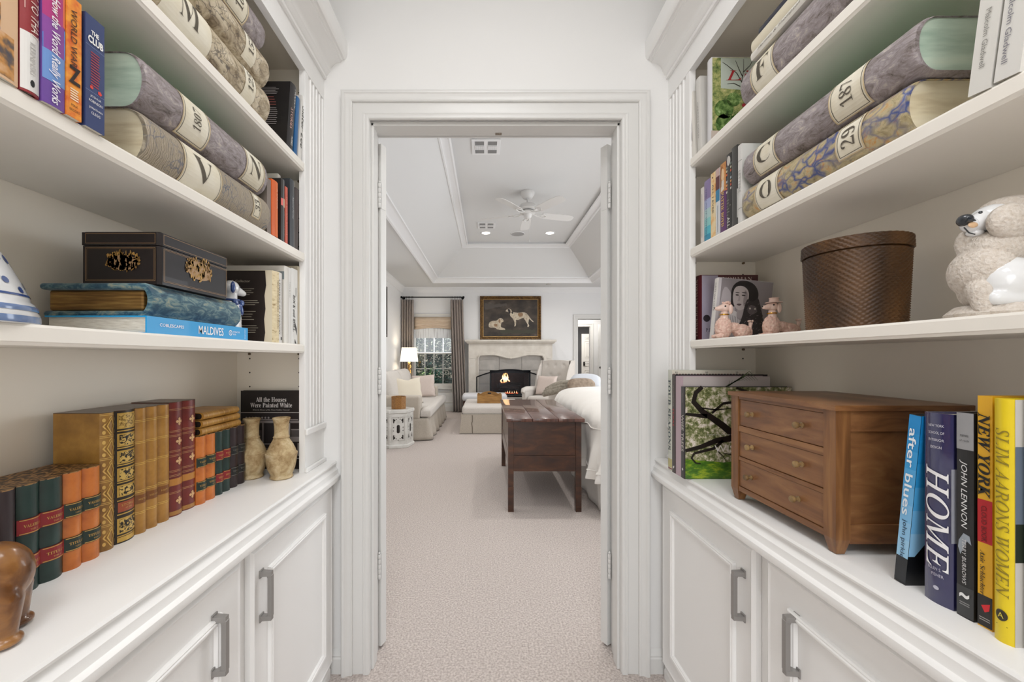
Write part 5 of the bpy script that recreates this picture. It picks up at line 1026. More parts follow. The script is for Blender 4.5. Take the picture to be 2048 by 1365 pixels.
KN = noisy('turned_knob', [(.3, '#5c4326'), (.7, '#a88a5c')], scale=40, rough=.4, bump=.1)
for i, (a, c) in enumerate(dr):
    m = MB(); m.box(x0+.004, x0+.018, f0+.001, f1-.001, z+a+.0005, z+c-.0005, .0012); m.box(x0+.018, x1-.02, f0+.006, f1-.006, z+a+.004, z+c-.012); o = m.build('drawer', PINED, r)
    for yk in ((1.0, .843) if i != 2 else (1.005, .852)):
        k = MB(); k.lathe([(.006, 0), (.0065, .002), (.0035, .004), (.0035, .008), (.006, .010), (.0075, .0135), (.0065, .017), (.003, .0185), (.0001, .0187)], (0, 0, 0), 16, M=Matrix.Translation((x0+.004, yk, z+(a+c)/2+.001)) @ Matrix.Rotation(-PI/2, 4, 'Y')); k.build('knob', KN, o, smooth=True)
# near books on the right worktop
G = 'large books at the right edge of the right worktop'
b = Book('book', 'sky-blue and black leaning paperback with spaced white lettering, beside the drawer chest', .690, .659, .677, RC, .284, .19, '#0f1013', side=1, group=G, lean=.088)
for k, c in enumerate(('#9ccbea', '#8fc3e8', '#7dbae5', '#68b0e1', '#4fa5dc', '#369ad6', '#2390d0', '#1a88ca')): b.band(.045+.0298*k, .045+.0298*(k+1), c)
for k in range(6): b.shape('front', [(.0, .05+.039*k), (.010+.028*k, .05+.039*k), (.038+.028*k, .05+.039*(k+1)), (.0, .05+.039*(k+1))], ('#8fc3e8', '#6db2e2', '#4aa2da', '#2a92d0', '#1a86c8', '#147ec0')[k], off=.0005)
b.band(.004, .044, '#26282c').txt('after blues', 'down', .095, -.0005, .145, .0115, '#eef4f8', off=.001, bold=.01).txt('john pirkle', 'down', .208, -.0005, .065, .009, '#1d3a55', off=.001).done()
b = Book('book', 'navy glossy hardback with the large white title HOME, right worktop', .688, .5925, .6315, RC, .291, .21, '#34345c', side=1, group=G, bulge=.004, cm=mat('#34345c', .12, coat=.8))
b.txt('HOME', 'down', .160, .0005, .158, .031, '#f4f3f5', off=.0012, face='i', bold=.004)
for k, s_ in enumerate(('NEW YORK', 'SCHOOL OF', 'INTERIOR', 'DESIGN')): b.txt(s_, 'lev', 0, .272-.011*k, .021 if k < 3 else .015, .004, '#d5d4e0', off=.001)
b.txt('ELLEN S.', 'lev', -.002, .053, .018, .0045, '#c5c4d4', off=.001).txt('FISHER', 'lev', .002, .044, .016, .0045, '#c5c4d4', off=.001).shape('lev', circ(0, .024, .004, 12, .003), '#c5c4d4').shape('front', [(.0, .10), (.02, .10), (.02, .21), (0, .21)], '#a7a9b4').done()
b = Book('book', 'black book with a grey cap band and a small portrait on the spine, right worktop', .690, .567, .5875, RC, .2965, .19, '#1a1a1b', side=1, group=G, bulge=.0008)
b.band(.243, .296, '#9a9a9c').txt('names', 'lev', 0, .263, .010, .003, '#4a4a4c', off=.001).txt('of rock', 'lev', 0, .256, .012, .003, '#4a4a4c', off=.001).txt('JOHN LENNON', 'down', .118, -.001, .098, .0095, '#e3e3e3', shear=.25, off=.001).txt('TERRY BURROWS', 'down', .215, .0, .065, .005, '#d0d0d0', shear=.2, off=.001)
b.shape('lev', [(-.007, .110), (-.001, .122), (.006, .120), (.008, .108), (.003, .112), (-.002, .098), (-.005, .09), (-.008, .10)], '#9aa3ad').band(.002, .045, '#3a3b3c').txt('~', 'lev', 0, .032, .012, .008, '#e8e8e8', off=.001, bold=.03).lines('lev', -.006, .006, .018, .024, 2, '#8d8d8d', .4).done()
b = Book('book', 'yellow book with black bold italic title and a red band, right worktop', .692, .547, .5635, RC, .3225, .2, '#e3ac1d', side=1, group=G)
b.txt('NEW YORK', 'down', .082, -.0005, .117, .0135, '#15130f', off=.001, face='bi', bold=.01).band(.118, .178, '#b81f26').txt('CLOUD BOOK', 'down', .178, -.0005, .05, .006, '#5c1216', off=.001).txt('Axie Schlachter', 'down', .246, -.002, .062, .0055, '#2a2415', off=.001, face='bi').band(.002, .045, '#24211f').shape('lev', [(-.004, .030), (.006, .036), (.005, .026), (.0, .022)], '#d8242c').lines('lev', -.006, .006, .010, .016, 2, '#a8a4a0', .4).done()
b = Book('book', 'thick bright yellow book with a thin italic title, right worktop', .6795, .5175, .5385, RC, .3215, .2, '#e8cc1a', side=1, group=G, bulge=.0045)
b.txt('SLIM AARONS WOMEN', 'down', .150, .0005, .222, .0135, '#8d7a20', off=.0011, face='i').shape('lev', circ(0, .036, .0062, 18, .0075), '#3a3320', off=.0008).txt('A', 'lev', 0, .036, .006, .007, '#d8c850', off=.0013).lines('lev', -.006, .006, .022, .0235, 1, '#8d7a20', .6)
b.shape('front', [(.004, .0), (.016, .0), (.016, .321), (.004, .321)], '#cfcac2', off=.0004).shape('front', [(.004, .11), (.05, .11), (.05, .26), (.004, .26)], '#6b7785', off=.0006).shape('front', [(.004, .11), (.05, .11), (.05, .16), (.004, .16)], '#2c3328', off=.0008).done()
Book('book', 'grey hardback cut off by the right edge of the view, right worktop', .690, .470, .5095, RC, .34, .2, '#a3a5a8', side=1, group=G, bulge=.001).txt('lye', 'down', .09, -.01, .04, .02, '#3c3c3e', off=.001).done()
# ---------------------------------------------------------------- bedroom
LINEN = noisy('oatmeal_linen', [(.35, '#a99f92'), (.65, '#bfb5a7')], scale=180, rough=.9, bump=.15, bdist=.001, sheen=.2)
LINENL = noisy('pale_linen', [(.35, '#c4bdb5'), (.65, '#d5cfc8')], scale=180, rough=.9, bump=.12, bdist=.001, sheen=.2)
PINKL = noisy('blush_linen', [(.35, '#c9b9b0'), (.65, '#d8cac2')], scale=180, rough=.9, bump=.15, bdist=.001)
DUV = mat('#eeeae4', .85, bump=.12, bscale=60, key='white_duvet_cotton', sheen=.2)
CURT = noisy('taupe_silk', [(.3, '#8d817a'), (.7, '#a3978f')], scale=30, stretch=(6, 6, .5), rough=.55, bump=.05, sheen=.3)
WALN = noisy('dark_walnut', [(.3, '#2a160d'), (.5, '#432616'), (.68, '#5f381f'), (.82, '#7d4a26')], scale=4.5, stretch=(1, 1, 3), dist=.5, rgh=.62, rough=.35, bump=.06, coat=.2)
WALT = noisy('dark_walnut_top', [(.28, '#3c2219'), (.5, '#55342a'), (.72, '#6d473a')], scale=5, stretch=(6, 1, 1), dist=1.2, rough=.25, bump=.04, coat=.35)
LIME = noisy('cast_limestone', [(.3, '#c9c2b8'), (.6, '#d6d0c7'), (.8, '#dedad2')], scale=7, rough=.8, bump=.12, detail=9)
TILE = noisy('grey_stone_tile', [(.3, '#a39e99'), (.6, '#b5b0aa'), (.8, '#c2bcb4')], scale=5, rough=.5, bump=.05)
IRON = mat('#141519', .4, .8, key='black_iron')
WICK = noisy('honey_wicker', [(.3, '#6a4522'), (.5, '#94652f'), (.7, '#b3854a')], scale=60, stretch=(1, 1, 5), rough=.5, bump=.5, bdist=.003)
# ceiling things
def vent(lab, cx, cy, s):
    z = CZ+TR; r = thing('ceiling_vent', lab, 'vent', (cx, cy, z), group='square air vents in the tray ceiling')
    m = MB(); m.box(cx-s, cx+s, cy-s, cy+s, z-.012, z-.0005, .004)
    m.build('frame', CTR, r)
    m = MB(); m.mi = 0; iw = s*.76
    for x0, x1 in ((cx-iw, cx-.02), (cx+.02, cx+iw)): 
        m.mi = 1; m.box(x0, x1, cy+s*.30, cy+s*.78, z-.0145, z-.0125); m.box(x0, x1, cy-s*.78, cy-s*.36, z-.0145, z-.0125)
        m.mi = 0; m.box(x0, x1, cy-s*.26, cy+s*.24, z-.0145, z-.0125)
        m.mi = 2
        for k in range(9): xx = x0+(x1-x0)*(k+.5)/9; m.box(xx-.0045, xx+.0045, cy-s*.26, cy+s*.24, z-.019, z-.0145)
    m.build('louvres', [DARK, mat('#8f8f8f', .5, .3), CTR], r)
vent('square white air vent nearest the doorway in the tray ceiling', -.005, 4.16, .148)
vent('square white air vent further back beside the left ceiling light', 0.0, 6.62, .148)
for x, nm in ((-.01, 'left'), (1.115, 'right')):
    r = thing('recessed_light', 'glowing round recessed ceiling light, %s one of the two beyond the fan' % nm, 'ceiling light', (x, 7.03, CZ+TR), group='recessed ceiling lights in the tray')
    MB().lathe([(.068, -.001), (.070, -.006), (.088, -.005), (.092, -.0005)], (x, 7.03, CZ+TR), 32, cap=False).build('trim_ring', CTR, r, smooth=True)
    MB().lathe([(.001, -.0035), (.069, -.003)], (x, 7.03, CZ+TR), 32, cap=False).build('lamp', mat('#fff4e2', .5, emit=10, key='lamp_glow'), r)
r = thing('ceiling_speaker', 'round light grey ceiling speaker between the two recessed lights', 'speaker', (.553, 7.08, CZ+TR)); MB().lathe([(.001, -.008), (.115, -.007), (.125, -.0005)], (.553, 7.08, CZ+TR), 36).build('grille', mat('#a9a8a7', .7), r); MB().lathe([(.116, -.0085), (.122, -.0085), (.127, -.0004)], (.553, 7.08, CZ+TR), 36, cap=False).build('rim', CTR, r)
r = thing('smoke_detector', 'small flat white detector on the soffit above the painting', 'smoke detector', (1.31, 8.42, CZ)); MB().lathe([(.001, -.02), (.05, -.018), (.06, -.008), (.062, -.0005)], (1.31, 8.42, CZ), 24).build('body', mat('#c9c7c2', .5), r, smooth=True)
# fan
fx_, fy_ = .545, 5.30; FZ = CZ+TR; FW = mat('#dcdad7', .4, key='fan_white')
r = thing('ceiling_fan', 'white five-blade ceiling fan hanging from the tray ceiling', 'ceiling fan', (fx_, fy_, FZ))
MB().lathe([(.001, -.001), (.092, -.001), (.094, -.012), (.088, -.04), (.06, -.085), (.03, -.10), (.001, -.101)], (fx_, fy_, FZ), 32).build('canopy', FW, r, smooth=True, ang=50)
MB().lathe([(.0125, -.10), (.0125, -.16)], (fx_, fy_, FZ), 16).build('downrod', FW, r, smooth=True)
MB().lathe([(.001, -.155), (.05, -.158), (.10, -.175), (.128, -.205), (.132, -.235), (.115, -.245), (.085, -.250), (.085, -.262), (.10, -.270), (.10, -.285), (.075, -.295), (.055, -.30), (.05, -.335), (.03, -.352), (.001, -.356)], (fx_, fy_, FZ), 40).build('motor_housing', FW, r, smooth=True, ang=50)
m = MB()
for k in range(30): a = 2*PI*k/30; m.box(-.004, .004, -.0012, .0012, -.262, -.250, M=Matrix.Translation((fx_+.086*math.cos(a), fy_+.086*math.sin(a), FZ)) @ Matrix.Rotation(a+PI/2, 4, 'Z'))
m.build('cooling_slots', DARK, r)
for k in range(5):
    a = math.radians(16+72*k); M = Matrix.Translation((fx_, fy_, FZ-.292)) @ Matrix.Rotation(a, 4, 'Z'); MB_ = Matrix.Rotation(math.radians(-12), 4, 'X')
    m = MB(); P = [(.20, -.058), (.25, -.066), (.50, -.073), (.62, -.068), (.655, -.045), (.665, 0), (.655, .045), (.62, .068), (.50, .073), (.25, .066), (.20, .058)]
    n = len(P); vs = [M @ (MB_ @ Vector((x, y, z))) for z in (-.003, .003) for x, y in P]; m.add(vs, [list(range(n))[::-1], list(range(n, 2*n))]+[(i, (i+1) % n, n+(i+1) % n, n+i) for i in range(n)])
    bl = m.build('blade', FW, r)
    m = MB()
    for s in (-1, 1): m.tube([M @ Vector((.085, s*.010, .004)), M @ Vector((.13, s*.022, -.006)), M @ Vector((.17, s*.03, -.010)), M @ (MB_ @ Vector((.215, s*.038, -.007))), M @ (MB_ @ Vector((.25, s*.02, -.007))), M @ (MB_ @ Vector((.262, 0, -.007)))], .0055, 6)
    m.build('blade_iron', FW, bl, smooth=True)
m = MB(); m.tube([(fx_+.02, fy_-.01, FZ-.35), (fx_+.02, fy_-.01, FZ-.64)], .0016, 6); m.ball((fx_+.02, fy_-.01, FZ-.655), (.007, .007, .016), 2); m.build('pull_chain', FW, r, smooth=True)
# fireplace
mx0, mx1, FY = -.385, 1.42, 8.62; mc = (mx0+mx1)/2
r = thing('fireplace_surround', 'carved cream limestone fireplace surround with serpentine opening', 'fireplace', (mc, 8.75, 0))
ZS = EYE-(715-VY)/F*FY; ox0, ox1 = -.17, 1.225; 
def arch(t):     # opening edge height, serpentine
    u = abs(2*t-1)
    if u > .93: return 1.17+.055*math.sqrt(max(0, 1-((u-.93)/.07)**2))
    return 1.225+.012*math.sin((u-.60)/.33*PI/2+PI/2)*(1 if u > .60 else 0)+(.012 if u <= .60 else 0)-(.075*(math.cos(u/.60*PI)*.5+.5) if u < .60 else 0)
N = 48; top = [(ox0+(ox1-ox0)*i/N, arch(i/N)) for i in range(N+1)]
m = MB()
out = [(mx0, 0), (ox0, 0)]
m.prism([(mx0, 0), (ox0, 0), (ox0, 1.17), (mx0, 1.17)], 'y', FY, BY-.001); m.prism([(ox1, 0), (mx1, 0), (mx1, 1.17), (ox1, 1.17)], 'y', FY, BY-.001)
for i in range(N):
    (xa, za), (xb, zb) = top[i], top[i+1]; m.prism([(xa, za), (xb, zb), (xb, 1.485), (xa, 1.485)], 'y', FY, BY-.001)
m.box(mx0, ox0, FY, BY-.001, 1.174, 1.485); m.box(ox1, mx1, FY, BY-.001, 1.174, 1.485)
bmesh.ops.remove_doubles(m.bm, verts=m.bm.verts[:], dist=1e-5); m.build('body', LIME, r)
P = [(ox0, z_) for z_ in (0, .4, .8, 1.1)]+top+[(ox1, z_) for z_ in (1.1, .8, .4, 0)]
m = MB(); R = []
def offs(P, d):
    o = []
    for i, p in enumerate(P):
        a = Vector(P[max(i-1, 0)]); c = Vector(P[min(i+1, len(P)-1)]); q = (c-a).normalized(); nn = Vector((-q.y, q.x)); o.append((p[0]+nn.x*d, p[1]+nn.y*d))
    return o
for d, y in ((0, FY), (0, FY-.018), (.015, FY-.028), (.03, FY-.02), (.036, FY-.006), (.055, FY-.006), (.06, FY)): R.append([(x, y, z_) for x, z_ in offs(P, d)])
m.rows(R); m.ball((mc, FY-.02, 1.178), (.03, .02, .022), 2); m.build('arch_moulding', LIME, r, smooth=True, ang=40)
m = MB(); pf = [(0, 1.485), (.02, 1.487), (.035, 1.495), (.05, 1.515), (.055, 1.525), (.075, 1.53), (.08, 1.555), (.075, 1.572), (0, 1.572)]
def loopm(o): return [(mx0-o, BY-.001), (mx0-o, FY-o), (mx1+o, FY-o), (mx1+o, BY-.001)]
m.rows([[(x, y, z_) for x, y in loopm(o)] for o, z_ in pf]); m.poly([(x, y, 1.572) for x, y in loopm(.075)]); m.build('mantel_shelf', LIME, r, smooth=True, ang=30)
# tile facing
y = FY+.06; bx0, bx1, bz0, bz1 = .073, .955, .387, .915
m = MB(); g = .003
for x0, x1 in ((ox0, .275), (.275, .765), (.765, ox1)): m.box(x0+g, x1-g, y, y+.02, bz1+g, 1.3)
for a, c in ((ox0, bx0), (bx1, ox1)):
    m.box(a+g, c-g, y, y+.02, .62+g, bz1-g); m.box(a+g, c-g, y, y+.02, .36, .62-g)
m.build('tile_facing', TILE, r)
MB().box(ox0, ox1, y+.012, y+.022, .36, 1.3).build('grout', mat('#8a857f', .9), r) if 0 else None
# firebox
m = MB(); m.mi = 0
fd = FY+.5
m.rows([[(bx0, y+.02, bz0), (bx0, y+.02, bz1), (bx1, y+.02, bz1), (bx1, y+.02, bz0)], [(bx0+.1, fd, bz0), (bx0+.1, fd, bz1-.08), (bx1-.1, fd, bz1-.08), (bx1-.1, fd, bz0)]], closed=True); m.poly([(bx0+.1, fd, bz0), (bx0+.1, fd, bz1-.08), (bx1-.1, fd, bz1-.08), (bx1-.1, fd, bz0)])
def brick():
    mm = bpy.data.materials.new('sooty_firebrick'); mm.use_nodes = True; n = mm.node_tree.nodes; l = mm.node_tree.links; b = n['Principled BSDF']
    t = n.new('ShaderNodeTexBrick'); t.inputs['Scale'].default_value = 9; t.inputs['Color1'].default_value = lin('#4a2f26'); t.inputs['Color2'].default_value = lin('#38241f'); t.inputs['Mortar'].default_value = lin('#201815'); t.inputs['Mortar Size'].default_value = .03
    tc = n.new('ShaderNodeTexCoord'); mp = n.new('ShaderNodeMapping'); mp.inputs['Rotation'].default_value = (PI/2, 0, 0); l.new(tc.outputs['Object'], mp.inputs[0]); l.new(mp.outputs[0], t.inputs[0]); l.new(t.outputs[0], b.inputs[0]); b.inputs['Roughness'].default_value = .9; return mm
m.build('firebox', brick(), r)
m = MB()
for a, c, e, f in ((bx0-.0, bx1+.0, bz1-.06, bz1), (bx0, bx0+.035, bz0, bz1), (bx1-.035, bx1, bz0, bz1), (bx0, bx1, bz0, bz0+.02)): m.box(a, c, y-.004, y+.03, e, f)
m.build('firebox_frame', IRON, r)
m = MB(); hb = .36
m.box(mx0-.02, mx1+.02, 8.22, FY+.07, 0, hb-.03); m.box(mx0-.04, mx1+.04, 8.20, FY+.08, hb-.03, hb, .006); m.build('hearth', TILE, r)
# logs and flame
r = thing('fire_logs', 'charred logs burning on an iron grate in the firebox', 'fire', (mc-.02, 8.88, bz0)); cxf = .50; LOGM = noisy('charred_log', [(.3, '#120d0b'), (.6, '#2e211a'), (.8, '#574536')], scale=20, rough=.95, bump=.5, bdist=.01)
for i, (a, b_, rr) in enumerate((((cxf-.26, 8.86, bz0+.17), (cxf+.25, 8.92, bz0+.16), .035), ((cxf-.22, 8.80, bz0+.21), (cxf+.12, 8.95, bz0+.25), .03), ((cxf-.05, 8.84, bz0+.26), (cxf+.26, 8.90, bz0+.215), .028), ((cxf-.2, 8.80, bz0+.13), (cxf+.22, 8.80, bz0+.12), .03))):
    a, b_ = Vector(a), Vector(b_); MB().tube([a.lerp(b_, t/6)+Vector((0, .006*math.sin(t*2+i), .008*math.sin(t*1.7+i*2))) for t in range(7)], [rr*(1+.15*math.sin(t*2.3+i)) for t in range(7)], 12).build('log', LOGM, r, smooth=True, ang=60)
m = MB()
for k in range(7): x = cxf-.21+.07*k; m.tube([(x, 8.76, bz0+.13), (x, 8.77, bz0+.085), (x, 8.96, bz0+.085)], .007, 6)
for yy_ in (8.79, 8.93): m.tube([(cxf-.24, yy_, bz0+.08), (cxf+.24, yy_, bz0+.08)], .008, 6); m.tube([(cxf-.2, yy_, bz0+.08), (cxf-.2, yy_, bz0)], .008, 6); m.tube([(cxf+.2, yy_, bz0+.08), (cxf+.2, yy_, bz0)], .008, 6)
m.build('grate', IRON, r, smooth=True)
def flame_mat():
    mm = bpy.data.materials.new('flame'); mm.use_nodes = True; n = mm.node_tree.nodes; l = mm.node_tree.links; n.remove(n['Principled BSDF']); out = n['Material Output']
    e = n.new('ShaderNodeEmission'); tr_ = n.new('ShaderNodeBsdfTransparent'); mx = n.new('ShaderNodeMixShader'); tc = n.new('ShaderNodeTexCoord'); sx = n.new('ShaderNodeSeparateXYZ'); l.new(tc.outputs['Generated'], sx.inputs[0])
    cr = n.new('ShaderNodeValToRGB'); E_ = cr.color_ramp.elements; E_[0].position = 0; E_[0].color = lin('#ff7a2c'); E_[1].position = 1; E_[1].color = lin('#e0682c'); q = E_.new(.3); q.color = lin('#ffe7b8'); q = E_.new(.65); q.color = lin('#ffb56a'); l.new(sx.outputs['Z'], cr.inputs[0]); l.new(cr.outputs[0], e.inputs[0]); e.inputs[1].default_value = 3.0
    ly = n.new('ShaderNodeLayerWeight'); ly.inputs[0].default_value = .35; ns = n.new('ShaderNodeTexNoise'); ns.inputs['Scale'].default_value = 14; l.new(tc.outputs['Object'], ns.inputs[0]); ad = n.new('ShaderNodeMath'); ad.operation = 'MULTIPLY_ADD'; ad.inputs[1].default_value = .9; l.new(ns.outputs['Fac'], ad.inputs[0]); l.new(ly.outputs['Facing'], ad.inputs[2])
    sb = n.new('ShaderNodeMath'); sb.operation = 'SUBTRACT'; sb.inputs[1].default_value = .5; sb.use_clamp = True; l.new(ad.outputs[0], sb.inputs[0]); l.new(sb.outputs[0], mx.inputs[0]); l.new(e.outputs[0], mx.inputs[1]); l.new(tr_.outputs[0], mx.inputs[2]); l.new(mx.outputs[0], out.inputs[0]); return mm
FL = flame_mat(); m = MB()
for dx, h_, w_, ph in ((-.045, .22, .022, 0), (-.010, .32, .028, 1), (.030, .27, .022, 2), (.07, .13, .018, 3), (-.085, .12, .018, 4), (.0, .19, .034, 5)):
    n_ = 10; m.tube([(cxf-.08+dx+.018*math.sin(ph*2+t*.7), 8.87+.01*math.sin(t+ph), bz0+.235+h_*t/n_) for t in range(n_+1)], [max(.001, w_*math.sin(PI*(t/n_)**.6)*(1-.35*t/n_)+.001) for t in range(n_+1)], 10)
m.build('flame', FL, r, smooth=True, ang=0)
m = MB(); rg = random.Random(2)
for k in range(40): x = cxf-.17+rg.random()*.36; m.ball((x, 8.77+rg.random()*.1, bz0+.012+rg.random()*.012), (.012, .01, .007), 1)
m.build('embers', noisy('glowing_ember', [(.45, '#241612'), (.6, '#7a3a2c')], scale=60, rough=.9) if 0 else mat('#ff6a3c', .8, emit=1.6, key='ember_glow'), r)
m = MB()
for k in range(6): x = cxf-.09+k*.05; m.tube([(x, 8.80, bz0+.02), (x+.004, 8.80, bz0+.05+.035*abs(math.sin(k*2.2)))], [.008, .001], 6)
m.build('low_flame', FL, r, smooth=True)
l = bpy.data.lights.new('fire_light', 'POINT'); l.energy = .7; l.color = (1, .5, .22); l.shadow_soft_size = .08; o = bpy.data.objects.new('fire_light', l); COL.objects.link(o); o.location = (cxf-.08, 8.80, bz0+.36)
# fire screen
sy_ = 8.40; r = thing('fire_screen', 'black arched mesh fire screen standing on the hearth', 'fire screen', (.49, sy_, .36)); z0 = .362
AR = [(-.205+1.395*k/24, .765+.155*math.sin(PI*k/24)**.9) for k in range(25)]
m = MB(); m.rows([[(x, sy_+d, zz+e) for x, zz in AR] for d, e in ((-.008, 0), (.008, 0), (.008, .028), (-.008, .028), (-.008, 0))])
for x in (-.205, 1.19): m.box(x-.012, x+.012, sy_-.008, sy_+.008, z0, .79)
m.box(-.2, 1.19, sy_-.006, sy_+.006, z0, z0+.02)
for x in (-.1, 1.08): m.box(x-.01, x+.01, sy_-.09, sy_+.09, z0, z0+.012)
m.build('frame', IRON, r)
m = MB(); m.poly([(-.195, sy_, z0+.02), (1.18, sy_, z0+.02)]+[(x, sy_, zz+.002) for x, zz in AR[::-1]]); m.build('mesh', mat('#4a4c52', .5, .3, alpha=.33, key='fine_wire_mesh'), r)
# painting
px0, px1, pz0, pz1 = -.144, 1.207, 1.584, 2.548; y = BY-.004
GF = noisy('old_gilt_frame', [(.3, '#2f1d10'), (.5, '#5f431f'), (.7, '#8d6a30')], scale=40, rough=.45, metal=.35, bump=.5, bdist=.006)
r = thing('framed_painting', 'framed oil painting of two white setter dogs above the fireplace', 'painting', ((px0+px1)/2, y, pz0))
def fr_(u): return [(px0+u, pz0+u), (px1-u, pz0+u), (px1-u, pz1-u), (px0+u, pz1-u)]
m = MB(); m.rows([[(x, y-d, z_) for x, z_ in fr_(u)] for u, d in ((0, 0), (0, .05), (.012, .062), (.03, .055), (.05, .03), (.062, .028))], closed=True); m.build('frame', GF, r)
m = MB(); m.rows([[(x, y-d, z_) for x, z_ in fr_(u)] for u, d in ((.062, .028), (.066, .033), (.074, .030), (.076, .018))], closed=True); m.build('gilt_slip', mat('#b08a52', .4, .5), r)
CANV = noisy('brown_landscape_paint', [(.30, '#1c1713'), (.45, '#30271f'), (.58, '#453a30'), (.74, '#6b6056')], scale=3.2, stretch=(1, 1, 1.6), detail=8, rough=.35, bump=.1, bdist=.001)
c = MB(); c.box(px0+.07, px1-.07, y-.02, y-.006, pz0+.07, pz1-.07); cv = c.build('canvas', CANV, r)
gx = lambda u: px0+(u-270)/1315*(px1-px0); gz = lambda v: pz1-(v-140)/940*(pz1-pz0)
m = MB()
def pp(P, mi, d=.0004): m.mi = mi; m.poly([(gx(u), y-.0202-d, gz(v)) for u, v in rounded(P, 1)])
for k in range(26): uu = 350+17*k; pp([(uu, 300+(k*37)%70), (uu+70, 270+(k*53)%60), (uu+90, 380-(k*29)%40), (uu+30, 450-(k*5))], 3, .0002+.00001*k)
for k in range(24): uu = 700+31*k; pp([(uu, 900+(k*37)%60), (uu+30, 830+(k*53)%50), (uu+60, 900-(k*29)%40), (uu+30, 950)], 4, .0002+.00001*k)
pp([(822, 450), (860, 412), (905, 402), (945, 430), (965, 480), (1000, 485), (1100, 498), (1210, 480), (1275, 505), (1325, 570), (1360, 620), (1440, 700), (1400, 690), (1345, 640), (1330, 620), (1318, 680), (1310, 730), (1335, 770), (1318, 803), (1285, 800), (1300, 760), (1280, 720), (1245, 660), (1210, 600), (1150, 625), (1085, 655), (1045, 640), (1050, 700), (1040, 790), (1000, 790), (1020, 760), (1010, 690), (980, 620), (945, 590), (920, 560), (915, 520), (880, 480), (845, 470), (825, 468)], 0, .0008)
pp([(865, 415), (905, 412), (925, 450), (930, 500), (905, 525), (885, 490), (872, 445)], 1, .0012); pp([(945, 470), (985, 480), (985, 515), (955, 520)], 1, .0012); pp([(1085, 500), (1190, 495), (1200, 560), (1140, 590), (1090, 560)], 2, .0011)
pp([(455, 770), (470, 700), (540, 668), (630, 670), (670, 625), (720, 605), (760, 630), (785, 675), (760, 700), (735, 700), (720, 760), (720, 810), (800, 830), (820, 860), (790, 870), (640, 860), (600, 815), (500, 820), (460, 800)], 0, .0008); pp([(672, 630), (700, 640), (712, 690), (690, 725), (670, 690)], 2, .0012); pp([(700, 560), (740, 545), (770, 600), (750, 625), (700, 605)], 1, .0006); pp([(560, 740), (640, 730), (650, 790), (590, 800)], 2, .0011)
m.build('painted_dogs', [noisy('cream_paint', [(.3, '#9d8d78'), (.6, '#c9bda8')], scale=30, rough=.4, bump=0), mat('#241c1a', .4), mat('#8d6f52', .4), mat('#4d463f', .4), mat('#393829', .4)], r, norm=False)
# picture on the left wall
r = thing('wall_picture', 'tall dark framed picture on the left bedroom wall, seen edge-on', 'picture', (BXL+.01, 7.0, 2.0)); x = BXL+.001
m = MB()
for a in ((6.55, 6.6, 1.57, 2.5), (7.4, 7.45, 1.57, 2.5), (6.6, 7.4, 1.57, 1.62), (6.6, 7.4, 2.45, 2.5)): m.box(x, x+.035, *a, .004)
m.build('frame', mat('#3a332c', .5), r); MB().box(x, x+.012, 6.6, 7.4, 1.62, 2.45).build('print', mat('#8f8f86', .6), r)
# curtains, rod, shade
def curtain(lab, x0, x1, b0, b1, yc, seed, puddle=0):
    zt, zb = 2.455, .012; r = thing('curtain', lab, 'curtain', ((x0+x1)/2, yc, zb), group='pair of taupe curtains at the window'); nf = 5; n = 110
    rg = random.Random(seed); ph = [rg.uniform(.75, 1.25) for _ in range(nf+1)]
    def f(u, v):
        t = v; zz = zt+(zb-zt)*t; a = x0+(b0-x0)*t**1.3; c = x1+(b1-x1)*t**1.3; w_ = u+.012*math.sin(5*u+4*t+seed)*t
        amp = .028+.022*t; q = math.sin(2*PI*nf*w_+.8*math.sin(3*t+seed)); k = ph[min(nf, max(0, int(u*nf)))]
        return (a+(c-a)*w_+.006*math.sin(4*PI*nf*w_)*t, yc+amp*k*q-.02*t, zz)
    m = MB(); m.grid(f, n, 28); o = m.build('panel', CURT, r, smooth=True, ang=0, norm=False); s_ = o.modifiers.new('s', 'SOLIDIFY'); s_.thickness = .003
    m = MB()
    for k in range(8):
        xr = x0+(x1-x0)*(k+.5)/8; m.tube([(xr, yc+.022*math.cos(2*PI*j/12), 2.51+.022*math.sin(2*PI*j/12)-.003) for j in range(13)], .0035, 6)
        m.tube([(xr, yc, 2.485), (xr, yc, 2.45)], .003, 5)
    m.build('rings', IRON, r, smooth=True); return r
curtain('taupe silk curtain with deep folds left of the window', -1.865, -1.595, -1.87, -1.60, 8.74, 1)
curtain('taupe silk curtain sweeping outwards right of the window', -.79, -.51, -.72, -.43, 8.74, 2)
r = thing('curtain_rod', 'black iron curtain rod above the window', 'curtain rod', (-1.17, 8.74, 2.51)); m = MB(); m.tube([(-1.86, 8.74, 2.51), (-.50, 8.74, 2.51)], .011, 12)
for x in (-1.86, -.50): m.ball((x, 8.74, 2.51), .022, 2)
m.build('rod', IRON, r, smooth=True)
for x in (-1.84, -.53): m = MB(); m.tube([(x, 8.74, 2.51), (x, BY, 2.51)], .008, 8); m.lathe([(.03, 0), (.03, .008)], (0, 0, 0), 16, M=Matrix.Translation((x, BY, 2.51)) @ Matrix.Rotation(PI/2, 4, 'X')); m.build('bracket', IRON, r, smooth=True)
r = thing('roman_shade', 'woven roman shade with a sheer lower edge in the window', 'window shade', (-1.17, 8.86, 1.9)); x0, x1 = -1.60, -.745
WOV = noisy('woven_grass_shade', [(.3, '#b39a80'), (.5, '#cdb9a2'), (.7, '#dccdbb')], scale=20, stretch=(.3, 1, 8), rough=.8, bump=.3, bdist=.002)
m = MB(); R = []
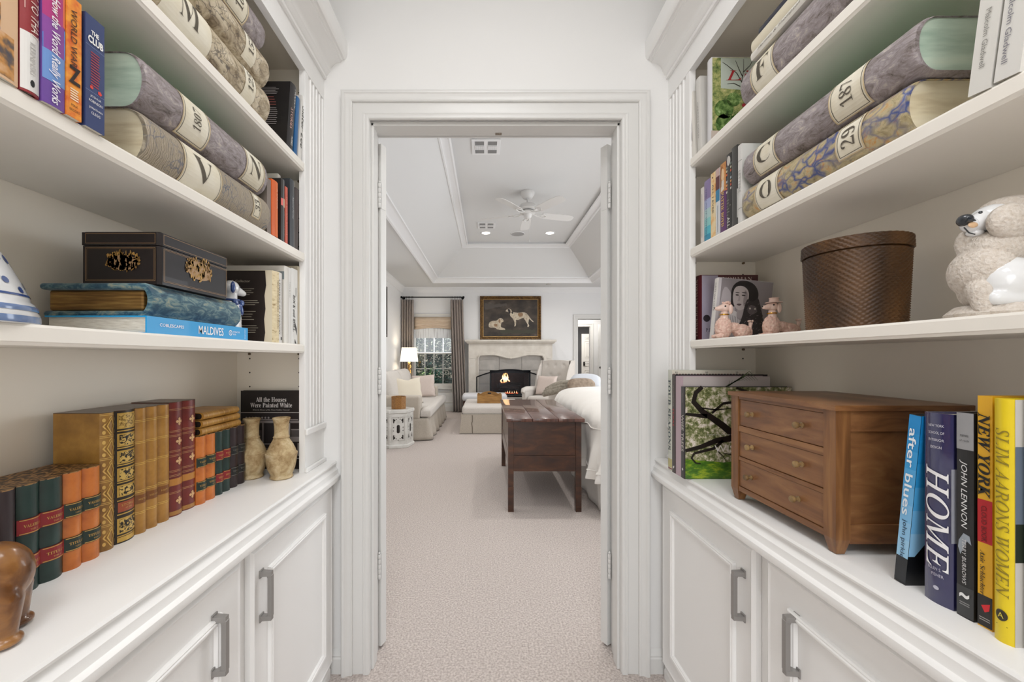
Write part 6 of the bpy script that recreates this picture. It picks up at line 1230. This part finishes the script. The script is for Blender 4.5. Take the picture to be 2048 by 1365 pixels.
for zz, d in ((2.09, 0), (2.04, .012), (1.98, .03), (1.965, .012), (1.93, .03), (1.90, .038), (1.885, .015), (1.87, .03), (1.84, .034), (1.835, .008)): R.append([(x0+(x1-x0)*k/16, 8.868-d, zz+(.028*math.sin(PI*k/16)-.02 if zz < 1.9 else 0)) for k in range(17)])
m.rows(R); o = m.build('folds', WOV, r, smooth=True, ang=0, norm=False); o.modifiers.new('s', 'SOLIDIFY').thickness = .003
m = MB(); m.rows([[(x0+.005+(x1-x0-.01)*k/16, 8.872, zz) for k in range(17)] for zz in (1.87, 1.75, 1.62)])
sm = noisy('sheer_shade', [(.4, '#c6c7ca'), (.5, '#e4e7ea')], scale=30, stretch=(1, 1, .05), rough=.9, bump=0); sm.node_tree.nodes['Principled BSDF'].inputs['Transmission Weight'].default_value = .0
sm.node_tree.nodes['Principled BSDF'].inputs['Emission Strength'].default_value = 0
o = m.build('sheer', sm, r, norm=False); o.modifiers.new('s', 'SOLIDIFY').thickness = .002
# shrubs outside
FOL = noisy('evergreen_leaf', [(.3, '#17352a'), (.5, '#2f5a48'), (.7, '#64907a')], scale=5, rough=.5, bump=0)
def shrub(lab, cx, cy, w_, h_, n, seed, z0=-.3):
    r = thing('shrub', lab, 'shrub', (cx, cy, z0), group=None); rg = random.Random(seed)
    m = MB(); m.tube([(cx, cy, z0), (cx+.05, cy, z0+h_*.5), (cx, cy, z0+h_*.8)], [.05, .035, .015], 8); m.build('stem', mat('#4a3a2a', .9), r)
    m = MB()
    for k in range(n):
        t = rg.uniform(0, 2*PI); q = rg.random()**.4; ph = rg.uniform(-1, 1); s = math.sqrt(1-ph*ph)
        p = Vector((cx+w_*q*s*math.cos(t), cy+w_*.6*q*s*math.sin(t), z0+h_*(.52+.48*q*ph))); a = Vector((rg.uniform(-1, 1), rg.uniform(-1, 1), rg.uniform(-.6, .8))).normalized(); b_ = a.cross(Vector((rg.uniform(-1, 1), rg.uniform(-1, 1), 1))).normalized(); L_ = rg.uniform(.05, .11); W_ = L_*.28
        m.poly([p, p+a*L_*.5+b_*W_, p+a*L_, p+a*L_*.5-b_*W_])
    m.build('foliage', FOL, r, norm=False)
shrub('large dark evergreen shrub outside the window', -1.7, 11.6, 1.6, 3.9, 15000, 1); shrub('low leafy plant just outside the window sill', -1.35, 9.75, .42, 1.35, 900, 3)
# plant inside behind the sofa pillow
r = thing('potted_plant', 'pale green leafy plant behind the sofa, in front of the window', 'plant', (-1.28, 8.45, .0)); rg = random.Random(9); m = MB(); m.lathe([(.001, 0), (.10, 0), (.13, .22), (.12, .22), (.001, .2)], (-1.28, 8.45, 0), 24); m.build('pot', mat('#d9d4cb', .4), r, smooth=True); m = MB()
for k in range(34):
    a = rg.uniform(0, 2*PI); rr = rg.uniform(.05, .2); t = Vector((-1.28+rr*math.cos(a), 8.45+rr*.5*math.sin(a), rg.uniform(.62, .98))); b0_ = Vector((-1.28, 8.45, .2)); m.mi = 0; m.tube([b0_, b0_.lerp(t, .6)+Vector((0, 0, .08)), t], .003, 5)
    m.mi = 1; d = Vector((math.cos(a), math.sin(a)*.5, -.3)).normalized(); s_ = d.cross(Vector((0, 0, 1))).normalized(); L_ = rg.uniform(.07, .12); m.poly([t, t+d*L_*.4+s_*L_*.35, t+d*L_, t+d*L_*.4-s_*L_*.35])
m.build('leaves', [mat('#5d8a4a', .6), mat('#9cc08a', .5)], r, norm=False)
# soft things
def cushion(name, M, w_, h_, t_, mt, parent=None, n=22, pinch=.10, dent=0, rd=0):
    m = MB()
    for s in (-1, 1):
        def f(u, v):
            a, b_ = 2*u-1, 2*v-1; e = (1-a**4)*(1-b_**4); k = 1-pinch*(a*a*b_*b_); 
            kx = 1-pinch*.6*(1-a*a)*b_*b_*0; x = a*w_/2*(1-pinch*.5*(1-abs(b_))**1*abs(a)**3); y = b_*h_/2*(1-pinch*.5*(1-abs(a))*abs(b_)**3)
            x *= math.sqrt(1-rd*b_*b_*.5); y *= math.sqrt(1-rd*a*a*.5)
            z = s*t_/2*max(0, e)**.42+dent*math.exp(-((a*2)**2))*max(0, b_)*s*0
            return M @ Vector((x+.004*math.sin(9*b_+5*a), y-(dent*math.exp(-(a*2.2)**2)*max(0, b_)), z))
        m.grid(f, n, n)
    bmesh.ops.remove_doubles(m.bm, verts=m.bm.verts[:], dist=1e-4)
    return m.build(name, mt, parent, smooth=True, ang=0)
def soft(m, x0, x1, y0, y1, z0, z1, b): m.box(x0, x1, y0, y1, z0, z1, b, 5)
def skirt(m, P, z0, z1, amp, wl, flare=.0, drop=None):
    """pleated cloth hanging along the open polyline P"""
    pts = []; 
    for i in range(len(P)-1):
        a, b_ = Vector(P[i]), Vector(P[i+1]); L_ = (b_-a).length; n = max(2, int(L_/.02)); d = (b_-a).normalized(); nn = Vector((d.y, -d.x))
        for k in range(n): pts.append((a+d*(L_*k/n), nn, k/n*L_))
    pts.append((Vector(P[-1]), nn, 0)); R = []
    for j in range(7):
        t = j/6; R.append([(p.x+q.x*(amp*t*math.sin(s/wl*2*PI)+flare*t), p.y+q.y*(amp*t*math.sin(s/wl*2*PI)+flare*t), z1+(z0-z1)*t) for p, q, s in pts])
    m.rows(R)
# sofa along the left wall
r = thing('sofa', 'pale linen skirted sofa along the left bedroom wall', 'sofa', (-1.35, 6.8, 0))
m = MB(); m.box(-1.86, -.86, 5.74, 7.86, .06, .31, .01); m.build('base', LINEN, r)
for a, c in ((5.70, 5.93), (7.67, 7.90)): m = MB(); soft(m, -1.86, -.95, a, c, .30, .632, .035); m.build('arm', LINEN, r, smooth=True)
m = MB(); soft(m, -1.87, -1.62, 5.72, 7.88, .3, .86, .06); m.build('back', LINENL, r, smooth=True)
m = MB(); pf = [(-1.62, 5.94), (-.945, 5.94), (-.945, 5.725), (-.80, 5.725), (-.80, 7.875), (-.945, 7.875), (-.945, 7.66), (-1.62, 7.66)]
def inset(P, d):
    o = []; n = len(P)
    for i in range(n):
        a, b_, c = Vector(P[i-1]), Vector(P[i]), Vector(P[(i+1) % n]); n1 = (b_-a).normalized(); n2 = (c-b_).normalized(); q = Vector((-n1.y, n1.x))+Vector((-n2.y, n2.x)); o.append((b_.x+q.x*d, b_.y+q.y*d))
    return o
m.rows([[(x, y_, zz) for x, y_ in inset(pf, d)] for d, zz in ((.03, .315), (.008, .325), (0, .35), (0, .41), (.008, .435), (.03, .452), (.07, .462))], closed=True); m.poly([(x, y_, .462) for x, y_ in inset(pf, .07)]); m.poly([(x, y_, .315) for x, y_ in inset(pf, .03)]); m.build('seat_cushion', LINENL, r, smooth=True, ang=60)
cushion('back_cushion', Matrix.Translation((-1.50, 6.36, .72)) @ Matrix.Rotation(math.radians(-14), 4, 'Y') @ Matrix.Rotation(PI/2, 4, 'Z') @ Matrix.Rotation(PI/2, 4, 'X'), .86, .52, .24, LINENL, r, pinch=.03)
cushion('back_cushion', Matrix.Translation((-1.50, 7.23, .72)) @ Matrix.Rotation(math.radians(-14), 4, 'Y') @ Matrix.Rotation(PI/2, 4, 'Z') @ Matrix.Rotation(PI/2, 4, 'X'), .86, .54, .24, LINENL, r, pinch=.03)
m = MB(); skirt(m, [(-1.84, 5.715), (-.84, 5.715), (-.84, 7.89)], .012, .318, .020, .36, .05); o = m.build('skirt', LINEN, r, smooth=True, ang=0, norm=False); o.modifiers.new('s', 'SOLIDIFY').thickness = .004
r = thing('throw_pillow', 'cream pillow leaning on the sofa back, nearer the doorway', 'pillow', (-1.2, 6.35, .6)); cushion('cover', Matrix.Translation((-1.245, 6.33, .665)) @ Matrix.Rotation(math.radians(28), 4, 'Z') @ Matrix.Rotation(math.radians(68), 4, 'X'), .45, .43, .15, mat('#ddd3c0', .85, sheen=.3, key='cream_pillow', bump=.1, bscale=90), r, pinch=.08, dent=.04)
r = thing('throw_pillow', 'blush square pillow standing at the far end of the sofa', 'pillow', (-1.15, 7.4, .6)); cushion('cover', Matrix.Translation((-1.155, 7.33, .665)) @ Matrix.Rotation(math.radians(8), 4, 'Z') @ Matrix.Rotation(math.radians(78), 4, 'X') @ Matrix.Rotation(math.radians(3), 4, 'Z'), .42, .41, .12, PINKL, r, pinch=.13)
# floor lamp behind the sofa
lx, ly = -1.60, 8.28; r = thing('floor_lamp', 'brass lamp with a lit white rectangular shade behind the sofa', 'lamp', (lx, ly, 0))
def sh(h0, w_, d_): return [(lx-w_, ly-d_, h0), (lx+w_, ly-d_, h0), (lx+w_, ly+d_, h0), (lx-w_, ly+d_, h0)]
m = MB(); m.rows([sh(1.105, .165, .125), sh(1.395, .135, .098)], closed=True)
def shade_mat():
    mm = bpy.data.materials.new('lit_lamp_shade'); mm.use_nodes = True; b = mm.node_tree.nodes['Principled BSDF']; b.inputs['Base Color'].default_value = lin('#f3eee2'); b.inputs['Roughness'].default_value = .9; b.inputs['Emission Color'].default_value = lin('#fff3df'); b.inputs['Emission Strength'].default_value = .85; return mm
o = m.build('shade', shade_mat(), r, norm=False); o.modifiers.new('s', 'SOLIDIFY').thickness = .003
BR_ = mat('#b08d5a', .3, 1, key='aged_brass'); m = MB(); m.tube([(lx, ly, .02), (lx, ly, 1.1)], .012, 12); m.lathe([(.14, 0), (.14, .012), (.03, .03), (.02, .06)], (lx, ly, 0), 28)
for k in range(2): m.tube([(lx+.03*math.cos(t*.55+k*PI), ly+.03*math.sin(t*.55+k*PI), .78+.3*t/16) for t in range(17)], [.012]*8+[.010]*9, 8)
m.ball((lx, ly, 1.07), (.028, .028, .035), 2); m.build('stand', BR_, r, smooth=True, ang=50)
l = bpy.data.lights.new('lamp_bulb', 'POINT'); l.energy = 5; l.color = (1, .87, .7); l.shadow_soft_size = .1; o = bpy.data.objects.new('lamp_bulb', l); COL.objects.link(o); o.location = (lx, ly, 1.27)
# ceramic garden stool and wicker box
gx_, gy_ = -1.215, 5.405; CER = noisy('crackled_white_ceramic', [(.3, '#c3c1bb'), (.55, '#d8d6d0'), (.8, '#e2e0db')], scale=14, rough=.25, bump=.1, coat=.3)
r = thing('garden_stool', 'white pierced ceramic hexagonal garden stool beside the sofa arm', 'stool', (gx_, gy_, 0)); a0 = math.radians(-101)
def hx_(R_, z_, n=6): return [(gx_+R_*math.cos(a0+2*PI*k/n), gy_+R_*math.sin(a0+2*PI*k/n), z_) for k in range(n)]
m = MB(); m.rows([hx_(R_, z_) for R_, z_ in ((.235, 0), (.24, .006), (.24, .035), (.227, .045), (.225, .05), (.225, .445), (.227, .45), (.24, .46), (.24, .49), (.232, .498), (.20, .502))], closed=True); m.poly(hx_(.20, .502)); m.poly(hx_(.235, 0)); m.build('body', CER, r)
m = MB(); A_ = hx_(.225, 0)
for k in range(6):
    p, q = Vector(A_[k]), Vector(A_[(k+1) % 6]); c_ = (p+q)/2; d = (q-p).normalized(); nn = Vector((d.y, -d.x, 0)); nn = nn if nn.dot(c_-Vector((gx_, gy_, 0))) > 0 else -nn
    def F_(u, v, o=.0012): return c_+d*u+nn*o+Vector((0, 0, v))
    m.mi = 0
    m.poly([F_(u, v) for u, v in [(.020*math.cos(PI*j/8), .285+.020*math.sin(PI*j/8)) for j in range(9)]+[(-.020*math.cos(PI*j/8), .215-.020*math.sin(PI*j/8)) for j in range(9)]])
    for sx in (-1, 1):
        for sz in (-1, 1):
            m.poly([F_(sx*u, .25+sz*v) for u, v in ((.066, .135), (.066, .085), (.058, .075), (.050, .085), (.052, .10), (.040, .108), (.036, .120), (.05, .126), (.055, .135))]); m.poly([F_(sx*u, .25+sz*v) for u, v in ((.03, .135), (.018, .130), (.022, .118), (.03, .124))]); m.poly([F_(sx*u, .25+sz*v) for u, v in ((.066, .03), (.052, .022), (.066, .012))])
    for v in (.105, .395): m.poly([F_(x, y_) for x, y_ in circ(0, v, .006, 8)])
    m.mi = 1; B_ = [(-.084, .095), (.084, .095), (.084, .405), (-.084, .405)]; C_ = [(-.079, .10), (.079, .10), (.079, .40), (-.079, .40)]; m.rows([[F_(u, v, .002) for u, v in B_+B_[:1]], [F_(u, v, .002) for u, v in C_+C_[:1]]])
m.build('pierced_pattern', [mat('#2b2521', .9), mat('#aaa69e', .5)], r, norm=False)
r = thing('wicker_box', 'small octagonal honey wicker box on the garden stool', 'box', (gx_+.03, gy_-.03, .502)); m = MB()
def ox_(R_, z_): return [(gx_+.04+R_*math.cos(math.radians(22.5+10)+2*PI*k/8), gy_-.05+R_*math.sin(math.radians(32.5)+2*PI*k/8), z_) for k in range(8)]
m.rows([ox_(R_, z_) for R_, z_ in ((.098, .503), (.10, .508), (.10, .65), (.103, .653), (.103, .665), (.09, .665), (.09, .52))], closed=True); m.poly(ox_(.098, .503)); m.poly(ox_(.09, .52)); m.build('body', WICK, r)
# skirted ottoman
r = thing('ottoman', 'square linen ottoman with a pleated skirt in the middle of the room', 'ottoman', (.08, 6.85, 0)); ax, bx_, ay, by_ = -.385, .55, 6.24, 7.5
m = MB(); soft(m, ax, bx_, ay, by_, .285, .42, .045); m.build('cushion', LINENL, r, smooth=True, ang=60)
m = MB(); m.box(ax+.01, bx_-.01, ay+.01, by_-.01, .05, .29); m.build('base', LINEN, r)
m = MB()
def sk(x0, x1, y0, y1): return [(x0, y0), (x1, y0), (x1, y1), (x0, y1)]
R = []
for t in range(6): f = .004+.032*(t/5)**1.2; R.append([(x, y_, .30-.292*t/5) for x, y_ in sk(ax-f, bx_+f, ay-f, by_+f)])
m.rows(R, closed=True); o = m.build('skirt', LINEN, r); o.modifiers.new('s', 'SOLIDIFY').thickness = .004
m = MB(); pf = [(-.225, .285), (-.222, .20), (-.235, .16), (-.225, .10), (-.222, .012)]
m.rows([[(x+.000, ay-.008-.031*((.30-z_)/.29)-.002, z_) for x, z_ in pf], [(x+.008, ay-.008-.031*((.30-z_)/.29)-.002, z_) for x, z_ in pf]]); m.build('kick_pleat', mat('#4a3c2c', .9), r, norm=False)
m = MB(); m.rows([[(x, y_, z_) for x, y_ in sk(ax-o_, bx_+o_, ay-o_, by_+o_)] for o_, z_ in ((.002, .302), (.008, .298), (.008, .291), (.002, .287))], closed=True); m.build('welt', LINEN, r)
r = thing('wooden_tray', 'scalloped honey wood tray caddy with a centre handle on the ottoman', 'tray', (.05, 6.82, .42)); x0, x1, y0, y1 = -.155, .255, 6.68, 6.95; HW = noisy('honey_wood', [(.3, '#7d5526'), (.5, '#9f7338'), (.7, '#b98c50')], scale=6, stretch=(1, 1, 6), rough=.45, bump=.1)
def scal(u, h0=.125, a=.028, n=2): return h0+a*abs(math.cos(PI*n*u))**1.4
m = MB(); m.box(x0+.01, x1-.01, y0+.01, y1-.01, .421, .430); m.build('bottom', HW, r)
for yy_ in (y0, y1-.010):
    m = MB(); n = 28; m.prism([(x0, .4215), (x1, .4215)]+[(x1-(x1-x0)*k/n, .42+scal(1-k/n)) for k in range(n+1)], 'y', yy_, yy_+.010); m.build('side', HW, r)
for xx in (x0, x1-.010):
    m = MB(); n = 20; m.prism([(y0+.0101, .4215), (y1-.0101, .4215)]+[(y1-.0101-(y1-y0-.0202)*k/n, .42+scal(1-k/n, .125, .028, 1)) for k in range(n+1)], 'x', xx, xx+.010); m.build('end', HW, r)
ym = (y0+y1)/2; m = MB(); n = 28; m.prism([(x0+.0102, .4305), (x1-.0102, .4305)]+[(x1-.0102-(x1-x0-.0204)*k/n, .42+.13+.065*math.sin(PI*k/n)) for k in range(n+1)], 'y', ym-.005, ym+.005); dv = m.build('divider', HW, r)
m = MB(); m.box(.02, .08, ym-.0058, ym+.0058, .565, .59, .002); m.build('hand_hole', DARK, dv)
# foot stool behind
r = thing('footstool', 'pale upholstered footstool with turned dark legs near the hearth', 'footstool', (0.0, 7.9, 0)); x0, x1, y0, y1 = -.475, .40, 7.66, 8.10
m = MB(); soft(m, x0, x1, y0, y1, .345, .485, .06); m.build('seat', mat('#d5d4d6', .85, key='pale_blue_linen'), r, smooth=True, ang=60)
for x in (x0+.05, x1-.05):
    for yy_ in (y0+.05, y1-.05): m = MB(); m.lathe([(.012, 0), (.018, .02), (.014, .05), (.024, .12), (.03, .16), (.016, .18), (.026, .22), (.028, .345)], (x, yy_, 0), 16); m.build('leg', mat('#4a3024', .4), r, smooth=True)
# chest at the foot of the bed
x0, x1, y0, y1 = .165, .725, 3.055, 4.40; r = thing('trestle_chest', 'dark walnut blanket chest on square legs at the foot of the bed', 'chest', ((x0+x1)/2, 3.7, 0))
m = MB(); W_ = (.743-.150)/3
for k in range(3): m.box(.150+W_*k+.0008, .150+W_*(k+1)-.0008, 3.015, 4.43, .692, .718, .0035)
m.build('top', WALT, r, smooth=True, ang=40)
for x in (x0, x1-.043):
    for y_ in (y0, y1-.043):
        m = MB(); m.box(x, x+.043, y_, y_+.043, .20, .692, .003); m.box(x+.001, x+.042, y_+.001, y_+.042, .19, .20); m.prism([(x, .19), (x+.043, .19), (x+.046, 0), (x-.003, 0)] if 0 else [(x, .19), (x+.043, .19), (x+.043, 0), (x, 0)], 'y', y_-.002, y_+.045); m.build('leg', WALN, r)
m = MB(); 
m.box(x0+.043, x1-.043, y0+.008, y0+.024, .432, .692); m.box(x0+.043, x1-.043, y1-.024, y1-.008, .432, .692); m.box(x0+.008, x0+.024, y0+.043, y1-.043, .432, .692); m.box(x1-.024, x1-.008, y0+.043, y1-.043, .432, .692); m.build('upper_panel', WALN, r)
m = MB(); m.box(x0+.043, x1-.043, y0+.006, y0+.024, .308, .4295); m.box(x0+.043, x1-.043, y1-.024, y1-.006, .308, .4295); m.box(x0+.006, x0+.024, y0+.043, y1-.043, .308, .4295); m.box(x1-.024, x1-.006, y0+.043, y1-.043, .308, .4295); m.build('lower_panel', WALN, r)
MB().box(x0+.02, x1-.02, y0+.02, y1-.02, .31, .325).build('bottom', WALN, r)
# bed
bx0, bx1, by0, by1 = .815, 3.0, 2.95, 5.05; r = thing('bed', 'bed with a thick white duvet hanging over its foot and side', 'bed', (1.9, 4.0, 0))
m = MB(); m.box(bx0+.12, bx1, by0+.15, by1-.12, .10, .62, .08, 4); m.build('mattress', DUV, r)
m = MB(); skirt(m, [(bx1, by0+.05), (bx0+.11, by0+.05), (bx0+.06, by0+.07), (bx0+.03, by0+.13), (bx0+.03, by1-.04)], .006, .36, .010, .34, .02)
for v in m.bm.verts: pass
o = m.build('bed_skirt', mat('#dcd8d2', .85, key='bed_skirt_linen'), r, smooth=True, ang=0, norm=False); o.modifiers.new('s', 'SOLIDIFY').thickness = .004
def duvet():
    cx_, cy_ = (bx0+bx1+.5)/2, (by0+by1)/2; a_, b_ = (bx1+.5-bx0)/2, (by1-by0)/2
    PR = [(0, .86), (.25, .862), (.45, .86), (.62, .85), (.76, .838), (.86, .82), (.93, .79), (.98, .745), (1.0, .69), (1.005, .63), (1.008, .56), (1.012, .48), (1.02, .40), (1.03, .33), (1.04, .275), (1.038, .262)]
    nu = 420; m = MB(); vs = []; 
    for i, (rr, zz) in enumerate(PR):
        row = []
        for k in range(nu):
            t = 2*PI*k/nu; c, s = math.cos(t), math.sin(t); e = 12 if rr > .5 else 5
            q = (abs(c)**e+abs(s)**e)**(-1/e); X_ = c*q; Y_ = s*q; per = math.atan2(Y_, X_)
            dn = max(0, (.80-zz)/.55); arc = X_*a_*1.0+Y_*b_*1.3
            rip = .03*dn*math.sin(per*31+2*math.sin(per*7))+.012*dn*math.sin(per*57+1)
            hem = -.012*math.sin(per*13)*dn
            ex = (rr-1)*a_*(.35 if X_ < -.9 else 1) if rr > 1 else 0
            px_ = cx_+X_*(a_*min(rr, 1)+ex+rip); py_ = cy_+Y_*(b_*min(rr, 1)+ex+rip)
            if X_ < 0: px_ -= .16*dn*max(0, min(1, 1-(py_-by0-.02)/.10))
            nz = mnoise.noise(Vector((px_*2.2, py_*2.2, 0)))*.03+(.5-abs(mnoise.noise(Vector((px_*5, py_*5, 4)))))*.022
            pz = zz+(nz if zz > .6 else nz*.4)+hem
            if rr > .8: 
                g_ = mnoise.noise(Vector((px_*9, py_*9, zz*7)))*.02; px_ += X_*g_; py_ += Y_*g_
            row.append((px_, py_, pz))
        vs.append(row)
    m.rows(vs, closed=True); bmesh.ops.remove_doubles(m.bm, verts=m.bm.verts[:], dist=1e-4)
    return m, vs
m, vs = duvet(); p_ = MB(); p_.tube([Vector(q)+Vector((0, 0, .003)) for q in vs[9]+vs[9][:1]], .005, 6); p_.build('piping', DUV, r, smooth=True); p_ = MB(); p_.tube([Vector(q)*1 for q in vs[13]+vs[13][:1]], .005, 6); p_.build('piping', DUV, r, smooth=True)
o = m.build('duvet', DUV, r, smooth=True, ang=0); s_ = o.modifiers.new('s', 'SUBSURF'); s_.levels = 1; s_.render_levels = 1
# armchairs
def wing(lab, cx_, cy_, ang, s=1):
    r = thing('wingback_chair', lab, 'armchair', (cx_, cy_, 0)); M = Matrix.Translation((cx_, cy_, 0)) @ Matrix.Rotation(ang, 4, 'Z')
    def B(nm, *a, b=.05, mt=LINENL, extra=None):
        m = MB(); m.box(*a, b, 5, M=M @ extra if extra else M); return m.build(nm, mt, r, smooth=True, ang=60)
    B('seat_base', -.33, .33, -.30, .30, .16, .34, b=.03); B('seat_cushion', -.26, .26, -.34, .24, .335, .465, b=.05)
    back = MB(); n = 24
    def f(u, v):
        x = (u-.5)*.62*(1-.06*v); z = .40+v*.72; bow = .02*(1-(2*u-1)**2)
        tuft = 0
        for ty in (.35, .62, .88):
            for tx in ((.2, .5, .8) if ty != .62 else (.35, .65)): tuft += .018*math.exp(-((u-tx)**2*.38+(v-ty)**2*.52)/.0012)
        return M @ Vector((x, .24+.06*v-bow+tuft, z+(.02*(1-(2*u-1)**2) if v > .95 else 0)))
    back.grid(f, 36, 36); back.grid(lambda u, v: M @ Vector(((u-.5)*.62*(1-.06*v), .37+.06*v, .40+v*.72)), 12, 12)
    back.rows([[f(u/36, 1) for u in range(37)], [M @ Vector(((u/36-.5)*.62*.94, .41, 1.135)) for u in range(37)], [M @ Vector(((u/36-.5)*.62*.94, .46, 1.12)) for u in range(37)]])
    back.build('back', LINENL, r, smooth=True, ang=60)
    for sx in (-1, 1):
        m = MB(); R = []
        for k in range(17):
            v = k/16; z = .42+v*.71; fw = .30*math.sin(min(1, (1-v)*1.0+.25)*PI*.5)*(1 if v < .9 else 1-(v-.9)*5) if v > .28 else .50-.2*v/.28
            y1_ = .37+.06*v; y0_ = y1_-max(.12, fw); R.append([M @ Vector((sx*(.30+o_), yy_, z)) for o_, yy_ in ((-.0, y1_), (.0, y0_+.02), (.022, y0_-.012), (.05, y0_+.01), (.055, y1_))])
        m.rows(R, closed=True); m.poly(R[0]); m.poly(R[-1]); m.build('wing', LINENL, r, smooth=True, ang=60)
        m = MB(); m.tube([M @ Vector((sx*.345, .30, .56)), M @ Vector((sx*.35, -.20, .575)), M @ Vector((sx*.352, -.30, .56)), M @ Vector((sx*.352, -.345, .52))], [.06, .062, .06, .035], 16); m.prism([(0, 0)]*0 or [(sx*.30, -.33), (sx*.375, -.33), (sx*.375, .33), (sx*.30, .33)], 'z', .16, .56)
        for v in m.bm.verts[-8:]: v.co = M @ v.co
        m.build('arm', LINENL, r, smooth=True, ang=60)
    for sx in (-1, 1):
        for sy in (-1, 1): m = MB(); m.tube([M @ Vector((sx*.28, sy*.26, .17)), M @ Vector((sx*.285, sy*.28, .001))], [.024, .014], 10); m.build('leg', mat('#3d281c', .4), r, smooth=True)
    m = MB()
    for ty in (.35, .62, .88):
        for tx in ((.2, .5, .8) if ty != .62 else (.35, .65)): p = f(tx, ty); m.ball(p, .009, 2)
    m.build('tuft_buttons', LINENL, r, smooth=True); return r, M
rw, Mw = wing('cream wingback armchair with a button-tufted back right of the fireplace', 1.17, 7.60, math.radians(-38))
r = thing('throw_pillow', 'square blush pillow propped in the wingback chair', 'pillow', (.98, 7.5, .6)); cushion('cover', Mw @ Matrix.Translation((-.05, .02, .655)) @ Matrix.Rotation(math.radians(72), 4, 'X'), .42, .38, .11, PINKL, r, pinch=.12)
# low armchair behind the bed with cushions and a throw
r = thing('tub_chair', 'low round-backed linen armchair half hidden behind the bed', 'armchair', (1.36, 6.1, 0)); M = Matrix.Translation((1.36, 6.12, 0)) @ Matrix.Rotation(math.radians(150), 4, 'Z')
m = MB(); R = []
for k in range(29):
    t = -PI*.08+PI*1.16*k/28; c, s = math.cos(t), math.sin(t); hh = .66+.10*math.sin(max(0, min(PI, t))); R.append([M @ Vector((c*rr, s*rr*.95, z_)) for rr, z_ in ((.36, .12), (.40, .13), (.41, hh-.05), (.40, hh), (.34, hh), (.31, hh-.05), (.30, .35))])
m.rows(R); m.poly(R[0]); m.poly(R[-1]); m.build('back', LINENL, r, smooth=True, ang=60); m = MB(); m.lathe([(.001, .12), (.32, .12), (.325, .40), (.30, .46), (.001, .475)], (0, 0, 0), 32, M=M); m.build('seat', LINENL, r, smooth=True, ang=60)
for a in range(4): m = MB(); p = M @ Vector((.26*math.cos(a*PI/2+.7), .26*math.sin(a*PI/2+.7), 0)); m.tube([(p.x, p.y, .13), (p.x, p.y, .001)], [.025, .018], 10); m.build('leg', mat('#3d281c', .4), r, smooth=True)
r = thing('folded_throw', 'folded grey-beige throw draped over the near arm of the tub chair', 'throw blanket', (1.15, 5.75, .7)); m = MB()
for k, (z_, rr) in enumerate(((.70, .055), (.742, .050), (.78, .043))): m.tube([(.83+.02*k, 5.86, z_-.06), (.93+.02*k, 5.80, z_-.01), (1.08, 5.76, z_+.035), (1.25, 5.75, z_+.045), (1.4-.02*k, 5.78, z_)], [rr*.6, rr, rr*1.1, rr, rr*.7], 14)
m.build('fabric', noisy('taupe_throw', [(.35, '#8f887b'), (.65, '#aaa294')], scale=40, rough=.95, bump=.2), r, smooth=True, ang=0)
r = thing('crumpled_cushion', 'crumpled brown cushion on the tub chair behind the bed', 'pillow', (1.35, 5.7, .75)); cushion('cover', Matrix.Translation((1.33, 5.60, .775)) @ Matrix.Rotation(math.radians(6), 4, 'Z') @ Matrix.Rotation(math.radians(62), 4, 'X'), .42, .26, .14, noisy('brown_linen', [(.35, '#847464'), (.65, '#a08f7e')], scale=24, rough=.9, bump=.5, bdist=.01), r, pinch=.08, rd=.75)
r = thing('throw_pillow', 'pale blue-grey pillow topmost behind the bed', 'pillow', (1.45, 5.85, .85)); cushion('cover', Matrix.Translation((1.44, 5.80, .83)) @ Matrix.Rotation(math.radians(-8), 4, 'Z') @ Matrix.Rotation(math.radians(40), 4, 'X'), .46, .30, .14, mat('#c9ccd2', .85, key='blue_grey_pillow'), r, pinch=.05, rd=.8)
